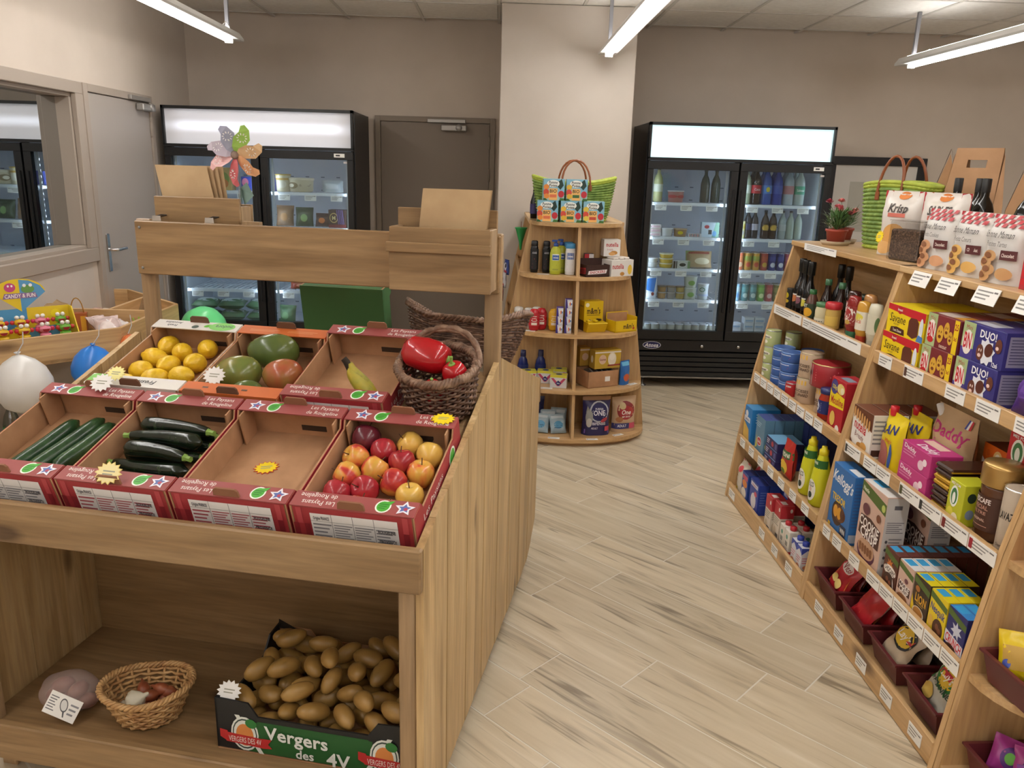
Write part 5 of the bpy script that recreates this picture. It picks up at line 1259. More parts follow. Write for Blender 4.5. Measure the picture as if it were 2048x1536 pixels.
for k, (a_, bk, lb) in enumerate(((1.83, .055, 'glass coffee jar with a wide gold lid and brown label'), (1.908, .2, 'second gold-lidded coffee jar behind the first'))):
    p = G(a_, .08+.016+bk, LV[2]+.0006)
    bottle('coffee_jar', lb, 'jar', [(.0, .002), (.044, .002), (.048, .01), (.05, .06), (.047, .12), (.048, .15), (.046, .158), (0, .158)], '#5a3826', tuple(p), G_RZ, [(.05, .158), (.053, .163), (.053, .212), (.05, .22), (0, .221)], M('#b8955a', .28, .7), (.0495, .03, .13), [T_(.5, .85, .14, '#e6dcd6', 'NESCAFE', w=.4), T_(.5, .66, .12, '#b88a7a', 'SPECIAL', w=.34), T_(.5, .5, .09, '#b88a7a', 'FILTRE', w=.3), ('r', .3, .12, .7, .14, '#b88a7a'), T_(.5, .3, .07, '#d0b0a0', 'ORIGINAL', w=.3)], '#47281e', group='gold-lidded coffee jars', span=pi)
can('coffee_tin', 'tall silver-beige coffee tin beside the gold-lidded jar', 'tin', .037, .185, '#b9aa98', tuple(G(1.925, .08+.058, LV[2]+.0006)), G_RZ+.5, [T_(.5, .62, .13, '#2a2624', 'LAVAZZA', w=.5), T_(.4, .1, .05, '#6a5a50', 'Crema', w=.2)], lid=M('#d8d8d8', .2, .9))
# ---- bay 2, third shelf: cereals
trs = [T_(.52, .82, .15, '#e9ecf2', "Kellogg's", w=.95, sh=.25, a=-4), ('e', .42, .32, .26, .18, '#3a2216'), ('e', .5, .34, .3, .12, '#6a3c1c'), T_(.42, .53, .1, '#e8c02a', 'TRESOR', w=.62), ('e', .34, .34, .1, .09, '#d89a2c'), ('e', .52, .34, .1, .09, '#d89a2c'), ('e', .66, .36, .1, .08, '#5a3020'), ('p', [(.62, .06), (.9, .06), (.9, .22), (.62, .22)], '#1c2a4a'), T_(.76, .14, .07, '#f0f0f0', 'WIN', w=.22), ('r', .06, .06, .18, .12, '#d8b03a')]
gbox('cereal_box', 'tall blue chocolate cereal box with white script lettering on the third shelf', 'cereal', 3, 1.056, (.172, .07, .262), '#2f6fb5', front=trs, right=[('L', .08, .25, .92, .92, 14, '#3f5f9a'), ('r', .04, .04, .96, .16, '#aab8cc')], topc='#3a78ba', top=[('r', .5, .2, .95, .6, '#e6eaf0')])
cc = [('p', [(0, .86), (1, .76), (1, .9), (0, .99)], '#52692c'), T_(.17, .9, .05, '#e8ecd8', 'Nestle', w=.25, a=-6), ('e', .9, .835, .07, .045, '#b8c46a'), T_(.47, .5, .115, '#f2ece8', 'COOKIE', w=.8, a=-4), T_(.5, .38, .12, '#f2ece8', 'CRISP', w=.68, a=-4), ('e', .48, .17, .36, .14, '#5a2c4a'), ('e', .48, .2, .33, .12, '#c49a7c')]+[('e', .25+.11*(i % 5), .17+.045*(i//5), .05, .035, '#8a5a3a') for i in range(10)]+[('e', .8, .68, .08, .05, '#7a4a34'), ('e', .3, .68, .14, .07, '#6a3a44')]
cc = cc[:3]+[('p', [(.1, .58), (.5, .6), (.92, .54), (.92, .3), (.5, .3), (.08, .34)], '#4a2c24')]+cc[3:]
side_c = [('L', .12, .55, .88, .7, 6, '#77747a'), ('L', .3, .1, .88, .5, 10, '#8a878c'), ('r', .35, .85, .7, .9, '#66636a')]+[('e', .2, .45-.1*i, .06, .02, '#55525a') for i in range(4)]
o1 = gbox('cereal_box', 'tall cream cookie cereal box beside the blue cereal box', 'cereal', 3, 1.285, (.172, .075, .285), '#cfae9e', front=cc, right=side_c, side='#cfcac8', topc='#dedcda', top=[('r', .1, .3, .5, .7, '#3fa0d8')], group='tall cookie cereal boxes')
again(o1, 3, 1.315, .172, .075, .135, label='second tall cream cookie cereal box standing further back')
def mini(lb, a0, n, base, front, topc, txt):
    f = None
    for k in range(n):
        if f is None: f = gbox('small_cereal_box', lb, 'cereal', 3, a0, (.086, .036, .135), base, front=front, topc=topc, top=[('r', .1, .15, .6, .85, '#3fa5dc')], side=None, group=txt)
        else: again(f, 3, a0, .086, .036, .0368*k)
grn = [('p', [(0, .82), (1, .7), (1, .84), (0, .97)], '#52692c')]
mini('small brown chocolate cereal box in a deep row', 1.49, 8, '#5a2c20', grn+[('*', .45, .62, .16, '#c8702c', 8, .5), ('e', .5, .48, .44, .13, '#efe8e2'), T_(.5, .49, .13, '#2a1814', 'CHOCAPIC', w=.75, a=-8), ('e', .5, .22, .4, .2, '#3a1c14'), ('e', .4, .25, .1, .06, '#7a4632'), ('e', .62, .2, .1, .06, '#7a4632'), ('e', .85, .2, .03, .16, '#d8d0cc', .3)], '#6a3a34', 'small chocolate cereal boxes')
mini('small pink-beige cookie cereal box in a short row', 1.582, 4, '#cfae9e', grn+[('p', [(.1, .52), (.92, .46), (.92, .26), (.1, .3)], '#4a2c24'), T_(.5, .45, .13, '#f2ece8', 'COOKIE', w=.72, a=-5), T_(.52, .33, .13, '#f2ece8', 'CRISP', w=.6, a=-5), ('e', .48, .13, .36, .11, '#8a5a3a'), ('e', .6, .6, .12, .06, '#6a3a44')], '#dedcda', 'small cookie cereal boxes')
mini('small black and yellow caramel cereal box in a short row', 1.674, 4, '#3a2a1e', grn+[('p', [(0, .0), (.22, .2), (.0, .5)], '#e0c020'), T_(.55, .5, .19, '#e0a82a', 'LION', w=.72), ('L', .3, .33, .8, .42, 2, '#b08a3a'), ('e', .5, .16, .36, .15, '#d6cdc0'), ('e', .5, .18, .3, .11, '#b07a3c'), ('e', .3, .7, .14, .07, '#a8682a')], '#e0cc1e', 'small caramel cereal boxes')
mini('small yellow chocolate ball cereal box in a short row', 1.766, 3, '#e2c81e', grn+[T_(.5, .62, .17, '#2a3a8c', 'Nesquik', w=.86, a=-6), ('e', .64, .24, .3, .22, '#4a2a1c'), ('e', .6, .28, .1, .07, '#7a4a32'), ('e', .74, .22, .1, .07, '#7a4a32'), ('e', .2, .3, .14, .14, '#d8b04a')], '#e0cc1e', 'small yellow cereal boxes')
mini('small dark blue crunchy cereal box at the end of the shelf', 1.858, 2, '#272a6c', grn+[('*', .55, .58, .2, '#c8ccde', 7, .5), ('p', [(0, .2), (1, .1), (1, .36), (0, .46)], '#d8d8e2'), T_(.5, .29, .19, '#c8202c', 'CRUNCH', w=.9, a=-6), ('e', .4, .12, .3, .1, '#4a2a20')], '#3f8ad0', 'small dark blue cereal boxes')
mb = MB(); mb.prism([(-.05, 0), (.05, .0), (.045, -.11), (.0, -.125), (-.04, -.1)], .001, M('#c8c8cc', .4), PXZ); o = mb.build('hanging_card'); o.location = G(1.925, .16, LV[2]-.0195); o.rotation_euler = (0, 0, G_RZ); tag(o, 'curled white card hanging under the second shelf above the small cereals', 'card')
# ---- bay 2, bottom: trays of crisps
TRAY = M('#5e2529', .35)
def tray_mesh():
    mb = MB(); w0, d0, w1, d1, h_, th_ = .155, .27, .2, .32, .088, .004
    def wall(s0, s1):
        a = [(-w0/2+s0, -d0/2+s0, .004), (w0/2-s0, -d0/2+s0, .004), (w0/2-s0, d0/2-s0, .004), (-w0/2+s0, d0/2-s0, .004)]
        b = [(-w1/2+s1, -d1/2+s1, h_), (w1/2-s1, -d1/2+s1, h_), (w1/2-s1, d1/2-s1, h_), (-w1/2+s1, d1/2-s1, h_)]
        return a, b
    ao, bo = wall(0, .006); ai, bi = wall(th_, .010)
    for a, b, fl_ in ((ao, bo, 0), (ai, bi, 1)):
        mb.add(a+b, [((i, (i+1) % 4, (i+1) % 4+4, i+4) if not fl_ else (i+4, (i+1) % 4+4, (i+1) % 4, i)) for i in range(4)], TRAY)
    mb.add(ao, [(3, 2, 1, 0)], TRAY); mb.add([(x, y, z+.003) for x, y, z in ai], [(0, 1, 2, 3)], TRAY)
    r0 = [(-w1/2, -d1/2, h_), (w1/2, -d1/2, h_), (w1/2, d1/2, h_), (-w1/2, d1/2, h_)]
    mb.add(r0+bi, [(i, (i+1) % 4, (i+1) % 4+4, i+4) for i in range(4)], TRAY)
    mb.add([(x, y, z-.006) for x, y, z in r0]+r0, [(i, (i+1) % 4, (i+1) % 4+4, i+4) for i in range(4)], TRAY)
    return mb
tr0 = tray_mesh().build('plastic_tray'); tcs = [1.165, 1.385, 1.61, 1.84]
tlab = ['burgundy plastic tray of red crisp bags at the start of the bottom shelf', 'burgundy plastic tray holding a red and white crisp bag', 'burgundy plastic tray of black barbecue crisp bags', 'burgundy plastic tray holding the green and white crisp bag']
def tray_at(o, i): o.location = G(tcs[i], .012+.17, LV[4]+.001); o.rotation_euler = (0, 0, G_RZ+R(-2)); return tag(o, tlab[i], 'tray', 'burgundy plastic trays')
tray_at(tr0, 0)
for i in (1, 2, 3): c = tr0.copy(); COL.objects.link(c); tray_at(c, i)
def crisp(lb, a_, inn, z, rot, base, ops, size=(.145, .05, .2), seed=0, grp=None):
    mt = M(base, .28) if isinstance(base, str) else base
    return pouch('crisp_bag', lb, 'crisps', size, mt, tuple(G(a_, inn, LV[4]+z)), (R(rot[0]), R(rot[1]), G_RZ+R(rot[2])), front=ops, back=ops, gusset=False, crimp=.08, seed=seed, group=grp, crinkle=.008)
vico = [('r', .0, .9, 1, 1, '#d8d4d4'), ('p', [(.1, .45), (.9, .55), (.95, .1), (.05, .1)], '#d8803a'), ('e', .5, .62, .34, .14, '#c8202c'), ('e', .5, .62, .3, .11, '#e8dcd8'), T_(.5, .62, .14, '#8a1f30', 'Vico', w=.42), ('e', .3, .28, .16, .09, '#e4c87a'), ('e', .62, .25, .18, .1, '#e4c87a')]
lays = lambda bg: [('e', .5, .56, .4, .24, bg), ('e', .5, .56, .33, .19, '#e2bb2e'), ('p', [(.16, .5), (.84, .54), (.84, .66), (.16, .6)], '#bd2530'), T_(.5, .575, .13, '#f6efe6', "Lay's", w=.5, sh=.25, a=4)]
bk = [('p', [(0, 0), (.7, 0), (.3, .5), (0, .7)], '#2a2a2a')]+lays('#232323')+[T_(.5, .83, .055, '#d8d0c0', 'BARBECUE', w=.5)]
half_ = [('p', [(0, .5), (1, .7), (1, 1), (0, 1)], '#c9b8a8'), ('p', [(0, .3), (.5, .2), (.4, .48), (0, .5)], '#d88a3a')]
green_ = lays('#2f7a3a')+[('p', [(.0, .3), (.8, .3), (.7, .44), (.0, .42)], '#2f7a3a'), T_(.5, .36, .085, '#23402a', 'PAYSANNE', w=.8), ('e', .3, .15, .24, .12, '#d8b45a')]
CB = [  # label, along, in, lift, (lean, roll, turn), colour, print, group
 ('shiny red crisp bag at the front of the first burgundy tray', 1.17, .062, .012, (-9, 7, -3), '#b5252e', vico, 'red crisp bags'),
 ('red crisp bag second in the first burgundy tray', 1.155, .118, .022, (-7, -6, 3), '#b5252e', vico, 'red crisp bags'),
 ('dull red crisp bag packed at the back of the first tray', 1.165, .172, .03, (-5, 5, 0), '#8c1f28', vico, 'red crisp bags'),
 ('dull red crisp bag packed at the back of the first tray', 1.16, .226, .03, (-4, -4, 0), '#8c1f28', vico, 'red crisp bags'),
 ('half-white red crisp bag leaning out of the second burgundy tray', 1.375, .058, .014, (-8, 10, -4), '#b0242c', half_, None),
 ('red crisp bag with yellow round emblem in the second tray', 1.395, .118, .02, (-7, -7, 3), '#b3222a', lays('#b3222a')+[('e', .35, .2, .22, .1, '#e0aa3a')], None),
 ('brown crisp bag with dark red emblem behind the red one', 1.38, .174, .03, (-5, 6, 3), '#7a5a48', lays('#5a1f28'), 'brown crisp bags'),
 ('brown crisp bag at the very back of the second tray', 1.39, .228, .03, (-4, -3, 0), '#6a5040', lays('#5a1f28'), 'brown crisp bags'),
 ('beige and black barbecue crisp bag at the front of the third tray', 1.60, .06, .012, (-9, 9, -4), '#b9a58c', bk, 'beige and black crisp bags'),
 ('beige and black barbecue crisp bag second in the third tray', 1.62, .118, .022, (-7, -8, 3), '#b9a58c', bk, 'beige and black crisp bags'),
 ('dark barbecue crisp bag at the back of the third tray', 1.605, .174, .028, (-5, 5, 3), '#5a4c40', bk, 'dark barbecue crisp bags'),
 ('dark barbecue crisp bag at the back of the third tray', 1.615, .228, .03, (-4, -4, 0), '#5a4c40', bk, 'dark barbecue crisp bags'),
 ('white and green country crisp bag upright in the last burgundy tray', 1.845, .075, .012, (-9, 8, -5), '#cfc8b8', green_, None),
 ('plain beige crisp bag behind the green and white one', 1.835, .14, .024, (-5, -5, 0), '#a8947c', lays('#5a4a3a'), None)]
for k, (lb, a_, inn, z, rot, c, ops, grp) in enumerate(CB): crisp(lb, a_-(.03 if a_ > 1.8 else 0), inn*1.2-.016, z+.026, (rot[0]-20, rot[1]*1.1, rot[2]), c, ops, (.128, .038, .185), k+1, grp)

# ---- bay 1, upper shelf: sauces
def BT(a_, bk, lv=1, dz=0.0): return tuple(G(a_, inset(LIPT[lv])+.016+bk, LV[lv]+.0006+dz))
DKB = M('#100f10', .15)
winep = [(0, .002), (.027, .002), (.029, .008), (.029, .1), (.026, .125), (.014, .155), (.012, .17), (.0115, .19)]
for k, (a_, bk) in enumerate(((.115, .06), (.185, .05), (.26, .045), (.33, .15), (.41, .15))):
    bottle('vinegar_bottle', 'slim black vinegar bottle with tall black cap on the upper shelf', 'bottle', winep, DKB, BT(a_, bk), G_RZ, [(.0125, .188), (.0165, .192), (.0165, .245), (.015, .25), (0, .25)], M('#141414', .3), (.029, .03, .09), [('e', .5, .6, .22, .3, ['#c87a4a', '#8a5a6a', '#c8c04a', '#c87a4a', '#c87a4a'][k]), ('L', .25, .08, .75, .25, 2, '#c8b8a8'), ('r', .3, .85, .7, .95, '#d8d4d0')], '#161414', group='black vinegar bottles')
can('spice_tin', 'narrow black tin with yellow emblem at the start of the upper shelf', 'tin', .02, .1, '#1a1a18', BT(.05, .045), G_RZ, [('e', .5, .7, .2, .16, '#c8b020'), ('e', .5, .4, .24, .1, '#c8a82a')], lid=M('#2a2a28', .4))
SOY = M('#241510', .12)
for k, (a_, bk) in enumerate(((.385, .075), (.5, .085))):
    bottle('sauce_bottle', 'brown sauce bottle with green cap and round orange label on the upper shelf', 'bottle', [(0, .002), (.026, .002), (.028, .008), (.028, .09), (.024, .11), (.014, .14), (.0125, .165)], SOY, BT(a_, bk), G_RZ, [(.013, .164), (.015, .168), (.014, .19), (0, .19)], M('#3f6a4a', .35), (.0282, .045, .09), [('e', .5, .5, .26, .46, '#d8563a')], '#2a1a14', group='orange label sauce bottles')
bottle('salad_sauce_bottle', 'flat fruit sauce bottle with bright mixed label in front of the vinegar bottles', 'bottle', [(0, .002), (.03, .002), (.032, .01), (.03, .07), (.02, .1), (.014, .115)], M('#5a3a30', .2), BT(.33, .035), G_RZ, [(.014, .115), (.016, .118), (.015, .135), (0, .135)], '#2f6a3a', (.0315, .012, .075), [('e', .3, .55, .16, .3, '#c84a3a'), ('e', .65, .4, .18, .32, '#e0a82e'), T_(.5, .85, .2, '#f0f0e8', 'GET', w=.3)], '#2a3a2a')
bottle('mayonnaise_jar', 'small glass jar of cream mayonnaise with green lid', 'jar', [(0, .002), (.03, .002), (.033, .01), (.034, .06), (.03, .078)], '#cfc7a4', BT(.445, .04), G_RZ, [(.031, .078), (.033, .08), (.033, .096), (0, .098)], '#4a7a52', (.0342, .012, .03), [('r', .2, .2, .8, .4, '#2a2a2a')], '#d8d4c0')
bottle('mustard_jar', 'mustard jar with bright red lid on the upper shelf', 'jar', [(0, .002), (.028, .002), (.031, .01), (.03, .04), (.032, .07), (.03, .088)], '#cfae62', BT(.555, .035), G_RZ, [(.033, .087), (.035, .09), (.035, .11), (.03, .115), (0, .116)], '#bf3038', (.0305, .02, .058), [('L', .25, .2, .75, .8, 3, '#b5803c')], '#d8b85a')
bottle('olive_jar', 'large jar of pale dressing with dark green lid behind the mustard', 'jar', [(0, .002), (.036, .002), (.039, .012), (.039, .11), (.036, .13)], '#cfc9ac', BT(.56, .16), G_RZ, [(.037, .13), (.039, .133), (.039, .15), (0, .152)], '#33443a', (.0392, .04, .1), [('e', .35, .5, .2, .4, '#5a7a3a'), ('e', .6, .4, .16, .4, '#e0c83a')], '#c8d0c0')
sq = [(0, .0), (.02, .0), (.024, .006), (.026, .03), (.034, .05), (.036, .1), (.034, .15), (.028, .168), (0, .172)]
def squeeze(lb, a_, bk, body, capc, labc, ops, s=1.0, grp=None):
    return bottle('squeeze_bottle', lb, 'bottle', [(r_*s, z*s) for r_, z in sq[3:]], body, BT(a_, bk), G_RZ, [(r_*s, z*s) for r_, z in [(0, 0), (.02, 0), (.026, .004), (.027, .03)]], capc, (.0355*s, .055*s, .13*s), ops, labc, sy=.7, group=grp)
ket = [('e', .5, .5, .36, .46, '#e4dcd4'), ('e', .5, .7, .16, .16, '#a82c2e'), T_(.5, .45, .2, '#a82c2e', 'KETCHUP', w=.5), ('e', .55, .15, .12, .12, '#c8a04a')]
squeeze('dark brown barbecue sauce bottle with white and red label', .655, .07, '#3a1c18', '#2a1614', '#8a1f28', [('e', .5, .7, .3, .25, '#e4dcd8'), T_(.5, .3, .16, '#f0e0dc', 'BBQ', w=.3)], 1.05)
squeeze('upside-down ketchup bottle with round white label on the upper shelf', .735, .035, '#8c2a28', '#3f7a5a', '#8c2a28', ket)
squeeze('tan-capped burger sauce bottle beside the ketchup', .69, .12, '#c8925a', '#c8925a', '#a8402e', ket, 1.0)
squeeze('yellow mustard squeeze bottle with white label', .82, .035, '#c9963c', '#b5402c', '#e0d8c8', [('e', .5, .7, .25, .2, '#d8c84a'), T_(.5, .45, .15, '#c84a3a', 'SAUCE', w=.4), ('L', .3, .1, .7, .3, 2, '#8a8a7a')], .95)
squeeze('cream salad dressing bottle with green side label at the end of the shelf', .915, .035, '#cfcab4', '#b5b0a0', '#cfcab4', [('e', .85, .5, .1, .4, '#5a7a4a')], .98)
squeeze('dark sauce bottle with a curved handle shape behind the mustard', .84, .15, '#2a1814', '#1a1212', '#2a1814', [], 1.15)
bottle('sauce_bottle', 'tall red-topped sauce bottle at the back of the upper shelf', 'bottle', [(0, .002), (.027, .002), (.028, .1), (.022, .13)], '#b5803c', BT(.7, .24), G_RZ, [(.022, .13), (.024, .17), (.0, .172)], '#a83030', (.0282, .02, .1), [], '#a83038')
squeeze('brown sauce bottle at the back corner of the upper shelf', .79, .25, '#2f1a16', '#1c1210', '#3a201c', [], 1.2)
# ---- bay 1, second shelf: tins and jars
corn = [('p', [(0, 0), (1, 0), (1, .2), (.5, .5), (0, .3)], '#dfb838'), ('e', .5, .62, .3, .14, '#efece0'), T_(.5, .62, .16, '#3a3a34', 'Cassegrain', w=.45), ('e', .55, .28, .1, .12, '#efece0')]
c0 = None
for k in range(3):
    for bk in (.042, .125):
        if c0 is None: c0 = can('corn_tin', 'green and yellow sweetcorn tin in the stacks by the end panel', 'tin', .037, .078, '#b9c48a', BT(.065, bk, 2, .0), G_RZ, corn, 'sweetcorn tins'); KIDS[c0.name] = list(c0.children)
        else: dup(c0, BT(.065+(.04 if bk > .1 else 0), bk, 2, .0805*k), G_RZ)
tuna = [('e', .25, .5, .13, .44, '#e6e8ee'), ('e', .25, .45, .11, .28, '#1f3a7a'), ('p', [(.45, .45), (.8, .3), (.85, .55), (.6, .7)], '#c03a34'), ('r', .45, .75, .85, .85, '#c8d4e8')]
t0 = None
for k in range(4):
    for (a_, bk) in ((.175, .06), (.285, .06), (.24, .17)):
        if t0 is None: t0 = can('tuna_tin', 'blue tuna tin in the stacks beside the sweetcorn', 'tin', .05, .043, '#3f66ae', BT(a_, bk, 2), G_RZ+.2, tuna, 'blue tuna tins', lid=M('#6a8ac0', .35, .3)); KIDS[t0.name] = list(t0.children)
        else: dup(t0, BT(a_+random.uniform(-.003, .003), bk, 2, .0455*k), G_RZ+random.uniform(-.3, .5))
can('tomato_tin', 'small red tin with black emblem in front of the blue tuna stack', 'tin', .03, .06, '#b52a30', BT(.378, .036, 2), G_RZ, [('p', [(0, 0), (.35, 0), (.3, 1), (0, 1)], '#26262a'), ('e', .2, .5, .08, .2, '#d8c03a'), ('r', .55, .7, .8, .85, '#e4d4d0')])
sn = [('r', 0, .78, .7, .98, '#dfb24a'), ('e', .12, .4, .2, .3, '#8a4a2c'), T_(.55, .5, .13, '#4a342c', 'SAUCISSES', w=.45), T_(.55, .32, .13, '#4a342c', 'DE CANARD', w=.45), ('e', .3, .88, .05, .08, '#4a342c')]
b0 = None
for k in range(2):
    if b0 is None: b0 = can('meal_tin', 'beige ready-meal tin at the bottom of its pair', 'tin', .05, .11, '#c9b198', BT(.478, .065, 2), G_RZ+.3, sn, 'beige ready-meal tins', lid=M('#b8a888', .35, .6)); KIDS[b0.name] = list(b0.children)
    else: dup(b0, BT(.48, .067, 2, .1125), G_RZ+.1, 'beige ready-meal tin on top of its pair')
dup(b0, BT(.64, .085, 2, 0), G_RZ+.4, 'beige ready-meal tin carrying the large red stew tin')
can('stew_tin', 'large wide red and silver stew tin with gold lid', 'tin', .078, .098, '#a52a34', BT(.625, .09, 2, .1125), G_RZ, [('r', .0, .0, .52, 1, '#b8b0ac'), ('e', .25, .5, .2, .42, '#1c1614'), ('e', .22, .42, .12, .26, '#8a3a24'), ('e', .32, .5, .05, .2, '#d8c04a'), T_(.44, .6, .2, '#4a3c38', 'CANARD', w=.14), ('L', .6, .2, .95, .85, 5, '#c86a70')], lid=M('#b09a6a', .3, .8))
bottle('pasta_sauce_jar', 'tomato pasta sauce jar with blue lid beside the mashed potato box', 'jar', [(0, .002), (.032, .002), (.035, .01), (.035, .09), (.03, .105), (.029, .112)], '#a8321f', BT(.745, .04, 2), G_RZ, [(.031, .111), (.033, .114), (.033, .132), (0, .133)], '#27306a', (.0353, .03, .085), [('e', .35, .5, .2, .4, '#dfe3ee'), T_(.35, .5, .2, '#1c2a6a', 'Barilla', w=.3), ('L', .6, .15, .95, .85, 5, '#c8ccdc')], '#1f2c6c')
mo = [('p', [(0, .45), (1, .5), (1, .72), (.0, .78)], '#ecd01e'), T_(.52, .6, .14, '#b5202c', 'Mousline', w=.85, a=2), ('e', .25, .84, .24, .14, '#4a4488'), T_(.25, .84, .07, '#ecd84a', '520g', w=.3), ('e', .7, .85, .26, .1, '#e4cc7a'), ('e', .8, .83, .12, .06, '#f0e4c0'), ('e', .35, .25, .18, .14, '#e0bc5a'), ('e', .75, .1, .14, .08, '#f0ece4'), ('p', [(0, 0), (.5, 0), (0, .12)], '#e8a84a')]
gbox('mash_box', 'red and yellow mashed potato box at the end of the tin shelf', 'box', 2, .845, (.125, .09, .21), '#b8202c', back=.0, front=mo, topc='#b8303a', side='#a81f2a', top=[('r', .2, .2, .8, .6, '#8a98a8')])
# ---- bay 1, third shelf: pasta and lemon juice
pas = [('p', [(0, 0), (.9, 0), (.7, .4), (0, .55)], '#d8b25a'), ('e', .3, .8, .18, .09, '#e6e6ea'), ('r', 0, .58, .8, .72, '#e6e6ea'), T_(.4, .65, .08, '#1f3a7a', 'Lustucru', w=.6)]
gbox('pasta_box', 'bright blue pasta box with golden shells at the start of the third shelf', 'pasta', 3, .03, (.105, .14, .18), '#2a7ec4', front=pas, right=[('L', .15, .6, .8, .9, 4, '#bcd4ea'), ('L', .2, .3, .85, .5, 3, '#4a3aa0'), ('r', .2, .1, .85, .2, '#e6e6ea')], topc='#4a98d4')
p0 = gbox('pasta_box', 'grey-blue pasta box with red oval badge in the middle row', 'pasta', 3, .205, (.115, .045, .185), '#5f88a4', front=[('e', .5, .35, .26, .12, '#e6e6ea'), ('e', .5, .35, .23, .1, '#b8303a'), T_(.5, .35, .07, '#f0e8e8', 'Barilla', w=.34), ('L', .1, .7, .6, .85, 3, '#a8c4d4'), ('p', [(.1, .1), (.3, .2), (.2, .5)], '#cfc84a')], right=[('e', .35, .3, .2, .08, '#c8c88a'), ('e', .6, .3, .2, .08, '#c8c88a')], topc='#4a5a9a', group='grey-blue pasta boxes')
for k in (1, 2, 3): again(p0, 3, .205, .115, .045, .047*k, label='grey-blue pasta box in the row behind the red badge one')
q0 = gbox('pasta_box', 'dark navy pasta box lying flat in a stack of three', 'pasta', 3, .345, (.14, .12, .042), '#26285e', front=[('L', .05, .2, .3, .8, 3, '#dcdcea'), ('e', .55, .5, .1, .3, '#b8404a'), ('r', .78, .2, .92, .8, '#5a5c9a')], right=[('e', .5, .5, .12, .3, '#8a8cb8')], topc='#7ab0d8', group='stacked navy pasta boxes')
for k in (1, 2): again(q0, 3, .345, .14, .12, .002*k, .0425*k, label='dark navy pasta box lying flat in a stack of three')
r0_ = gbox('pasta_box', 'deep blue pasta box standing in the shade at the back of the third shelf', 'pasta', 3, .345, (.06, .09, .19), '#232c5e', back=.17, front=[('L', .2, .3, .8, .5, 2, '#5a64a0')], group='deep blue boxes at the back')
for k in (1, 2, 3): again(r0_, 3, .345+.064*k, .06, .09, .172)
pouch('rice_packet', 'red and green packet with yellow noodles beside the navy boxes', 'packet', (.1, .05, .17), '#b8322c', G(.56, .035+.05, LV[3]+.001), G_RZ, front=[('r', .0, .55, 1, .75, '#2f6a3a'), T_(.5, .65, .1, '#f0ece0', 'PANZANI', w=.8), ('e', .5, .3, .36, .2, '#e0b83c'), ('e', .5, .2, .2, .08, '#5a8a3a')], seed=31, gusset=False)
LJ = M('#cfcf2c', .2)
for k, (a_, bk) in enumerate(((.74, .05), (.86, .045))):
    bottle('lemon_juice_bottle', ['tall yellow lemon juice bottle with green label on the third shelf', 'second yellow lemon juice bottle beside the upright panel'][k], 'bottle', [(0, .002), (.034, .002), (.038, .012), (.04, .06), (.039, .1), (.034, .15), (.022, .2), (.018, .215)], LJ, BT(a_, bk, 3), G_RZ, [(.0165, .214), (.0185, .217), (.0185, .236), (.012, .24), (.010, .252), (0, .253)], '#d8c81e', (.0375, .155, .198), [T_(.5, .7, .25, '#f0f0e0', 'OFFRE', w=.3), ('L', .3, .1, .7, .4, 2, '#d8e0c8')], '#2f6a34', group='lemon juice bottles')
    t = bpy.data.objects['lemon_juice_bottle' if k == 0 else 'lemon_juice_bottle.001']; mb = MB(); paint(mb, cyl_surf(.0405, .02, .12, pi*.6), [('e', .6, .5, .32, .46, '#e8e6da'), T_(.6, .75, .2, '#26262a', 'PULCO', w=.4), ('e', .6, .3, .14, .14, '#2a3a2a'), ('e', .6, .55, .1, .1, '#d8b8a8')], nx=10, asp=.75); mb.build('label_print', t)
    tc_ = t
    for cch in t.children:
        if cch.name.startswith('label_print') and len(cch.data.materials) and cch.data.materials[0].name.startswith('mat_2f6a34'): cch.scale = (.8, .8, 1)
# ---- bay 1, bottom: rice, sugar, cartons
rice = [('p', [(0, .62), (1, .58), (1, 1), (0, 1)], '#b8242e'), ('L', .15, .2, .8, .5, 4, '#9a7a3a'), ('r', .1, .04, .5, .14, '#d8c04a'), ('e', .5, .75, .2, .1, '#d8505a')]
for k in range(4):
    pouch('rice_bag', 'white rice bag with glossy red top on the bottom shelf' if k < 1 else 'white rice bag with glossy red top in the row behind', 'bag', (.115, .07, .155), '#d6cec0', G(.09+.012*k, .0+.07+.082*k, LV[4]+.001), G_RZ, front=rice, seed=40+k, group='red-topped rice bags', crinkle=.006)
f0 = gbox('flour_bag', 'blue and orange baking packet beside the rice bags', 'packet', 4, .165, (.085, .05, .14), '#2f4f9c', front=[('e', .5, .6, .4, .14, '#d8813a'), ('r', .1, .75, .9, .9, '#c8506a'), ('e', .45, .25, .4, .2, '#e0d8cc')], topc='#26346e', group='blue baking packets')
again(f0, 4, .168, .085, .05, .055, label='blue and orange baking packet behind the first one')
s0 = gbox('sugar_pack', 'royal blue carton with white oval in a deep row on the bottom shelf', 'box', 4, .285, (.115, .05, .15), '#26409c', front=[('e', .5, .35, .3, .26, '#d8d4dc'), ('r', .1, .8, .9, .93, '#d0d4e4'), T_(.5, .86, .06, '#b8303a', 'Francine', w=.5), ('e', .7, .62, .16, .08, '#c8506a')], topc='#2a3c84', right=[('L', .2, .3, .8, .8, 6, '#5a70b8')], group='royal blue cartons')
for k in range(1, 5): again(s0, 4, .285, .115, .05, .054*k, label='royal blue carton further back in the deep row')
for k in range(3): again(s0, 4, .42, .115, .05, .11+.054*k, label='royal blue carton in the shaded row behind the red and white cartons')
ml = [('r', 0, .62, 1, 1, '#b8303a'), ('L', .1, .35, .9, .58, 4, '#8a8478'), ('e', .35, .15, .24, .14, '#c8b8a0'), ('r', .5, .04, .92, .14, '#4a4a4a'), ('e', .8, .85, .1, .06, '#e4dcd8')]
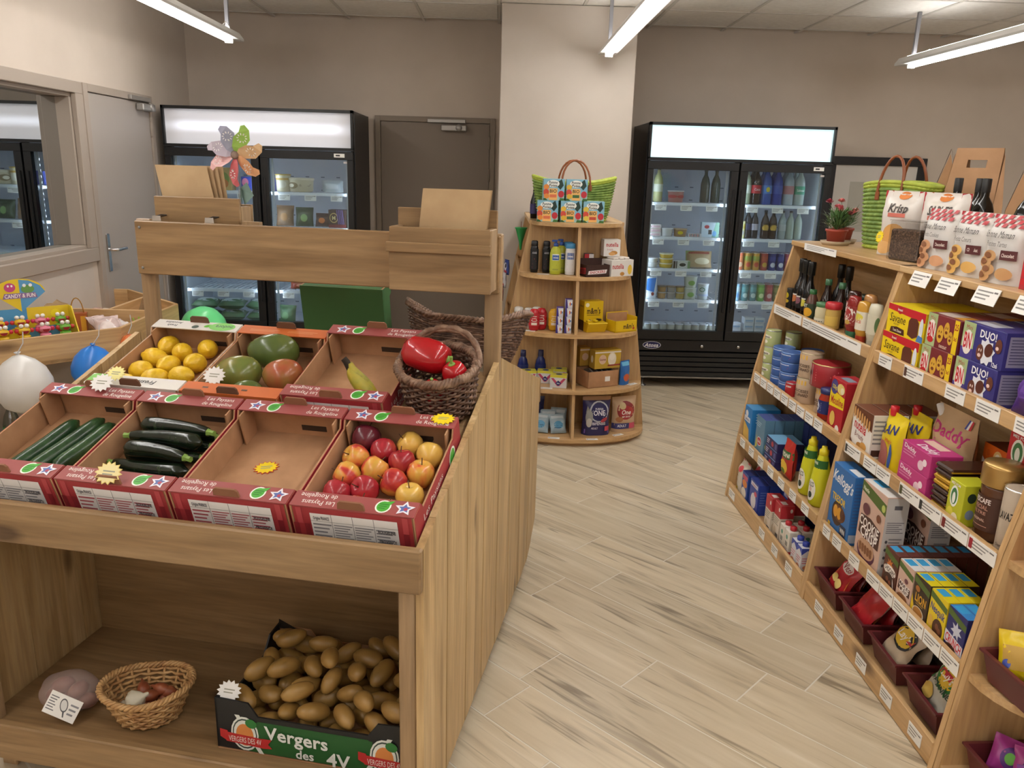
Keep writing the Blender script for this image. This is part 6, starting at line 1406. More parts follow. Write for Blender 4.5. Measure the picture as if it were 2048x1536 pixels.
m0 = gbox('milk_carton', 'red and white carton beside the royal blue ones on the bottom shelf', 'carton', 4, .505, (.07, .06, .16), '#d8cec0', front=ml, right=ml, topc='#b8303a', top=[('r', .3, .2, .8, .6, '#e4dcd8')], group='red and white cartons')
again(m0, 4, .582, .07, .06, .012, label='second red and white carton next to the first')
again(m0, 4, .545, .07, .06, .08, label='red and white carton in the row behind')
def brick(lb, a0, bk, base, capc, ops, n, grp):
    f = None
    for k in range(n):
        loc = GP(a0+(.056*(k % 2)), .05, 4, .05, bk+.055*(k//2))
        if f is None:
            t = thing('mini_brick', lb, 'carton', loc, G_RZ, grp); w_ = .05; mb = MB(); mb.box((0, 0, .05), (w_, w_, .1), M(base, .4), bv=.002)
            paint(mb, lambda u, v, l: (-w_/2+u*w_, -w_/2-l, v*.1), ops, asp=.5); paint(mb, lambda u, v, l: (w_/2+l, -w_/2+u*w_, v*.1), ops, asp=.5); mb.build('carton_body', t)
            mb = MB(); mb.lathe([(.013, .1), (.014, .101), (.014, .116), (0, .117)], M(capc, .35), 12); mb.build('screw_cap', t); f = t; KIDS[t.name] = list(t.children)
        else: dup(f, loc, G_RZ)
brick('small white cream carton with red screw cap on the bottom shelf', .685, .004, '#dcd6cc', '#b8242e', [('r', 0, 0, 1, .12, '#b8303a'), ('e', .5, .7, .2, .1, '#5a9a8a'), ('r', .25, .3, .75, .5, '#8a8a84'), ('L', .2, .15, .8, .25, 2, '#8a8478')], 4, 'red-capped cream cartons')
brick('small white and blue cream carton with blue screw cap on the bottom shelf', .83, .0, '#d4d4dc', '#2a3c9a', [('p', [(0, .7), (.5, .9), (1, .75), (1, 1), (0, 1)], '#3a4ca8'), ('L', .1, .3, .9, .6, 3, '#c87a8a'), ('e', .5, .15, .3, .1, '#c8825a')], 2, 'blue-capped cream cartons')

# ---- on top of the island
ZT = LV[0]+.0006
def TP(a_, inn, z=0.0): return tuple(G(a_, inn, ZT+z))
LEAFM = noisy('carnation_leaf', [(.3, '#4a6a3a'), (.6, '#5f8450'), (.8, '#7fa070')], 12, .5)
POTM = M('#a8483a', .5)
for k, (a_, inn, fc) in enumerate(((.09, .40, '#d87a78'), (.215, .315, '#9c3a4c'))):
    t = thing('potted_carnation', ['potted carnation with pale pink flowers on the long shelf island', 'potted carnation with dark pink flowers on the long shelf island'][k], 'plant', TP(a_, inn, .008), 0)
    MB().lathe([(.0, 0), (.036, 0), (.044, .05), (.049, .052), (.049, .062), (.044, .062), (.04, .052), (0, .05)], POTM, 20).build('pot', t)
    rg2 = random.Random(50+k); mb = MB()
    for q in range(230):
        az = rg2.uniform(0, 6.28); r0b = rg2.uniform(0, .045); h0 = rg2.uniform(.02, .12); L_ = rg2.uniform(.04, .07); el = rg2.uniform(.2, 1.2)
        p0 = Vector((r0b*math.cos(az), r0b*math.sin(az), .05+h0*.6)); dr = Vector((math.cos(az)*math.cos(el), math.sin(az)*math.cos(el), math.sin(el))); sd = Vector((-math.sin(az), math.cos(az), 0))*.0036
        mid = p0+dr*L_*.5; tip = p0+dr*L_+Vector((0, 0, -.008))
        mb.add([p0-sd*.5, p0+sd*.5, mid+sd, mid-sd, tip], [(0, 1, 2, 3), (3, 2, 4)], LEAFM)
    mb.build('foliage', t)
    for q in range(4):
        az = q*1.7+k; p = Vector((.045*math.cos(az), .045*math.sin(az), [.135, .175, .15, .125][q])); mb = MB(); mb.tube([(0, 0, .05), p*.6+Vector((0, 0, .04)), p], .0014, M('#5f8450', .6), 5)
        mb.build('flower_stem', t)
        mb = MB(); fm = M(['#d88a86', fc, '#c8606a', fc][q], .6)
        for j in range(18):
            a = rg2.uniform(0, 6.28); e = rg2.uniform(-.1, 1.3); dv = Vector((math.cos(a)*math.cos(e), math.sin(a)*math.cos(e), math.sin(e))); s_ = Vector((-math.sin(a), math.cos(a), 0))*.006
            mb.add([p, p+dv*.016-s_*1.3, p+dv*.022, p+dv*.016+s_*1.3], [(0, 1, 2, 3)], fm)
        mb.build('flower', t)
for k, (a_, inn) in enumerate(((.09, .40), (.215, .315))):
    mb = MB(); mb.lathe([(0, .0), (.056, 0), (.066, .018), (.064, .018), (.054, .004), (0, .004)], M('#b8a488', .6), 24); o = mb.build('plant_saucer'); o.location = TP(a_, inn); tag(o, 'shallow beige saucer under the %s carnation' % ('pale pink' if k == 0 else 'dark pink'), 'saucer')
STRAW = noisy('green_straw', [(.3, '#637f38'), (.55, '#809a4a'), (.8, '#a0b766')], 30, .6)
STRAW2 = noisy('lime_straw', [(.3, '#98a83a'), (.7, '#b8c44e')], 30, .6)
LEATH = M('#8a4a24', .35)
def straw_bag(lb, loc, rz, w_, d_, h_, tagged, sag):
    """woven shopping bag: oval body of braided rows, lime rim, two leather handles"""
    t = thing('straw_bag', lb, 'bag', loc, rz); rows, seg = 16, 72
    def body(f, a):
        k = .78+.22*f**.7; x, y = math.cos(a), math.sin(a)
        ex = abs(x)**.7*(1 if x > 0 else -1); ey = abs(y)**.7*(1 if y > 0 else -1)
        return Vector((ex*w_/2*k, ey*d_/2*(.95+.15*f), h_*f*(1+sag*(abs(ex)**2-.5)*f)))
    mb = MB()
    for i in range(rows):
        f0, f1 = i/rows, (i+1)/rows; mt = STRAW2 if i in (0, rows-1) else STRAW
        def fn(u, v):
            a = 2*pi*u; p = body(f0+(f1-f0)*v, a); bu = math.sin(pi*v)*.010*(.3+.7*abs(math.sin(pi*(u*seg/2+.35*v*(1 if i % 2 else -1))))); nrm = Vector((p.x/(w_/2)**2, p.y/(d_/2)**2, 0)).normalized()
            return p+nrm*bu
        mb.grid(fn, seg*2, 4, mt)
    mb.grid(lambda u, v: body(1-v*.97, 2*pi*u)*.985+Vector((0, 0, .003)), 40, 8, STRAW)
    mb.grid(lambda u, v: Vector((body(0, 2*pi*u).x*v, body(0, 2*pi*u).y*v, .001)), 40, 2, STRAW)
    mb.build('woven_body', t)
    mb = MB(); mb.tube([body(1, 2*pi*k/60)+Vector((0, 0, .004)) for k in range(60)], .009, STRAW2, 8, closed=True); mb.build('rim', t)
    for sy in (-1, 1):
        mb = MB(); hw = w_*.17; y0 = sy*(d_/2*1.1+.006); zb = h_*.86
        pts = [(-hw, y0, zb)]+[(-hw*math.cos(pi*q/12), y0*(1-.25*math.sin(pi*q/12)), h_*.95+(.13)*math.sin(pi*q/12)) for q in range(13)]+[(hw, y0, zb)]
        mb.tube(pts, .006, LEATH, 8); mb.box((-hw, y0, zb-.008), (.022, .008, .036), LEATH, bv=.003); mb.box((hw, y0, zb-.008), (.022, .008, .036), LEATH, bv=.003); mb.build('handle', t)
    mb = MB(); mb.sphere(lambda d: Vector((d.x*.009, d.y*.006, d.z*.009)), M('#3a2618', .4), 10, 6, TR(0, -d_/2*1.1-.01, h_*.86)); mb.build('button', t)
    if tagged:
        mb = MB(); mb.box((0, 0, -.035), (.038, .0012, .06), PAPER); mb.box((0, -.0008, -.02), (.018, .0006, .02), M('#5a5a60', .5)); o = mb.build('swing_tag', t); o.location = (w_*.16, -d_/2*1.1-.016, h_*.78); o.rotation_euler = (R(-12), R(24), 0)
    return t
straw_bag('green woven straw bag with leather handles and swing tag on the long shelf island', TP(.43, .475), G_RZ+R(22), .35, .12, .27, True, -.06)
redb = lambda s: [('p', [(0, 0), (.12, 0), (.2, 1), (0, 1)], '#b8242e'), ('p', [(1, 0), (.86, 0), (.8, 1), (1, 1)], '#b8242e'), ('e', .5, .93, .14, .06, '#d8803a'), T_(.5, .74, .13, '#3a2a24', s, w=.5, sh=.1), ('r', .28, .6, .72, .66, '#c86a5a'), ('e', .5, .3, .3, .2, '#d8a05a'), ('e', .3, .12, .2, .1, '#e0b070')]
for k, (a_, s) in enumerate(((.66, 'Krisp'), (.86, 'SABLES'))):
    pouch('bread_bag', ['white and red bread bag with orange badge behind the brown jar', 'second white and red bread bag with a black stamp-like label'][k], 'bag', (.19, .09, .25), '#d8d0c8', TP(a_, .38+.05*k), G_RZ+R(25), front=redb(s), seed=60+k)
PEPR = noisy('brown_crumbs', [(.3, '#2e2019'), (.5, '#5a4334'), (.7, '#8a6c54')], 160, .6, .4)
for k, (a_, inn) in enumerate(((.865, .31), (1.0, .37))):
    t = thing('snack_jar', ['clear jar of brown crumbs with a yellow star tag on the long shelf island', 'second clear jar of brown crumbs beside the white biscuit bags'][k], 'jar', TP(a_, inn), G_RZ+R(20))
    mb = MB(); mb.box((0, 0, .058), (.132, .066, .112), PEPR, bv=.006); mb.build('contents', t)
    mb = MB(); mb.box((0, 0, .072), (.14, .074, .143), CLEAR, bv=.004); mb.build('clear_box', t)
    mb = MB(); mb.box((0, 0, .146), (.142, .076, .004), CLEAR); mb.build('lid', t)
    if k == 0: star('yellow star price tag stuck on the clear jar of brown crumbs', Matrix.Translation(TP(a_-.085, inn-.075, .08)) @ RZ(G_RZ) @ RX(R(80)), .03, YS, YS)
bm_ = lambda s, c: [('r', .0, .82, 1, 1.0, '#d8d0cc')]+[('p', [((i+.0)*.1, .82+.06*j), ((i+1)*.1, .82+.06*j), ((i+1)*.1+.02, .88+.06*j), (i*.1+.02, .88+.06*j)], '#b5303a') for i in range(9) for j in range(3) if (i+j) % 2 == 0]+[T_(.48, .72, .1, '#3a3434', 'Bonne Maman', b=0, w=.72, sh=.3), T_(.48, .58, .075, '#5a5450', s, b=0, w=.5, sh=.3), ('r', .62, .36, .92, .5, '#5a2a2c'), T_(.77, .43, .05, '#e8d8d0', 'Chocolat', w=.22)]+[('e', .28+.1*(i % 2), .1+.1*i, .17, .085, c) for i in range(4)]+[('e', .24+.1*(i % 2), .11+.1*i, .09, .045, '#8a5a3c') for i in range(4)]+[('e', .76, .16, .16, .09, c)]
for k, (a_, s, c) in enumerate(((1.125, 'Petits Cookies', '#cf9a72'), (1.31, 'Petits Coeurs', '#dcae62'), (1.485, 'Petites Tartes', '#c89a6a'))):
    pouch('biscuit_bag', ['white biscuit bag with red gingham top and chocolate cookies', 'white biscuit bag with red gingham top and golden biscuits', 'white biscuit bag with red gingham top and small chocolate tarts'][k], 'bag', (.172, .075, .2), '#d8d4d0', TP(a_, .285), G_RZ+R(6), front=bm_(s, c), seed=70+k, crinkle=.003, crimp=.02)
rc = gbox('sweet_box', 'tall white and red striped biscuit box at the end of the island top', 'box', 0, 1.6, (.09, .09, .17), '#b8303a', back=.0, front=[('r', 0, .6, 1, 1, '#e8803a')]+[('r', .05, .08+.14*i, .95, .18+.14*i, '#c8202c') for i in range(4)]+[T_(.5, .13+.14*i, .06, '#f0e0dc', 'LOVE', w=.5) for i in range(4)])
CARR = noisy('carrier_card', [(.3, '#a9815c'), (.7, '#b98f69')], 12, .75)
for k, (a_, inn, rz_) in enumerate(((.42, .665, -30), (.64, .655, 40), (1.0, .63, -34))):
    t = thing('bottle_carrier', ['kraft card bottle carrier behind the green straw bag', 'kraft card bottle carrier with its handle hole facing the aisle', 'kraft card bottle carrier seen edge-on beside the wine bottles'][k], 'carrier', TP(a_, inn), G_RZ+R(rz_))
    w_, d_, hb, ht = .19, .11, .2, .42
    mb = MB()
    def panel(s):
        P = lambda x, z: (x, s*(d_/2*(1 if z <= hb else (ht-z)/(ht-hb))+.001), z)
        cxs = [(-w_/2, 0), (w_/2, 0), (w_/2, hb), (.05, hb+.13), (-.05, hb+.13), (-w_/2, hb)]
        zt = ht; out = [(-w_/2, 0), (w_/2, 0), (w_/2, hb), (.085, ht), (-.085, ht), (-w_/2, hb)]
        z0, z1 = ht-.075, ht-.045
        ww = lambda z: w_/2 if z <= hb else w_/2+(.085-w_/2)*(z-hb)/(ht-hb)
        mb.add([P(-w_/2, 0), P(w_/2, 0), P(w_/2, hb), P(-w_/2, hb)], [(0, 1, 2, 3)], CARR)
        mb.add([P(-w_/2, hb), P(w_/2, hb), P(ww(z0), z0), P(-ww(z0), z0)], [(0, 1, 2, 3)], CARR)
        mb.add([P(-ww(z0), z0), P(-.035, z0), P(-.035, z1), P(-ww(z1), z1)], [(0, 1, 2, 3)], CARR)
        mb.add([P(.035, z0), P(ww(z0), z0), P(ww(z1), z1), P(.035, z1)], [(0, 1, 2, 3)], CARR)
        mb.add([P(-ww(z1), z1), P(ww(z1), z1), P(.085, ht), P(-.085, ht)], [(0, 1, 2, 3)], CARR)
    panel(-1); panel(1)
    mb.add([(-w_/2, -d_/2, 0), (w_/2, -d_/2, 0), (w_/2, d_/2, 0), (-w_/2, d_/2, 0)], [(0, 1, 2, 3)], CARR)
    mb.build('folded_card', t)
    for s in (-1, 1):
        mb = MB(); mb.add([(s*w_/2, -d_/2, 0), (s*w_/2, d_/2, 0), (s*w_/2, d_/2, hb), (s*.09, 0, ht-.02), (s*w_/2, -d_/2, hb)], [(0, 1, 2, 4), (4, 2, 3)], CARR); mb.build('side_panel', t)
    for s in (-1, 1):
        mb = MB(); mb.box((0, s*.006, ht-.03), (.17, .002, .08), CARR, RX(R(8*s))); 
        if False: mb.build('handle_fold', t)
WINE = M('#14120f', .12)
for k, (a_, inn) in enumerate(((.70, .555), (.815, .57), (.895, .545), (1.18, .52))):
    bottle('wine_bottle', 'dark green wine bottle with black capsule standing on the long shelf island', 'bottle', [(0, .002), (.034, .002), (.037, .01), (.037, .19), (.03, .215), (.015, .24), (.014, .29)], WINE, TP(a_, inn), G_RZ, [(.015, .255), (.0155, .26), (.0155, .302), (.014, .305), (0, .305)], M('#18181a', .4), (.0372, .06, .15), [('e', .5, .6, .2, .16, '#b8a070')], '#d8d0bc', group='wine bottles on the island')
# ---- near end shelf of the island
def EP(x, y, z): return EN_O+_g*.021+Matrix.Rotation(R(1.12), 3, 'Z') @ Vector((x, y, z))
for k, (x, y, z) in enumerate(((-.335, -.168, .3365), (-.335, -.172, .0465))):
    c = tr0.copy(); COL.objects.link(c); c.location = EP(x, y, z); c.rotation_euler = (0, 0, R(1.12)+R([4, 2][k]))
    tag(c, ['burgundy plastic tray of yellow noodle packets on the rounded end shelf', 'burgundy plastic tray of pink sweet bags at the bottom of the end shelf'][k], 'tray', 'burgundy trays on the end shelf')
for k in range(3):
    pouch('noodle_packet', 'bright yellow noodle packet in the tray on the rounded end shelf', 'packet', (.1, .04, .12), '#e2c41a', EP((-.375, -.33, -.36)[k], (-.085, -.13, -.2)[k], .375), (R(-22), R(-8+6*k), R(-36)), front=[('r', .1, .2, .9, .7, '#c8a04a'), ('e', .2, .3, .1, .1, '#4a5ab0')], seed=80+k, group='yellow noodle packets', gusset=False)
for k in range(3):
    pouch('sweet_bag', 'shiny pink sweet bag in the lowest tray of the rounded end shelf', 'sweets', (.1, .045, .1), ['#a03a88', '#b54a94', '#7a3a8c'][k], EP((-.36, -.325, -.35)[k], (-.09, -.14, -.21)[k], .085), (R(-26), R(8-8*k), R(-34)), front=[('e', .5, .5, .3, .3, '#5a2a7a'), ('e', .45, .5, .14, .16, '#6ab04a')], seed=90+k, group='pink sweet bags', gusset=False)
carton('red_box', 'small red box at the edge of the upper rounded end shelf', 'box', (.07, .06, .12), '#b8303a', EP(-.34, -.06, .669), R(30), front=[('r', .1, .5, .9, .8, '#e8dcd8')])
# ================================================================ GOODS ON THE ROUNDED END SHELF BY THE PILLAR
ZL = {0: 1.3106, 1: 1.0056, 2: .6686, 3: .3356, 4: .0456}
def TW(x, y, lv, dz=0.0): return (TW_O.x+x, TW_O.y+y, ZL[lv]+dz)
def tbox(name, lb, cat, lv, x, y, size, base, dz=0.0, turn=0.0, group=None, **kw):
    return carton(name, lb, cat, size, base, TW(x, y, lv, dz), turn, group=group, **kw)
straw_bag('lime green woven straw bag with brown handles on the rounded end shelf', TW(-.02, .10, 0), R(3), .5, .14, .235, False, .16)
fp = lambda c1, c2: [('p', [(0, .35), (1, .3), (1, 1), (0, 1)], '#7fb4cc'), ('p', [(.55, .75), (.85, 1), (.95, .7), (.8, .5)], '#1f3a34'), ('e', .45, .78, .3, .17, '#e8ece8'), T_(.45, .84, .13, '#2a2a2a', 'Pomme', w=.42, sh=.2), T_(.45, .7, .12, '#2a2a2a', 'Potes', w=.4, sh=.2), ('r', .26, .02, .66, .56, '#e8b46a'), T_(.46, .44, .15, '#2a3020', 'BIO', w=.34), ('r', .3, .14, .62, .28, c1), ('e', .13, .62, .13, .13, c2), ('e', .12, .38, .14, .15, '#c8493a'), ('e', .15, .2, .13, .12, c2), ('e', .84, .3, .14, .16, '#bd2f3a'), ('p', [(0, 0), (.22, 0), (.1, .1), (0, .1)], '#2a5a2c'), ('p', [(.75, 0), (1, 0), (1, .1), (.8, .12)], '#3a6a34')]
for k, (x, dz, c1, c2) in enumerate(((-.185, 0, '#d8704a', '#dd8a3c'), (-.05, 0, '#3f6a3c', '#d8b03a'), (.085, 0, '#bd4a3a', '#d8c04a'), (-.155, .1225, '#d8704a', '#dd8a3c'), (-.02, .1225, '#3f6a3c', '#d8b03a'))):
    tbox('fruit_pouch_box', ['organic fruit pouch box with orange band, lower row, beside the green-banded one', 'organic fruit pouch box with green band in the lower row', 'organic fruit pouch box with red band in the lower row', 'organic fruit pouch box with orange band, upper row', 'organic fruit pouch box with green band, upper row'][k], 'box', 0, x, -.075 if dz == 0 else -.072, (.122, .085, .122), '#9fc4c4', dz=dz, front=fp(c1, c2), topc='#9fc4cc', right=[('r', .1, .1, .9, .9, '#d8cfc0'), ('L', .2, .2, .8, .8, 6, '#9a948a')], group='organic fruit pouch boxes', turn=R([-2, 1, -3, 2, -1][k]))
for k, x in enumerate((-.27, -.225)):
    bottle('wine_bottle', 'dark bottle with purple label behind the lime straw bag', 'bottle', [(0, .002), (.026, .002), (.028, .1), (.014, .15), (.012, .19)], DKB, (TW_O.x+x+.02, TW_O.y+.17+.02*k, 1.3106), 0, [(.013, .185), (.013, .2), (0, .2)], '#1a1a22', (.0282, .03, .09), [], '#3a3468', group='bottles behind the straw bag')
# tier 2
shp = [(0, .001), (.02, .001), (.023, .006), (.025, .1), (.022, .15), (.019, .158)]
for k, x in enumerate((-.262, -.19)):
    bottle('shower_gel', 'black shower gel bottle with small red mark on the second tier', 'bottle', shp, '#16161a', TW(x+.01, -.055, 1), 0, [(.019, .157), (.021, .162), (.02, .185), (.014, .19), (0, .19)], '#101014', (.0245, .02, .14), [T_(.5, .82, .09, '#b8b8c0', 'AXE', w=.3), ('p', [(.38, .25), (.62, .4), (.5, .55)], '#b5404a'), ('L', .35, .05, .65, .15, 2, '#a84a52')], '#18181c', group='black shower gel bottles', sy=.6)
LOT = [(0, .001), (.028, .001), (.032, .006), (.033, .1), (.031, .14), (.02, .158), (.011, .165)]
for k, (x, y) in enumerate(((-.13, -.125), (-.09, -.055))):
    t = bottle('lotion_bottle', ['lime green lotion bottle with blue pump on the second tier', 'second lime green lotion bottle behind the first'][k], 'bottle', LOT, '#b3b93c', TW(x, y, 1), 0, [(.011, .164), (.014, .167), (.013, .185), (.005, .187), (.005, .2), (0, .2)], '#2a4f9c', (.0328, .02, .13), [('r', .32, .58, .68, .92, '#e2e4ea'), ('r', .34, .6, .66, .86, '#2f5aa4'), T_(.5, .74, .1, '#f0f0f4', 'mixa', w=.24), ('L', .36, .3, .64, .5, 3, '#8a9030'), ('r', .36, .06, .64, .14, '#9aa040')], '#b3b93c', group='lime lotion bottles', sy=.62)
    mb = MB(); mb.box((-.008, -.004, .197), (.034, .014, .012), M('#2a4f9c', .35), bv=.004); mb.build('pump_head', t)
for k, (x, y) in enumerate(((-.025, -.13), (-.0, -.07))):
    if k: x = -.03; y = -.045
    bottle('milk_lotion', ['white lotion bottle with wide blue cap on the second tier', 'second white lotion bottle with blue cap behind the first'][k], 'bottle', [(0, .001), (.027, .001), (.029, .006), (.029, .15), (.028, .156)], '#d4d4d6', TW(x-.018, y, 1), 0, [(.028, .155), (.029, .158), (.028, .182), (.024, .186), (0, .186)], '#3a86b8', (.0292, .02, .14), [('r', .3, .6, .7, .92, '#2f5aa4'), T_(.5, .76, .1, '#f0f0f4', 'mixa', w=.26), ('L', .34, .3, .66, .5, 2, '#a8a8b0'), ('L', .34, .08, .66, .16, 2, '#c87a9a')], '#d8d8da', group='white lotion bottles', sy=.7)
snk = [('r', 0, .82, 1, 1, '#3a211a'), ('p', [(.08, .2), (.86, .3), (.9, .62), (.12, .5)], '#e4dcdc'), T_(.49, .41, .2, '#a8303a', 'SNICKERS', w=.66, a=4)]
t = thing('snack_display', 'dark brown chocolate bar display box with red and white lettering', 'display box', TW(.1, -.15, 1), R(18))
mb = MB(); mb.box((0, 0, .003), (.15, .1, .005), M('#3a201a', .5))
for (c, s_) in (((0, -.0485, .035), (.15, .003, .07)), ((0, .0485, .05), (.15, .003, .1)), ((-.0735, 0, .035), (.003, .1, .07)), ((.0735, 0, .035), (.003, .1, .07))): mb.box(c, s_, M('#3a201a', .5))
paint(mb, lambda u, v, l: (-.075+u*.15, -.0501-l, v*.07), snk, asp=2.14); paint(mb, lambda u, v, l: (-.0751-l, .05-u*.1, v*.07), [('p', [(.05, .15), (.95, .25), (.95, .75), (.05, .65)], '#b5303a'), T_(.5, .45, .3, '#2a1814', 'SNICKERS', w=.8, a=3)], asp=1.43); mb.build('open_box', t)
for k in range(5): MB().box((-.056+.027*k, 0, .038), (.023, .085, .018), M('#4a2a20', .3), RX(R(-12)), bv=.005).build('bar_pack', t)
tbox('snack_box', 'white and red chocolate bar box standing behind the brown display', 'box', 1, .075, -.045, (.055, .05, .12), '#2a2848', front=[('r', 0, .6, .5, 1, '#c8303a'), ('r', .5, .6, 1, 1, '#e0dcdc'), ('r', 0, .35, 1, .58, '#b8303a'), T_(.5, .46, .1, '#e8e0e0', 'BUENO', w=.8)])
wf = [T_(.5, .7, .24, '#b52a34', 'nutella', w=.75), T_(.38, .42, .12, '#b05a60', 'b-ready', w=.36, b=0), ('e', .62, .22, .22, .12, '#b5803c'), ('e', .5, .16, .2, .1, '#cf9a5e')]
tbox('wafer_box', 'white hazelnut wafer box resting on the larger white display', 'box', 1, .2, -.07, (.1, .07, .1), '#dedad6', dz=.1115, front=wf, turn=R(8), right=[('L', .2, .2, .8, .8, 4, '#a8a4a0')])
t = thing('wafer_display', 'larger white hazelnut wafer display box with a round cut-out front', 'display box', TW(.245, -.092, 1), R(28))
mb = MB(); mb.box((0, .0, .048), (.16, .1, .096), M('#dcd8d4', .5), bv=.001)
paint(mb, lambda u, v, l: (-.08+u*.16, -.05-l, v*.096), [T_(.3, .62, .3, '#b52a34', 'nutella', w=.52), ('e', .84, .4, .1, .3, '#e4c040'), ('e', .5, .15, .1, .12, '#b5803c')], asp=1.66)
paint(mb, lambda u, v, l: (.08+l, -.05+u*.1, v*.096), [('e', .5, .5, .3, .36, '#6a5a50'), ('r', .25, .42, .75, .5, '#e0d8d0'), ('r', .25, .56, .75, .64, '#d8c8b8'), ('e', .6, .2, .14, .14, '#e0c020')], asp=1.04); mb.build('printed_box', t)
for k in range(3): MB().box((-.04+.04*k, 0, .103), (.034, .08, .014), M('#d8d0c8', .4), bv=.004).build('wafer_pack', t)
# tier 3
for k, (x, y) in enumerate(((-.335, -.04), (-.275, -.075), (-.225, -.03))):
    bottle('deodorant_stick', 'white round-topped deodorant with orange label on the third tier', 'bottle', [(0, .001), (.027, .001), (.028, .004), (.028, .1)], '#cfccc6', TW(x, y, 2), 0, [(.028, .099), (.0285, .1), (.027, .118), (.018, .124), (0, .125)], '#d6d3cd', (.0282, .02, .09), [('r', .3, .55, .7, .85, '#d8583a'), T_(.5, .7, .15, '#f0e8e0', 'Narta', w=.3), ('L', .35, .1, .65, .3, 2, '#9a9a94')], '#cfccc6', group='white deodorants')
for k, (x, y, c, lb) in enumerate(((-.2, -.115, '#b3202a', 'red shower gel bottle in the middle of the third tier'), (-.245, -.15, '#b3202a', 'red shower gel bottle half hidden by the wicker basket'), (-.125, -.135, '#d9a62a', 'yellow shower gel bottle on the third tier'), (-.085, -.07, '#d2a02a', 'yellow shower gel bottle behind the first yellow one'))):
    bottle('shower_gel', lb, 'bottle', [(0, .001), (.022, .001), (.03, .01), (.034, .07), (.031, .11), (.02, .13), (0, .133)], c, TW(x, y, 2), 0, [(.012, .0), (.018, 0), (.018, .004)], c, (.0325, .03, .105), [T_(.5, .8, .1, '#f0e4dc', 'Cottage', w=.26), ('e', .5, .5, .16, .14, '#e4dcd4'), ('e', .5, .5, .11, .1, c), ('r', .36, .08, .64, .28, '#e0d4c8')], c, sy=.62)
tp_ = [('p', [(0, 0), (.35, 0), (.2, 1), (0, 1)], '#3a2f84'), ('r', .4, .3, .95, .8, '#e4e4ea'), ('e', .65, .5, .1, .24, '#d8703a'), ('r', .75, .35, .92, .6, '#4a86c0')]
b0_ = None
for k in range(7):
    x, y, dz = ((-.095, -.185, .0505*(k % 3)) if k < 3 else (-.045, -.185, .0505*((k-3) % 4)))
    if b0_ is None: b0_ = tbox('toothpaste_box', 'white, purple and orange soap box stacked on the third tier', 'box', 2, x, y, (.04, .062, .05), '#cfcfd6', front=tp_, topc='#5a4a98', side='#c4c4cc', group='stacked purple soap boxes', turn=R(-6))
    else: c = b0_.copy(); COL.objects.link(c); c.location = TW(x, y, 2, dz); c.rotation_euler = (0, 0, R(-6+k))
mm = [T_(.5, .68, .2, '#3a241a', "m&m's", w=.72), ('L', .15, .5, .85, .56, 1, '#8a6a10'), ('e', .3, .3, .1, .09, '#2f4f9c'), ('e', .5, .28, .1, .09, '#3a3a8c'), ('e', .72, .32, .09, .08, '#4a8a3a'), ('e', .16, .88, .1, .07, '#efe8c8')]
YEL = '#e0bc14'
t = thing('sweet_display', 'tall yellow chocolate sweet display box with a brown side', 'display box', TW(.11, -.1, 2), R(18))
mb = MB(); mb.box((0, .02, .09), (.125, .07, .18), M(YEL, .45), bv=.001); paint(mb, lambda u, v, l: (-.0625+u*.125, -.015-l, v*.18), mm, asp=.69)
paint(mb, lambda u, v, l: (-.0625-l, .055-u*.07, v*.18), [('r', 0, .0, 1, .35, '#3a2418'), T_(.5, .82, .06, '#4a3410', 'PEANUTS', w=.7)], asp=.39); mb.build('back_box', t)
mb = MB(); T = TR(0, -.02, 0)
mb.prism([(0, 0), (-.045, .0), (-.075, .055), (-.072, .06), (0, .06)], .125, M(YEL, .45), TR(-.0625, -.012, 0) @ PYZ); mb.build('front_bin', t)
for k in range(6): MB().box((-.045+.018*k, -.045-.004*(k % 2), .066+.003*(k % 3)), (.022, .03, .012), M(['#e0c020', '#d8b818', '#4a3020'][k % 3], .35), RZ(.4*k), bv=.003).build('sweet_pack', t)
t = thing('sweet_display', 'low yellow chocolate sweet tray at the edge of the third tier', 'display box', TW(.29, -.085, 2), R(28))
mb = MB()
for (c, s_) in (((0, 0, .003), (.16, .1, .005)), ((0, -.0485, .035), (.16, .003, .07)), ((-.0785, 0, .035), (.003, .1, .07)), ((0, .0485, .055), (.16, .003, .11)), ((.0785, 0, .045), (.003, .1, .09))): mb.box(c, s_, M(YEL, .45))
mb.box((0, .046, .055), (.15, .002, .1), CARD); paint(mb, lambda u, v, l: (-.08+u*.16, -.0501-l, v*.07), [T_(.62, .5, .42, '#3a241a', "m&m's", w=.5), ('e', .85, .3, .05, .12, '#bd4a2a')], asp=2.28); mb.build('open_box', t)
# tier 4
for k, (x, y) in enumerate(((-.3, -.05), (-.19, -.035))):
    bottle('body_milk', ['dark blue body lotion bottle near the wicker basket', 'slim dark blue body lotion bottle standing further back'][k], 'bottle', [(0, .001), (.03, .001), (.033, .006), (.034, .09), (.026, .13), (.014, .15)], '#1c2a6c', TW(x, y, 3), 0, [(.014, .149), (.018, .152), (.016, .19), (0, .191)], '#182050', (.0335, .02, .1), [T_(.5, .6, .16, '#d8dcea', 'Nivea', w=.3), ('L', .38, .2, .62, .4, 2, '#7a86b8')], '#1c2a6c', sy=.65, group='dark blue body lotions')
nap = [('r', 0, .82, 1, 1, '#d8d040'), ('p', [(.05, .75), (.2, .78), (.55, .3), (.45, .12)], '#c04a6a'), ('p', [(.95, .75), (.8, .78), (.45, .3), (.55, .12)], '#c04a6a'), ('*', .5, .38, .22, '#26306c', 4, .75), T_(.5, .38, .1, '#e8e8f0', 'Nana', w=.16)]
n0 = None
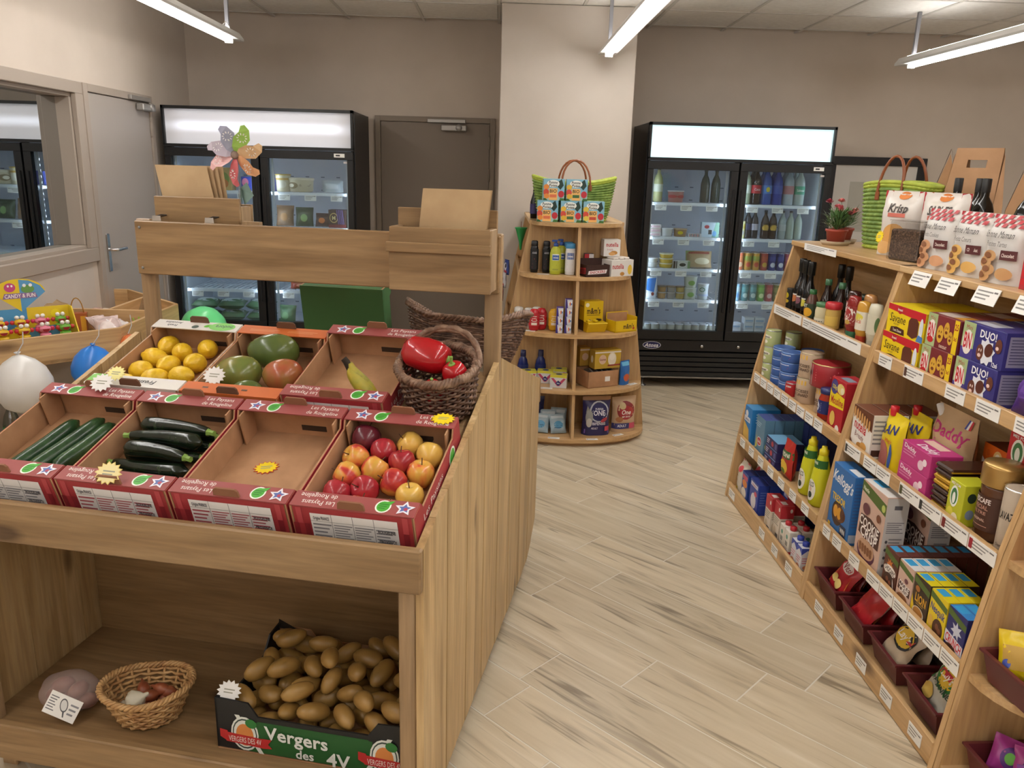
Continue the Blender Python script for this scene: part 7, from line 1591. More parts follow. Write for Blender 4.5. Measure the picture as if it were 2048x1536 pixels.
for k, (x, y, rz_) in enumerate(((-.27, -.11, 6), (-.16, -.1, -8), (-.085, -.2, -10), (-.075, -.05, -6))):
    lb = ['white and pink hygiene pack nearest the wicker basket', 'white and pink hygiene pack in the middle of the group', 'white and pink hygiene pack at the shelf edge', 'beige-topped hygiene pack at the back of the group'][k]
    if n0 is None: n0 = tbox('hygiene_pack', lb, 'packet', 3, x, y, (.1, .065, .078), '#d2d0d2', front=nap, topc='#cfc84a', turn=R(rz_), group='hygiene packs', top=[('e', .5, .5, .2, .3, '#26306c')])
    else:
        c = n0.copy(); COL.objects.link(c); c.location = TW(x, y, 3); c.rotation_euler = (0, 0, R(rz_)); c['label'] = lb
MB_ = MB()
t = thing('open_carton', 'brown open cardboard tray of grey food pouches on the fourth tier', 'box', TW(.155, -.12, 3), R(24))
mb = MB()
for (c, s_) in (((0, 0, .003), (.21, .15, .005)), ((0, -.0735, .05), (.21, .003, .1)), ((-.1035, 0, .05), (.003, .15, .1)), ((.1035, 0, .04), (.003, .15, .08)), ((0, .0735, .05), (.21, .003, .1))): mb.box(c, s_, CARD)
mb.box((.03, -.0755, .05), (.035, .0008, .03), PAPER); mb.build('open_box', t)
for k in range(5):
    mb = MB(); mb.prism([(-.055, 0), (.055, 0), (.05, .085), (.0, .1), (-.05, .085)], .012, M('#8a8a8c', .25, .6), TR(.075-.035*k, .0, .006) @ RZ(pi/2) @ PXZ); mb.build('food_pouch', t)
cat_ = [('e', .3, .5, .14, .26, '#d8b8a0'), T_(.3, .5, .12, '#8a3a34', 'Gourmet', w=.24), ('r', 0, .84, 1, .92, '#e0d8d0'), ('e', .66, .5, .16, .36, '#e4dccb'), ('e', .66, .62, .1, .18, '#efe8dc'), ('p', [(.5, .12), (1, .14), (1, .22), (.5, .2)], '#9a3c34')]
c0_ = tbox('cat_food_box', 'gold cat food box standing on the brown tray', 'box', 3, .2, -.115, (.18, .07, .115), '#c8a63c', dz=.108, front=cat_, side='#b8963a', turn=R(22), left=[('e', .5, .5, .2, .2, '#e4dccb')])
tbox('cat_food_box', 'narrow gold cat food box beside the larger one', 'box', 3, .068, -.06, (.07, .07, .115), '#b8903a', dz=.108, front=[('e', .5, .5, .3, .2, '#d8b8a0'), ('r', 0, .84, 1, .92, '#e0d8d0')], turn=R(20))
pouch('cat_food_pouch', 'shiny blue food pouch beside the brown tray', 'bag', (.08, .04, .15), '#2a6ab5', TW(.325, -.1, 3), R(40), front=[('e', .5, .3, .3, .16, '#c8603a'), ('r', .1, .8, .9, .95, '#6ab8e0')], seed=101)
# bottom tier
pouch('pet_food_bag', 'navy pet food bag half hidden behind the produce stand', 'bag', (.14, .06, .2), '#232c5c', TW(-.23, -.1, 4), R(5), front=[T_(.5, .6, .1, '#c8ccdc', 'ONE', w=.5)], seed=102)
for k, (x, y, rz_, rx) in enumerate(((-.19, -.225, -12, -30), (-.075, -.235, 12, -32), (-.135, -.15, 0, -14), (-.07, -.1, -10, -8))):
    pouch('foil_pouch', 'silver and blue foil pouch of treats on the bottom tier', 'bag', (.1, .04, .12), '#9fb4c0', TW(x, y, 4, .005), (R(rx), 0, R(rz_)), front=[('e', .5, .4, .3, .2, '#5a9ac0'), ('L', .2, .2, .8, .5, 3, '#3a6a8c'), ('r', .1, .75, .9, .9, '#c8d4da')], seed=103+k, group='silver foil pouches', gusset=False, crinkle=.008)
pouch('cat_food_bag', 'large purple cat food bag with a white ring and cat picture', 'bag', (.175, .08, .24), '#2c2a5c', TW(.15, -.21, 4), R(8), front=[('r', .0, .9, 1, 1, '#b08a68'), ('e', .56, .62, .36, .27, '#b8bcc8'), ('e', .56, .62, .31, .235, '#23235a'), T_(.56, .7, .05, '#d8d8e0', 'PURINA', w=.3), T_(.56, .6, .13, '#e8e8f0', 'ONE', w=.44), ('e', .2, .48, .13, .2, '#9a9a98'), ('e', .2, .34, .1, .12, '#c8c4c0'), ('p', [(.08, .6), (.14, .78), (.22, .66)], '#8a8a88'), T_(.56, .32, .07, '#e0e0ea', 'BIFENSIS', w=.5), ('p', [(.05, .05), (.95, .05), (.95, .24), (.05, .16)], '#6a54a8'), T_(.4, .2, .05, '#e8e4f0', 'ADULT', w=.24), ('r', .78, .12, .95, .24, '#c84a5a'), ('e', .74, .42, .14, .05, '#b8404a', .5)], seed=110)
pouch('dog_food_bag', 'beige dog food bag with round red emblem beside the purple bag', 'bag', (.165, .075, .22), '#c8a888', TW(.33, -.13, 4), R(20), front=[('e', .5, .62, .38, .26, '#8a2a2c'), ('e', .5, .56, .28, .2, '#a8323a'), ('e', .36, .76, .14, .1, '#c8b48a'), ('e', .68, .6, .12, .12, '#b0403a'), T_(.5, .58, .13, '#efe6e0', 'One', w=.4, sh=.2), T_(.5, .45, .05, '#efe0dc', 'MY DOG', w=.36), ('r', 0, .1, .64, .26, '#3a3a74'), T_(.34, .19, .07, '#e8e8f0', 'ADULT', w=.36), ('r', .64, .1, 1, .26, '#c8506a'), ('e', .22, .38, .14, .08, '#a8704a')], seed=111)
for k, (x, y, lv, rz_) in enumerate(((-.11, -.315, 4, -8), (.12, -.325, 4, 6), (.29, -.23, 4, 30), (-.16, -.24, 3, -10), (-.27, -.16, 2, -16), (.38, -.1, 3, 40), (-.2, -.125, 1, -14))):
    mb = MB(); mb.box((0, 0, 0), (.07, .028, .001), PAPER); paint(mb, lambda u, v, l: ((u-.5)*.07, (v-.5)*.028, .0006+l), [('L', .08, .2, .8, .8, 2, '#9a9a98'), ('r', .04, .3, .12, .7, '#4a5a9a')], asp=2.5)
    o = mb.build('price_card'); o.location = TW(x, y, lv, .0008); o.rotation_euler = (0, 0, R(rz_)); tag(o, 'white price card lying on the %s tier of the rounded end shelf' % {4: 'bottom', 3: 'fourth', 2: 'third', 1: 'second'}[lv], 'price tag', 'price cards on the end shelf')
# left side of the short island: hanging sachets and a green funnel
def G2(a_, inn, z): return (O_G2.x+inn, O_G2.y-a_, z)
t = thing('toy_funnel', 'green plastic cone hanging on the side of the short island', 'toy', G2(.6, .16, 1.1)); mb = MB(); mb.lathe([(.006, 0), (.012, .05), (.035, .13), (.042, .14), (.04, .142), (.032, .13), (0, .06)], M('#2f9a52', .35), 18); mb.build('cone', t); MB().tube([(0, 0, .14), (0, 0, .18)], .002, M('#8a5a3a', .5), 6).build('string', t)
for k in range(5):
    pouch('hanging_sachet', 'colourful printed sachet hanging on the side of the short island', 'sachet', (.07, .02, .1), ['#3a4a8c', '#c8c4c8', '#a83a44', '#3a4a8c', '#8a8a98'][k], G2(.55, .075-.018*k, .93-.085*k), (0, 0, -pi/2+.4), front=[('e', .5, .5, .3, .3, '#d8d4d8'), ('r', .2, .15, .8, .3, '#b8404a'), ('e', .6, .6, .15, .15, '#2a2a34')], seed=120+k, group='hanging printed sachets', gusset=False)
# ================================================================ FRIDGE CONTENTS
FSZ = (1.398, 1.148, .913, .678, .4105)
def FP(O_, x, lv, y=.12): return (O_.x+x, O_.y+y, FSZ[lv])
BP = [(0, .001), (.036, .001), (.038, .006), (.038, .15), (.03, .19), (.014, .225), (.013, .25)]
def soda(lb, O_, x, lv, body, capc, labc, y=.13, s=1.0, ops=(), grp=None):
    return bottle('drink_bottle', lb, 'bottle', [(r_*s, z*s) for r_, z in BP], body, FP(O_, x, lv, y), 0, [(.0135*s, .249*s), (.0155*s, .251*s), (.0155*s, .268*s), (0, .269*s)], capc, (.0382*s, .08*s, .14*s) if labc else None, ops, labc, group=grp)
RF = FR_O
GRN = M('#27332a', .1); CLB = pane_mat('clear_bottle', '#cfd8d4', .22, .08)
soda('pale white-wine bottle on the top left fridge shelf', RF, -.555, 0, M('#b9b583', .12), '#5a5a48', '#d8d4c0', .12, .92, [('L', .3, .2, .7, .8, 3, '#a8a48c')])
soda('dark glass bottle beside the fridge divider on the top shelf', RF, -.185, 0, GRN, '#2a2a2a', None, .2, .9)
soda('second dark glass bottle on the top shelf next to the divider', RF, -.105, 0, GRN, '#2a2a2a', None, .2, .9)
def tub(lb, O_, x, lv, r_, h_, col, y=.12, lid='#d8d8dc', dz=0.0, ops=(), grp=None, name='food_tub', labc=None):
    p = FP(O_, x, lv, y); t = thing(name, lb, 'tub', (p[0], p[1], p[2]+dz), 0, grp)
    MB().lathe([(0, .0005), (r_*.85, .0005), (r_*.88, .004), (r_, h_-.008)], M(col, .4) if isinstance(col, str) else col, 18).build('cup', t)
    MB().lathe([(r_, h_-.0085), (r_*1.05, h_-.007), (r_*1.05, h_-.001), (r_*.98, h_), (0, h_)], M(lid, .4) if isinstance(lid, str) else lid, 18).build('lid', t)
    if ops or labc:
        mb = MB(); paint(mb, cyl_surf(r_*.955, h_*.15, h_*.85, pi*1.1), ([('r', 0, 0, 1, 1, labc)] if labc else [])+list(ops), nx=10, asp=3.3*r_/(h_*.7), lift=.0012); mb.build('label_print', t)
    return t
tub('clear tub of red fruit on the top left fridge shelf', RF, -.42, 0, .06, .085, '#b58078', lid='#d8d0d0', ops=[('e', .3, .5, .2, .2, '#b8504a'), ('e', .7, .5, .2, .2, '#b8504a')])
for k in range(3): carton('cheese_pack', 'small pale cheese pack stacked at the left of the second fridge shelf', 'packet', (.085, .06, .028), ['#d8d4d0', '#cfc0b8', '#d8d4d0'][k], (RF.x-.56, RF.y+.12, FSZ[1]+.029*k), .1, front=[('r', .1, .2, .9, .7, '#c8a8b0')], group='stacked cheese packs')
tub('white dip tub on the second fridge shelf', RF, -.465, 1, .045, .06, '#d0d0ce')
tub('kraft tub with a yellow dot on the second fridge shelf', RF, -.365, 1, .05, .06, '#9c7a58', lid='#b8a080', ops=[('e', .45, .5, .12, .3, '#e0c820')])
carton('snack_pack', 'flat black and red snack pack on the second fridge shelf', 'packet', (.1, .06, .025), '#d0d0d4', (RF.x-.26, RF.y+.12, FSZ[1]), 0, front=[('r', .1*i, .1, .1*i+.05, .9, ['#2a2a2a', '#b8403a'][i % 2]) for i in range(1, 9)])
carton('yoghurt_multipack', 'white, blue and green yoghurt multipack by the fridge divider', 'box', (.13, .08, .11), '#c8d8e4', (RF.x-.14, RF.y+.14, FSZ[1]), -.1, front=[('p', [(.6, 0), (1, 0), (1, 1), (.8, 1)], '#8ab8a0'), ('e', .3, .7, .14, .12, '#b8404a'), ('r', .4, .2, .6, .5, '#3a3a3a'), ('e', .75, .25, .12, .2, '#6aa0d0')])
for k in range(3): tub('round yellow-banded cheese tub stacked on the third fridge shelf', RF, -.455, 2, .052, .036, '#d2b24a', lid='#e0d8b8', dz=.0365*k, grp='yellow cheese tubs')
for k in range(2): tub('plain white cheese tub at the left of the third fridge shelf', RF, -.565, 2, .045, .036, '#cfcfcc', dz=.0365*k, grp='white cheese tubs')
carton('sandwich_pack', 'black and white striped ham pack on the third fridge shelf', 'packet', (.13, .05, .055), '#c8ccc4', (RF.x-.345, RF.y+.1, FSZ[2]), .1, front=[('r', .0, 0, .12, 1, '#2a2a2a'), ('r', .16, 0, .22, 1, '#2a2a2a'), ('e', .55, .5, .26, .36, '#dcdcd6'), ('e', .55, .5, .2, .24, '#2a3a3a'), ('r', .85, 0, 1, 1, '#7a9a6a')])
pouch('bread_pack', 'green and brown flat bread pack leaning on the third fridge shelf', 'bag', (.2, .06, .13), '#a8906c', (RF.x-.2, RF.y+.13, FSZ[2]+.002), (R(-18), 0, 0), front=[('p', [(0, 0), (.5, 0), (.35, 1), (0, 1)], '#8aa060'), ('r', .1, .8, .9, .95, '#9c4a3a'), ('e', .6, .35, .3, .2, '#d8c8a8')], seed=130)
carton('milk_pouch', 'white and blue milk pack at the left of the fourth fridge shelf', 'carton', (.085, .06, .17), '#d0d8e2', (RF.x-.565, RF.y+.1, FSZ[3]), 0, front=[('p', [(.05, .4), (.8, .3), (.95, .95), (.15, .9)], '#3a78c0'), ('e', .7, .22, .14, .08, '#8a3a34'), ('e', .35, .18, .24, .1, '#e8e8ea')])
for k, (x, c) in enumerate(((-.47, '#b89468'), (-.4, '#a8a4a0'), (-.33, '#c8b070'))): tub('small stacked dessert tub on the fourth fridge shelf', RF, x, 3, .034, .05, c, lid='#b8b4b0', grp='small dessert tubs'); tub('small stacked dessert tub on the fourth fridge shelf', RF, x, 3, .034, .045, c, lid='#8a7a6a', dz=.051, grp='small dessert tubs')
for k in range(2): tub(['white cream pot under another one on the fourth fridge shelf', 'white cream pot on top of another one on the fourth fridge shelf'][k], RF, -.255, 3, .05, .088, '#ccd2c4', dz=.0885*k, ops=[('e', .5, .4, .16, .3, '#8ab46a')], lid='#d0d4d0')
tub('tall white drinking yoghurt cup with green ring on the fourth fridge shelf', RF, -.155, 3, .042, .12, '#d0d6d8', ops=[('e', .4, .7, .16, .2, '#3a7a5a'), ('e', .4, .7, .11, .14, '#d0d6d8'), ('r', .2, .1, .8, .3, '#b8c4e0')])
y0_ = None
for j in range(2):
    for i in range(9):
        if y0_ is None: y0_ = tub('white glass yoghurt pot in the rows on the fridge floor', RF, -.575, 4, .03, .075, '#d2d4cc', y=.1, lid='#c4c8d0', grp='white yoghurt pots', name='yoghurt_pot'); KIDS[y0_.name] = list(y0_.children)
        else: dup(y0_, FP(RF, -.575+.064*i, 4, .1+.07*j), 0)
for k, (x, bd, cp, lb, ops) in enumerate(((.1, '#8f9a82', '#5a6a5a', '#b8bcae', []), (.175, '#1d1412', '#a82c30', '#b3242c', [T_(.5, .5, .3, '#f0e4e0', 'Coca', w=.3)]), (.255, '#1f4fa0', '#2a5ab0', '#3a78c8', [('e', .5, .5, .1, .3, '#d8c83a')]), (.335, '#24409a', '#24408a', '#3050a8', []), (.42, '#aab4bc', '#c84a4a', '#b87a7c', []), (.5, '#b4c0bc', '#4a9a7a', '#4aa080', [T_(.5, .5, .3, '#e4ece4', 'Salvetat', w=.4)]))):
    for j in range(2): soda(['clear pale green water bottle on the top right fridge shelf', 'large cola bottle with red label on the top right fridge shelf', 'bright blue drink bottle on the top right fridge shelf', 'deep blue drink bottle on the top right fridge shelf', 'clear water bottle with pink label on the top right fridge shelf', 'clear water bottle with green label on the top right fridge shelf'][k], RF, x, 0, bd, cp, lb, .12+.09*j, 1.0, ops, 'drink bottles on the top right shelf')
for k, (x, bd, lbm, ops) in enumerate(((.14, '#1a1c24', '#24284a', []), (.19, '#1a1c24', '#b8b4c4', []), (.27, '#2a1a10', '#2a1a10', [('e', .5, .4, .24, .5, '#c9a23c')]), (.33, '#2a1a10', '#2a1a10', [('e', .5, .4, .24, .5, '#c9a23c')]), (.4, '#9aa4a4', '#a8aeb0', []), (.46, '#9aa69c', None, []), (.52, '#9aa69c', None, []))):
    soda(['dark beer bottle with blue label on the second right shelf', 'dark beer bottle with silver label on the second right shelf', 'brown beer bottle with gold oval label on the second right shelf', 'brown beer bottle with gold oval label on the second right shelf', 'clear glass bottle with pale label on the second right shelf', 'plain clear glass bottle on the second right shelf', 'plain clear glass bottle on the second right shelf'][k], RF, x, 1, bd, '#3a3a3a', lbm, .12, .78, ops, 'beer bottles on the second right shelf')
def drink_can(lb, x, lv, cols, grp, j=0):
    return can('drink_can', lb, 'can', .027, .13, cols[0], FP(RF, x, lv, .1+.058*j), 0, [('r', 0, .55, 1, .85, cols[1]), ('e', .5, .3, .2, .16, cols[2])], grp, lid=M('#b8b8bc', .25, .9))
drink_can('tall yellow energy drink can at the left of the second right shelf', .09, 1, ('#d8d49a', '#d0b83a', '#b8b8b8'), None)
cols3 = [('orange', '#c86a4a', '#d88a5a', '#e0c0a0'), ('lime and orange', '#c8963c', '#8aa84a', '#c8503a'), ('lime and orange', '#c8963c', '#8aa84a', '#c8503a'), ('red', '#a8423a', '#b8543a', '#c8a03a'), ('blue', '#26347e', '#3a4a9c', '#c8ccd8'), ('blue', '#26347e', '#3a4a9c', '#c8ccd8'), ('pink', '#b04a6a', '#c86a8a', '#d8b0b8'), ('orange', '#c86a4a', '#d88a5a', '#e0c0a0')]
cols4 = [('pale blue', '#8ab4d0', '#c8d8e4', '#5a8ab8'), ('teal', '#3a7a84', '#5aa0a4', '#b8d0d0'), ('teal', '#3a7a84', '#5aa0a4', '#b8d0d0'), ('green', '#5a9a3a', '#7ab84a', '#c8d8a0'), ('red', '#a82a3a', '#c04a50', '#d8b0b0'), ('olive', '#7a7a3a', '#9a9a5a', '#c8c8a0'), ('orange', '#b8643a', '#5a5a8c', '#d8b090'), ('orange', '#b8643a', '#5a5a8c', '#d8b090')]
for lv, cc_ in ((2, cols3), (3, cols4)):
    for i, (nm, a, b, c) in enumerate(cc_):
        for j in range(2): drink_can('%s drink can on the %s right fridge shelf' % (nm, 'third' if lv == 2 else 'fourth'), .1+.062*i, lv, (a, b, c), 'drink cans on the %s right shelf' % ('third' if lv == 2 else 'fourth'), j)
for k, (x, dz) in enumerate(((.12, 0), (.12, .046), (.22, 0), (.22, .046), (.22, .092), (.3, 0), (.3, .046), (.3, .092))):
    carton('cream_cheese_pack', 'white and blue soft cheese pack stacked on the fridge floor', 'packet', (.075, .08, .045), '#ccd2da', (RF.x+x, RF.y+.13, FSZ[4]+dz), 0, front=[('r', .1, .3, .9, .6, '#8aa8c8'), ('L', .15, .1, .85, .25, 1, '#8a8a98')], group='soft cheese packs')
LF_ = FL_O
# freezer, left door then right door
for k, (x, w_, h_, b, ops, lb) in enumerate(((-.42, .12, .17, '#d4d0d0', [('e', .5, .4, .3, .3, '#b84a50'), ('r', .6, .75, .95, .98, '#2a2a2a')], 'white ice lolly box with a red fruit picture on the top freezer shelf'), (-.295, .11, .16, '#c8a868', [('e', .5, .5, .36, .3, '#8a9a4a'), ('e', .5, .3, .3, .2, '#c87a3a')], 'golden frozen snack box on the top freezer shelf'), (-.12, .1, .1, '#2f3f9a', [('e', .3, .6, .24, .3, '#d87a9a'), ('r', .2, .2, .5, .5, '#c8303a')], 'blue ice cream box with a pink badge on the top freezer shelf'))):
    carton('frozen_box', lb, 'box', (w_, .1, h_), b, (LF_.x+x, LF_.y+.13, FSZ[0]), 0, front=ops)
tub('tall yellow ice cream cup on the top freezer shelf', LF_, .125, 0, .055, .125, '#d8ccb0', lid='#c8a84a', ops=[('e', .5, .4, .2, .3, '#e8e0d0'), ('r', .2, .75, .8, .9, '#c8a04a')])
carton('frozen_box', 'deep blue frozen box beside the freezer divider on the top shelf', 'box', (.05, .1, .1), '#3a4aa0', (LF_.x+.075, LF_.y+.22, FSZ[0]), 0)
t = thing('ice_cream_tub', 'oval cream-coloured ice cream tub on the top freezer shelf', 'tub', FP(LF_, .255, 0, .12)); mb = MB(); mb.lathe([(0, .001), (.058, .001), (.066, .01), (.07, .085)], M('#cfc4a8', .4), 28, sx=1.3, sy=.8); mb.build('cup', t)
mb = MB(); mb.lathe([(.071, .084), (.074, .086), (.074, .098), (.07, .102), (0, .102)], M('#d6ccb4', .4), 28, sx=1.3, sy=.8); mb.build('lid', t); mb = MB(); paint(mb, cyl_surf(.0675, .015, .08, pi*.8, 1.3, .8), [('e', .25, .5, .2, .36, '#8a7a58'), ('e', .2, .5, .12, .2, '#efe6d0'), ('L', .5, .4, .9, .65, 2, '#8a7a68')], nx=10, asp=2.6, lift=.002); mb.build('label_print', t)
pouch('frozen_bag', 'white frosted bag at the right of the top freezer shelf', 'bag', (.16, .08, .09), '#c0c8cc', (LF_.x+.47, LF_.y+.2, FSZ[0]+.001), 0, front=[('r', .2, .3, .8, .7, '#d4d8da')], seed=140)
frz = [(-.36, 1, '#7a3a44', .2, .1), (-.16, 1, '#8a3038', .14, .15), (.12, 1, '#8a6a4c', .13, .15), (.265, 1, '#3a5038', .13, .14), (.405, 1, '#4a2a20', .13, .1), (-.2, 2, '#c8ccc8', .2, .08), (-.42, 2, '#4a6a48', .2, .09), (.22, 3, '#a8402e', .16, .06), (.1, 4, '#5a7a58', .14, .14)]
for k, (x, lv, c, w_, h_) in enumerate(frz):
    pouch('frozen_bag', ['wine-red frozen food bag on the second freezer shelf', 'bright red frozen box-shaped bag beside the freezer divider', 'brown and white frozen bread bag on the second freezer shelf', 'dark green frozen vegetable bag on the second freezer shelf', 'dark brown frozen dessert bag with orange pieces', 'white frozen bag on the third freezer shelf', 'green frozen bag on the third freezer shelf', 'red frozen meat pack on the fourth freezer shelf', 'green and white frozen bag on the freezer floor by the divider'][k], 'bag', (w_, .08, h_), c, (LF_.x+x, LF_.y+.14, FSZ[lv]+.002), (R(-12), 0, .1*k % .4-.2), front=[('p', [(.2, .2), (.8, .3), (.7, .8), (.3, .7)], ['#5a4a6a', '#d8b0a8', '#d8d4c8', '#5a7a9a', '#b8582c', '#a8b4b8', '#d0d8d0', '#c87058', '#d8dce0'][k]), ('e', .5, .4, .2, .2, ['#8a6a8a', '#d84a40', '#a87a4a', '#8ab070', '#d87838', '#8a98a0', '#6a9a6a', '#d89078', '#7aa070'][k])], seed=141+k, gusset=False)
carton('ice_cream_box', 'brown ice cream box with a gold M emblem and purple stripes', 'box', (.13, .1, .13), '#43302a', (LF_.x+.52, LF_.y+.14, FSZ[1]), -.05, front=[('e', .3, .55, .24, .28, '#c8b070'), ('e', .3, .55, .2, .23, '#4a3428'), T_(.3, .55, .22, '#d8c890', 'M', w=.22), ('r', 0, 0, 1, .18, '#7a2a30')]+[('p', [(.55+.1*i, .2), (.6+.1*i, .2), (.5+.1*i, 1), (.45+.1*i, 1)], '#6a5a98') for i in range(4)])
for k in range(6):
    pouch('frozen_bag', 'green and white frozen vegetable bag piled on the freezer floor', 'bag', (.2, .075, .16), '#5a7a58', (LF_.x-.52+.205*(k if k < 3 else k-3), LF_.y+.12+.0, FSZ[4]+.042+(.085 if k >= 3 else 0)), (R(-84), 0, .12*math.sin(k*2)), front=[('e', .5, .5, .42, .34, '#c4d0d0'), ('e', .7, .3, .2, .1, '#3f6a3c')], seed=155+k, group='frozen vegetable bags', gusset=False)

# ================================================================ SWEETS TABLE
CT = Vector((XL, 4.25, 0)); CZ = TBZ-.1155
def CP(x, y, z=0.0): return (CT.x+x, CT.y+y, CZ+z)
cdT = Matrix.Translation(CP(.215, -.42, .001)) @ RZ(R(42))
cd = thing('candy_display', 'yellow and blue printed candy toy display box on the sweets table', 'display box', T=cdT)
w_, d_, h_ = .375, .17, .2; YB_, BB_ = M('#e2c42c', .5), M('#4f94c4', .5)
mb = MB(); mb.box((0, 0, .003), (w_, d_, .006), YB_); mb.box((0, d_/2-.003, h_/2), (w_, .005, h_), YB_); mb.box((0, -d_/2+.003, .02), (w_, .005, .035), YB_)
for s in (-1, 1): mb.prism([(-d_/2, 0), (d_/2, 0), (d_/2, h_), (d_/2-.06, h_), (-d_/2, .05)], .005, YB_, TR(s*(w_/2-.0025)-.0025, 0, 0) @ PYZ)
paint(mb, lambda u, v, l: (-w_/2+u*w_, d_/2-.006-l, v*h_), [('p', [(0, .3), (.5, .65), (.5, 1), (0, 1)], '#4f94c4'), ('p', [(.5, 0), (1, 0), (1, .55), (.5, .5)], '#4f94c4'), ('*', .83, .82, .12, '#f0d820', 14, .75)], asp=w_/h_)
paint(mb, lambda u, v, l: (-w_/2+u*w_, -d_/2-l, v*.037), [('e', .15+.2*i, .5, .03, .3, ['#b84a5a', '#5a5a4a', '#8a5a8a', '#3a4a9a', '#b84a5a'][i]) for i in range(5)], asp=9)
mb.build('display_box', cd)
mb = MB(); P = [(.11*math.cos(pi*i/14), .11*math.sin(pi*i/14)) for i in range(15)]
mb.prism([(0, -.09)]+[(x, y*.62) for x, y in P], .003, YB_, TR(-.02, d_/2-.005, h_+.075) @ PXZ)
paint(mb, lambda u, v, l: (-.02-.11+u*.22, d_/2-.0085-l, h_+.075+(v-.5)*.18), [('p', [(.5, 0), (.5, .86), (.7, .82), (.9, .68), (1.0, .5)], '#5a9ac8'), ('e', .32, .66, .11, .12, '#c04a80'), ('e', .29, .7, .02, .03, '#f0f0f0'), ('e', .36, .7, .02, .03, '#f0f0f0'), ('e', .66, .6, .13, .11, '#6a9a54'), ('e', .6, .7, .035, .045, '#f0f0f0'), ('e', .72, .7, .035, .045, '#f0f0f0'), ('p', [(.16, .36), (.84, .36), (.8, .5), (.2, .5)], '#8a6a9a'), T_(.5, .43, .1, '#f4ece8', 'CANDY & FUN', w=.6)], asp=1.22); mb.build('header_card', cd)
tk = None
cols = [('#d8b024', '#c02a34', 'yellow'), ('#d8b024', '#c02a34', 'yellow'), ('#d87a92', '#c02a54', 'pink'), ('#6aa83a', '#b83a34', 'green')]
for i in range(4):
    for j in range(2):
        T = cdT @ TR(-.132+.088*i, -.035+.07*j, .0075+(.0 if j == 0 else .03)); c1, c2, nm = cols[i]
        t = thing('candy_toy', '%s googly-eyed candy toy with clear tube in the %s row of the display' % (nm, 'front' if j == 0 else 'rear'), 'toy', T=T, group='googly-eyed candy toys')
        MB().lathe([(0, 0), (.011, 0), (.011, .045), (0, .045)], CLEAR, 12).build('clear_tube', t)
        mb = MB(); mb.lathe([(.0, .044), (.016, .044), (.017, .054), (.021, .06), (.019, .066), (.012, .074), (.010, .08)], M(c2, .3), 14); mb.lathe([(.012, .066), (.026, .072), (.024, .08), (.012, .086), (0, .086)], M(c1, .3), 14); mb.build('base_cap', t)
        mb = MB(); mb.sphere(lambda d: Vector((d.x*.027, d.y*.021, d.z*.018+.103)), M(c1, .28), 14, 9)
        for s in (-1, 1): mb.sphere(lambda d: Vector((d.x*.011+s*.032, d.y*.009, d.z*.011+.104)), M(c2, .28), 8, 6)
        mb.build('head', t)
        for s in (-1, 1):
            mb = MB(); mb.sphere(lambda d: Vector((d.x*.0105, d.y*.0105, d.z*.0105)), M('#e6e2dc', .3), 10, 7); o = mb.build('eye', t); o.location = (s*.0115, -.004, .127)
        mb = MB(); mb.prism([(-.016, .004), (.016, .004), (.01, -.007), (0, -.010), (-.01, -.007)], .002, M('#8a1a24', .4), TR(0, -.0205, .102) @ PXZ); mb.build('mouth', t)
t = thing('gift_bag', 'small brown and yellow gift bag with looped handle on the sweets table', 'bag', CP(.2, .03), R(20))
mb = MB(); mb.prism([(-.04, 0), (.04, 0), (.045, .11), (-.045, .11)], .05, M('#a85a2c', .5), TR(0, .025, 0) @ PXZ); mb.box((.028, -.0255, .05), (.025, .001, .09), M('#d8a030', .5)); mb.build('bag_body', t)
mb = MB(); mb.tube([(-.03, 0, .11)]+[(-.03*math.cos(pi*q/10), 0, .11+.08*math.sin(pi*q/10)) for q in range(11)]+[(.03, 0, .11)], .003, M('#a87a2c', .5), 6); mb.build('handle', t)
for k in range(3):
    mb = MB(); mb.prism([(-.045, 0), (.045, 0), (.05, .16), (.02, .17), (.0, .185), (-.02, .165), (-.05, .165)], .004, KRAFT, TR(0, .002, 0) @ PXZ); o = mb.build('paper_bag'); o.location = CP(.115+.01*k, -.005-.03*k, .0); o.rotation_euler = (R(-6), 0, R(20)); tag(o, 'brown paper sweet bag standing beside the gift bag', 'paper bag', 'brown sweet bags')
for k, (x, y, s, c) in enumerate(((.42, -.1, 1.0, '#d8c8c4'), (.37, .0, .9, '#d0c4c0'), (.47, .03, .8, '#d8d0cc'))):
    pouch('cellophane_bag', 'clear cellophane bag of pale sweets beside the candy display', 'bag', (.12*s, .05, .15*s), M('#cfb8b4', .12), CP(x, y, .012), (R(-55), 0, R(30+30*k)), front=[('e', .5, .4, .3, .2, c), ('p', [(.2, .1), (.5, .7), (.6, .6)], '#e8e4e4')], seed=170+k, group='cellophane sweet bags', gusset=False, crinkle=.01)
pouch('cellophane_bag', 'large flat cellophane pack of pink sweets in the rear tray section', 'bag', (.22, .045, .17), M('#d2a89c', .15), CP(.155, .32, .035), (R(-86), 0, R(4)), front=[('e', .3, .4, .2, .2, '#d8b8a8'), ('e', .7, .6, .2, .2, '#d8c8b8')], seed=174, gusset=False, crinkle=.01)
t = thing('marble_bag', 'clear bag of blue and green glass marbles in the rear tray section', 'bag', CP(.44, .32)); mb = MB(); mb.sphere(lambda d: Vector((d.x*.06, d.y*.045, max(-.028, d.z*.05)+.03+(.09*max(0, d.z)**6))), CLEAR, 16, 10); mb.build('clear_bag', t)
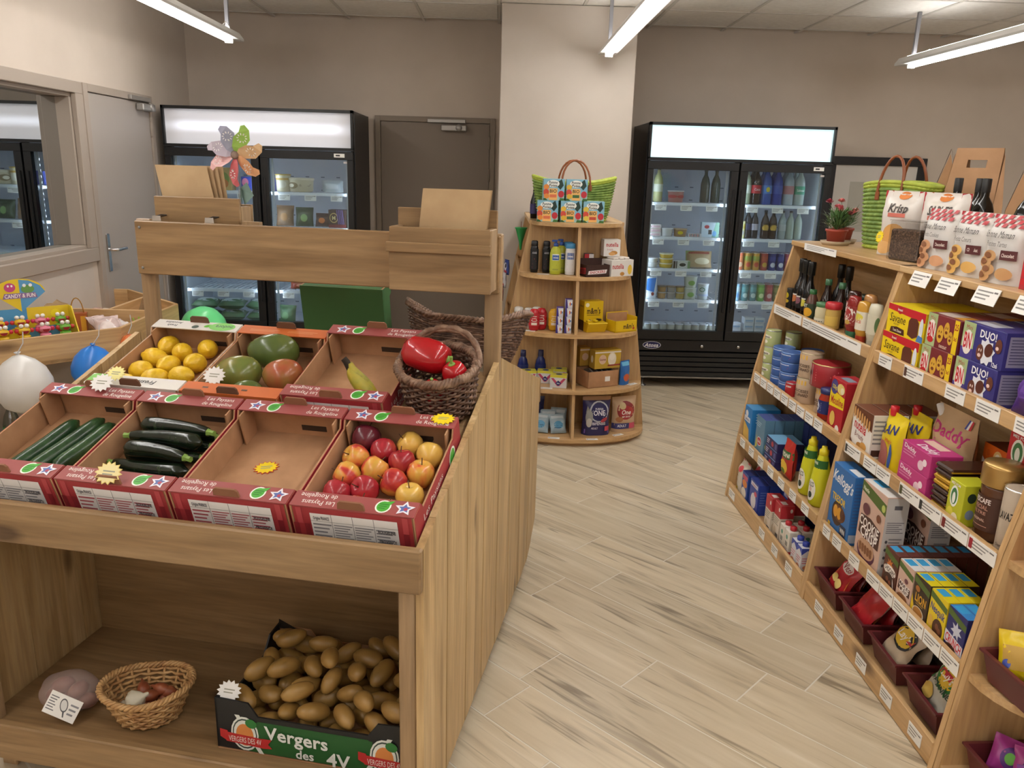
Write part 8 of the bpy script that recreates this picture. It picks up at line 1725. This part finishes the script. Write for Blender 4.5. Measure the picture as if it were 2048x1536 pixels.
for k in range(8): mb = MB(); mb.sphere(lambda d: d*.015, M(['#2a3a4a', '#4a7a9a', '#5a8a4a', '#3a5a3a'][k % 4], .15), 10, 7); o = mb.build('marble', t); o.location = (.03*math.cos(k*.8), .022*math.sin(k*.8), .018+.012*(k % 3))
for k, (x, y, c, lb) in enumerate(((.33, -.02, '#2a4aa0', 'flat blue sweet packet in the front tray section'), (.4, .07, '#b83a44', 'flat red sweet packet in the front tray section'), (.52, .0, '#3a8ab8', 'light blue sweet packet near the tray edge'))):
    pouch('sweet_packet', lb, 'sweets', (.09, .02, .06), c, CP(x+.1, y+.0-.02, .01), (R(-84), 0, R(20*k)), front=[('r', .1, .3, .9, .6, '#d8dce4')], seed=176+k, gusset=False)
for k in range(4):
    mb = MB(); mb.tube([(0, 0, 0), (.02*math.cos(k), .02*math.sin(k), .03), (.035*math.cos(k), .035*math.sin(k), .075)], .004, M('#9ac43a', .35), 6); o = mb.build('candy_stick'); o.location = CP(.5, .085, .004); tag(o, 'lime green candy stick poking out of the front tray section', 'candy', 'lime candy sticks')
# balloons
def balloon(lb, p, r_, col, tilt):
    t = thing('balloon', lb, 'balloon', tuple(p)); t.rotation_euler = tilt
    MB().lathe([(0, -1.0*r_), (.4*r_, -.93*r_), (.75*r_, -.68*r_), (.97*r_, -.2*r_), (.98*r_, .15*r_), (.82*r_, .6*r_), (.55*r_, .92*r_), (.22*r_, 1.14*r_), (.06*r_, 1.2*r_), (.05*r_, 1.24*r_)], M(col, .28), 28).build('skin', t)
    MB().lathe([(.05*r_, 1.23*r_), (.12*r_, 1.3*r_), (0, 1.27*r_)], M(col, .4), 12).build('neck', t)
    mb = MB(); mb.tube([(0, 0, 1.26*r_), (.02, .02, 1.26*r_+.04), (.01, .05, 1.26*r_+.08)], .0022, M('#b8b8bc', .3), 6); mb.build('string', t)
def on_y(x, y, Y): return ppl(x, y, (0, Y, 0), (0, 1, 0))
balloon('white balloon tied under the sweets table', on_y(48, 772, 3.36), .118, '#d6d4d2', (R(6), 0, 0))
balloon('bright blue balloon tied to the edge of the sweets table', on_y(188, 738, 3.63), .098, '#2a7cd8', (R(10), R(8), 0))
balloon('light green balloon tied behind the lemon crate', on_y(408, 655, 4.75), .13, '#6ad88a', (R(95), 0, R(60)))
balloon('small orange balloon hanging on the side of the sweets table', on_y(262, 690, 3.9), .05, '#d8703a', (R(20), 0, 0))
for k in range(3):
    soda('clear green water bottle on the lower shelf of the sweets table', Vector((XL+.1+.09*k, 3.75+.05*k, 0)), 0, 4, CLB, '#c87a4a', '#4a9a5a', 0, 1.0, (), 'water bottles under the sweets table')
    bpy.data.objects['drink_bottle' if False else [o.name for o in bpy.data.objects if o.name.startswith('drink_bottle')][-1]].location.z = .189
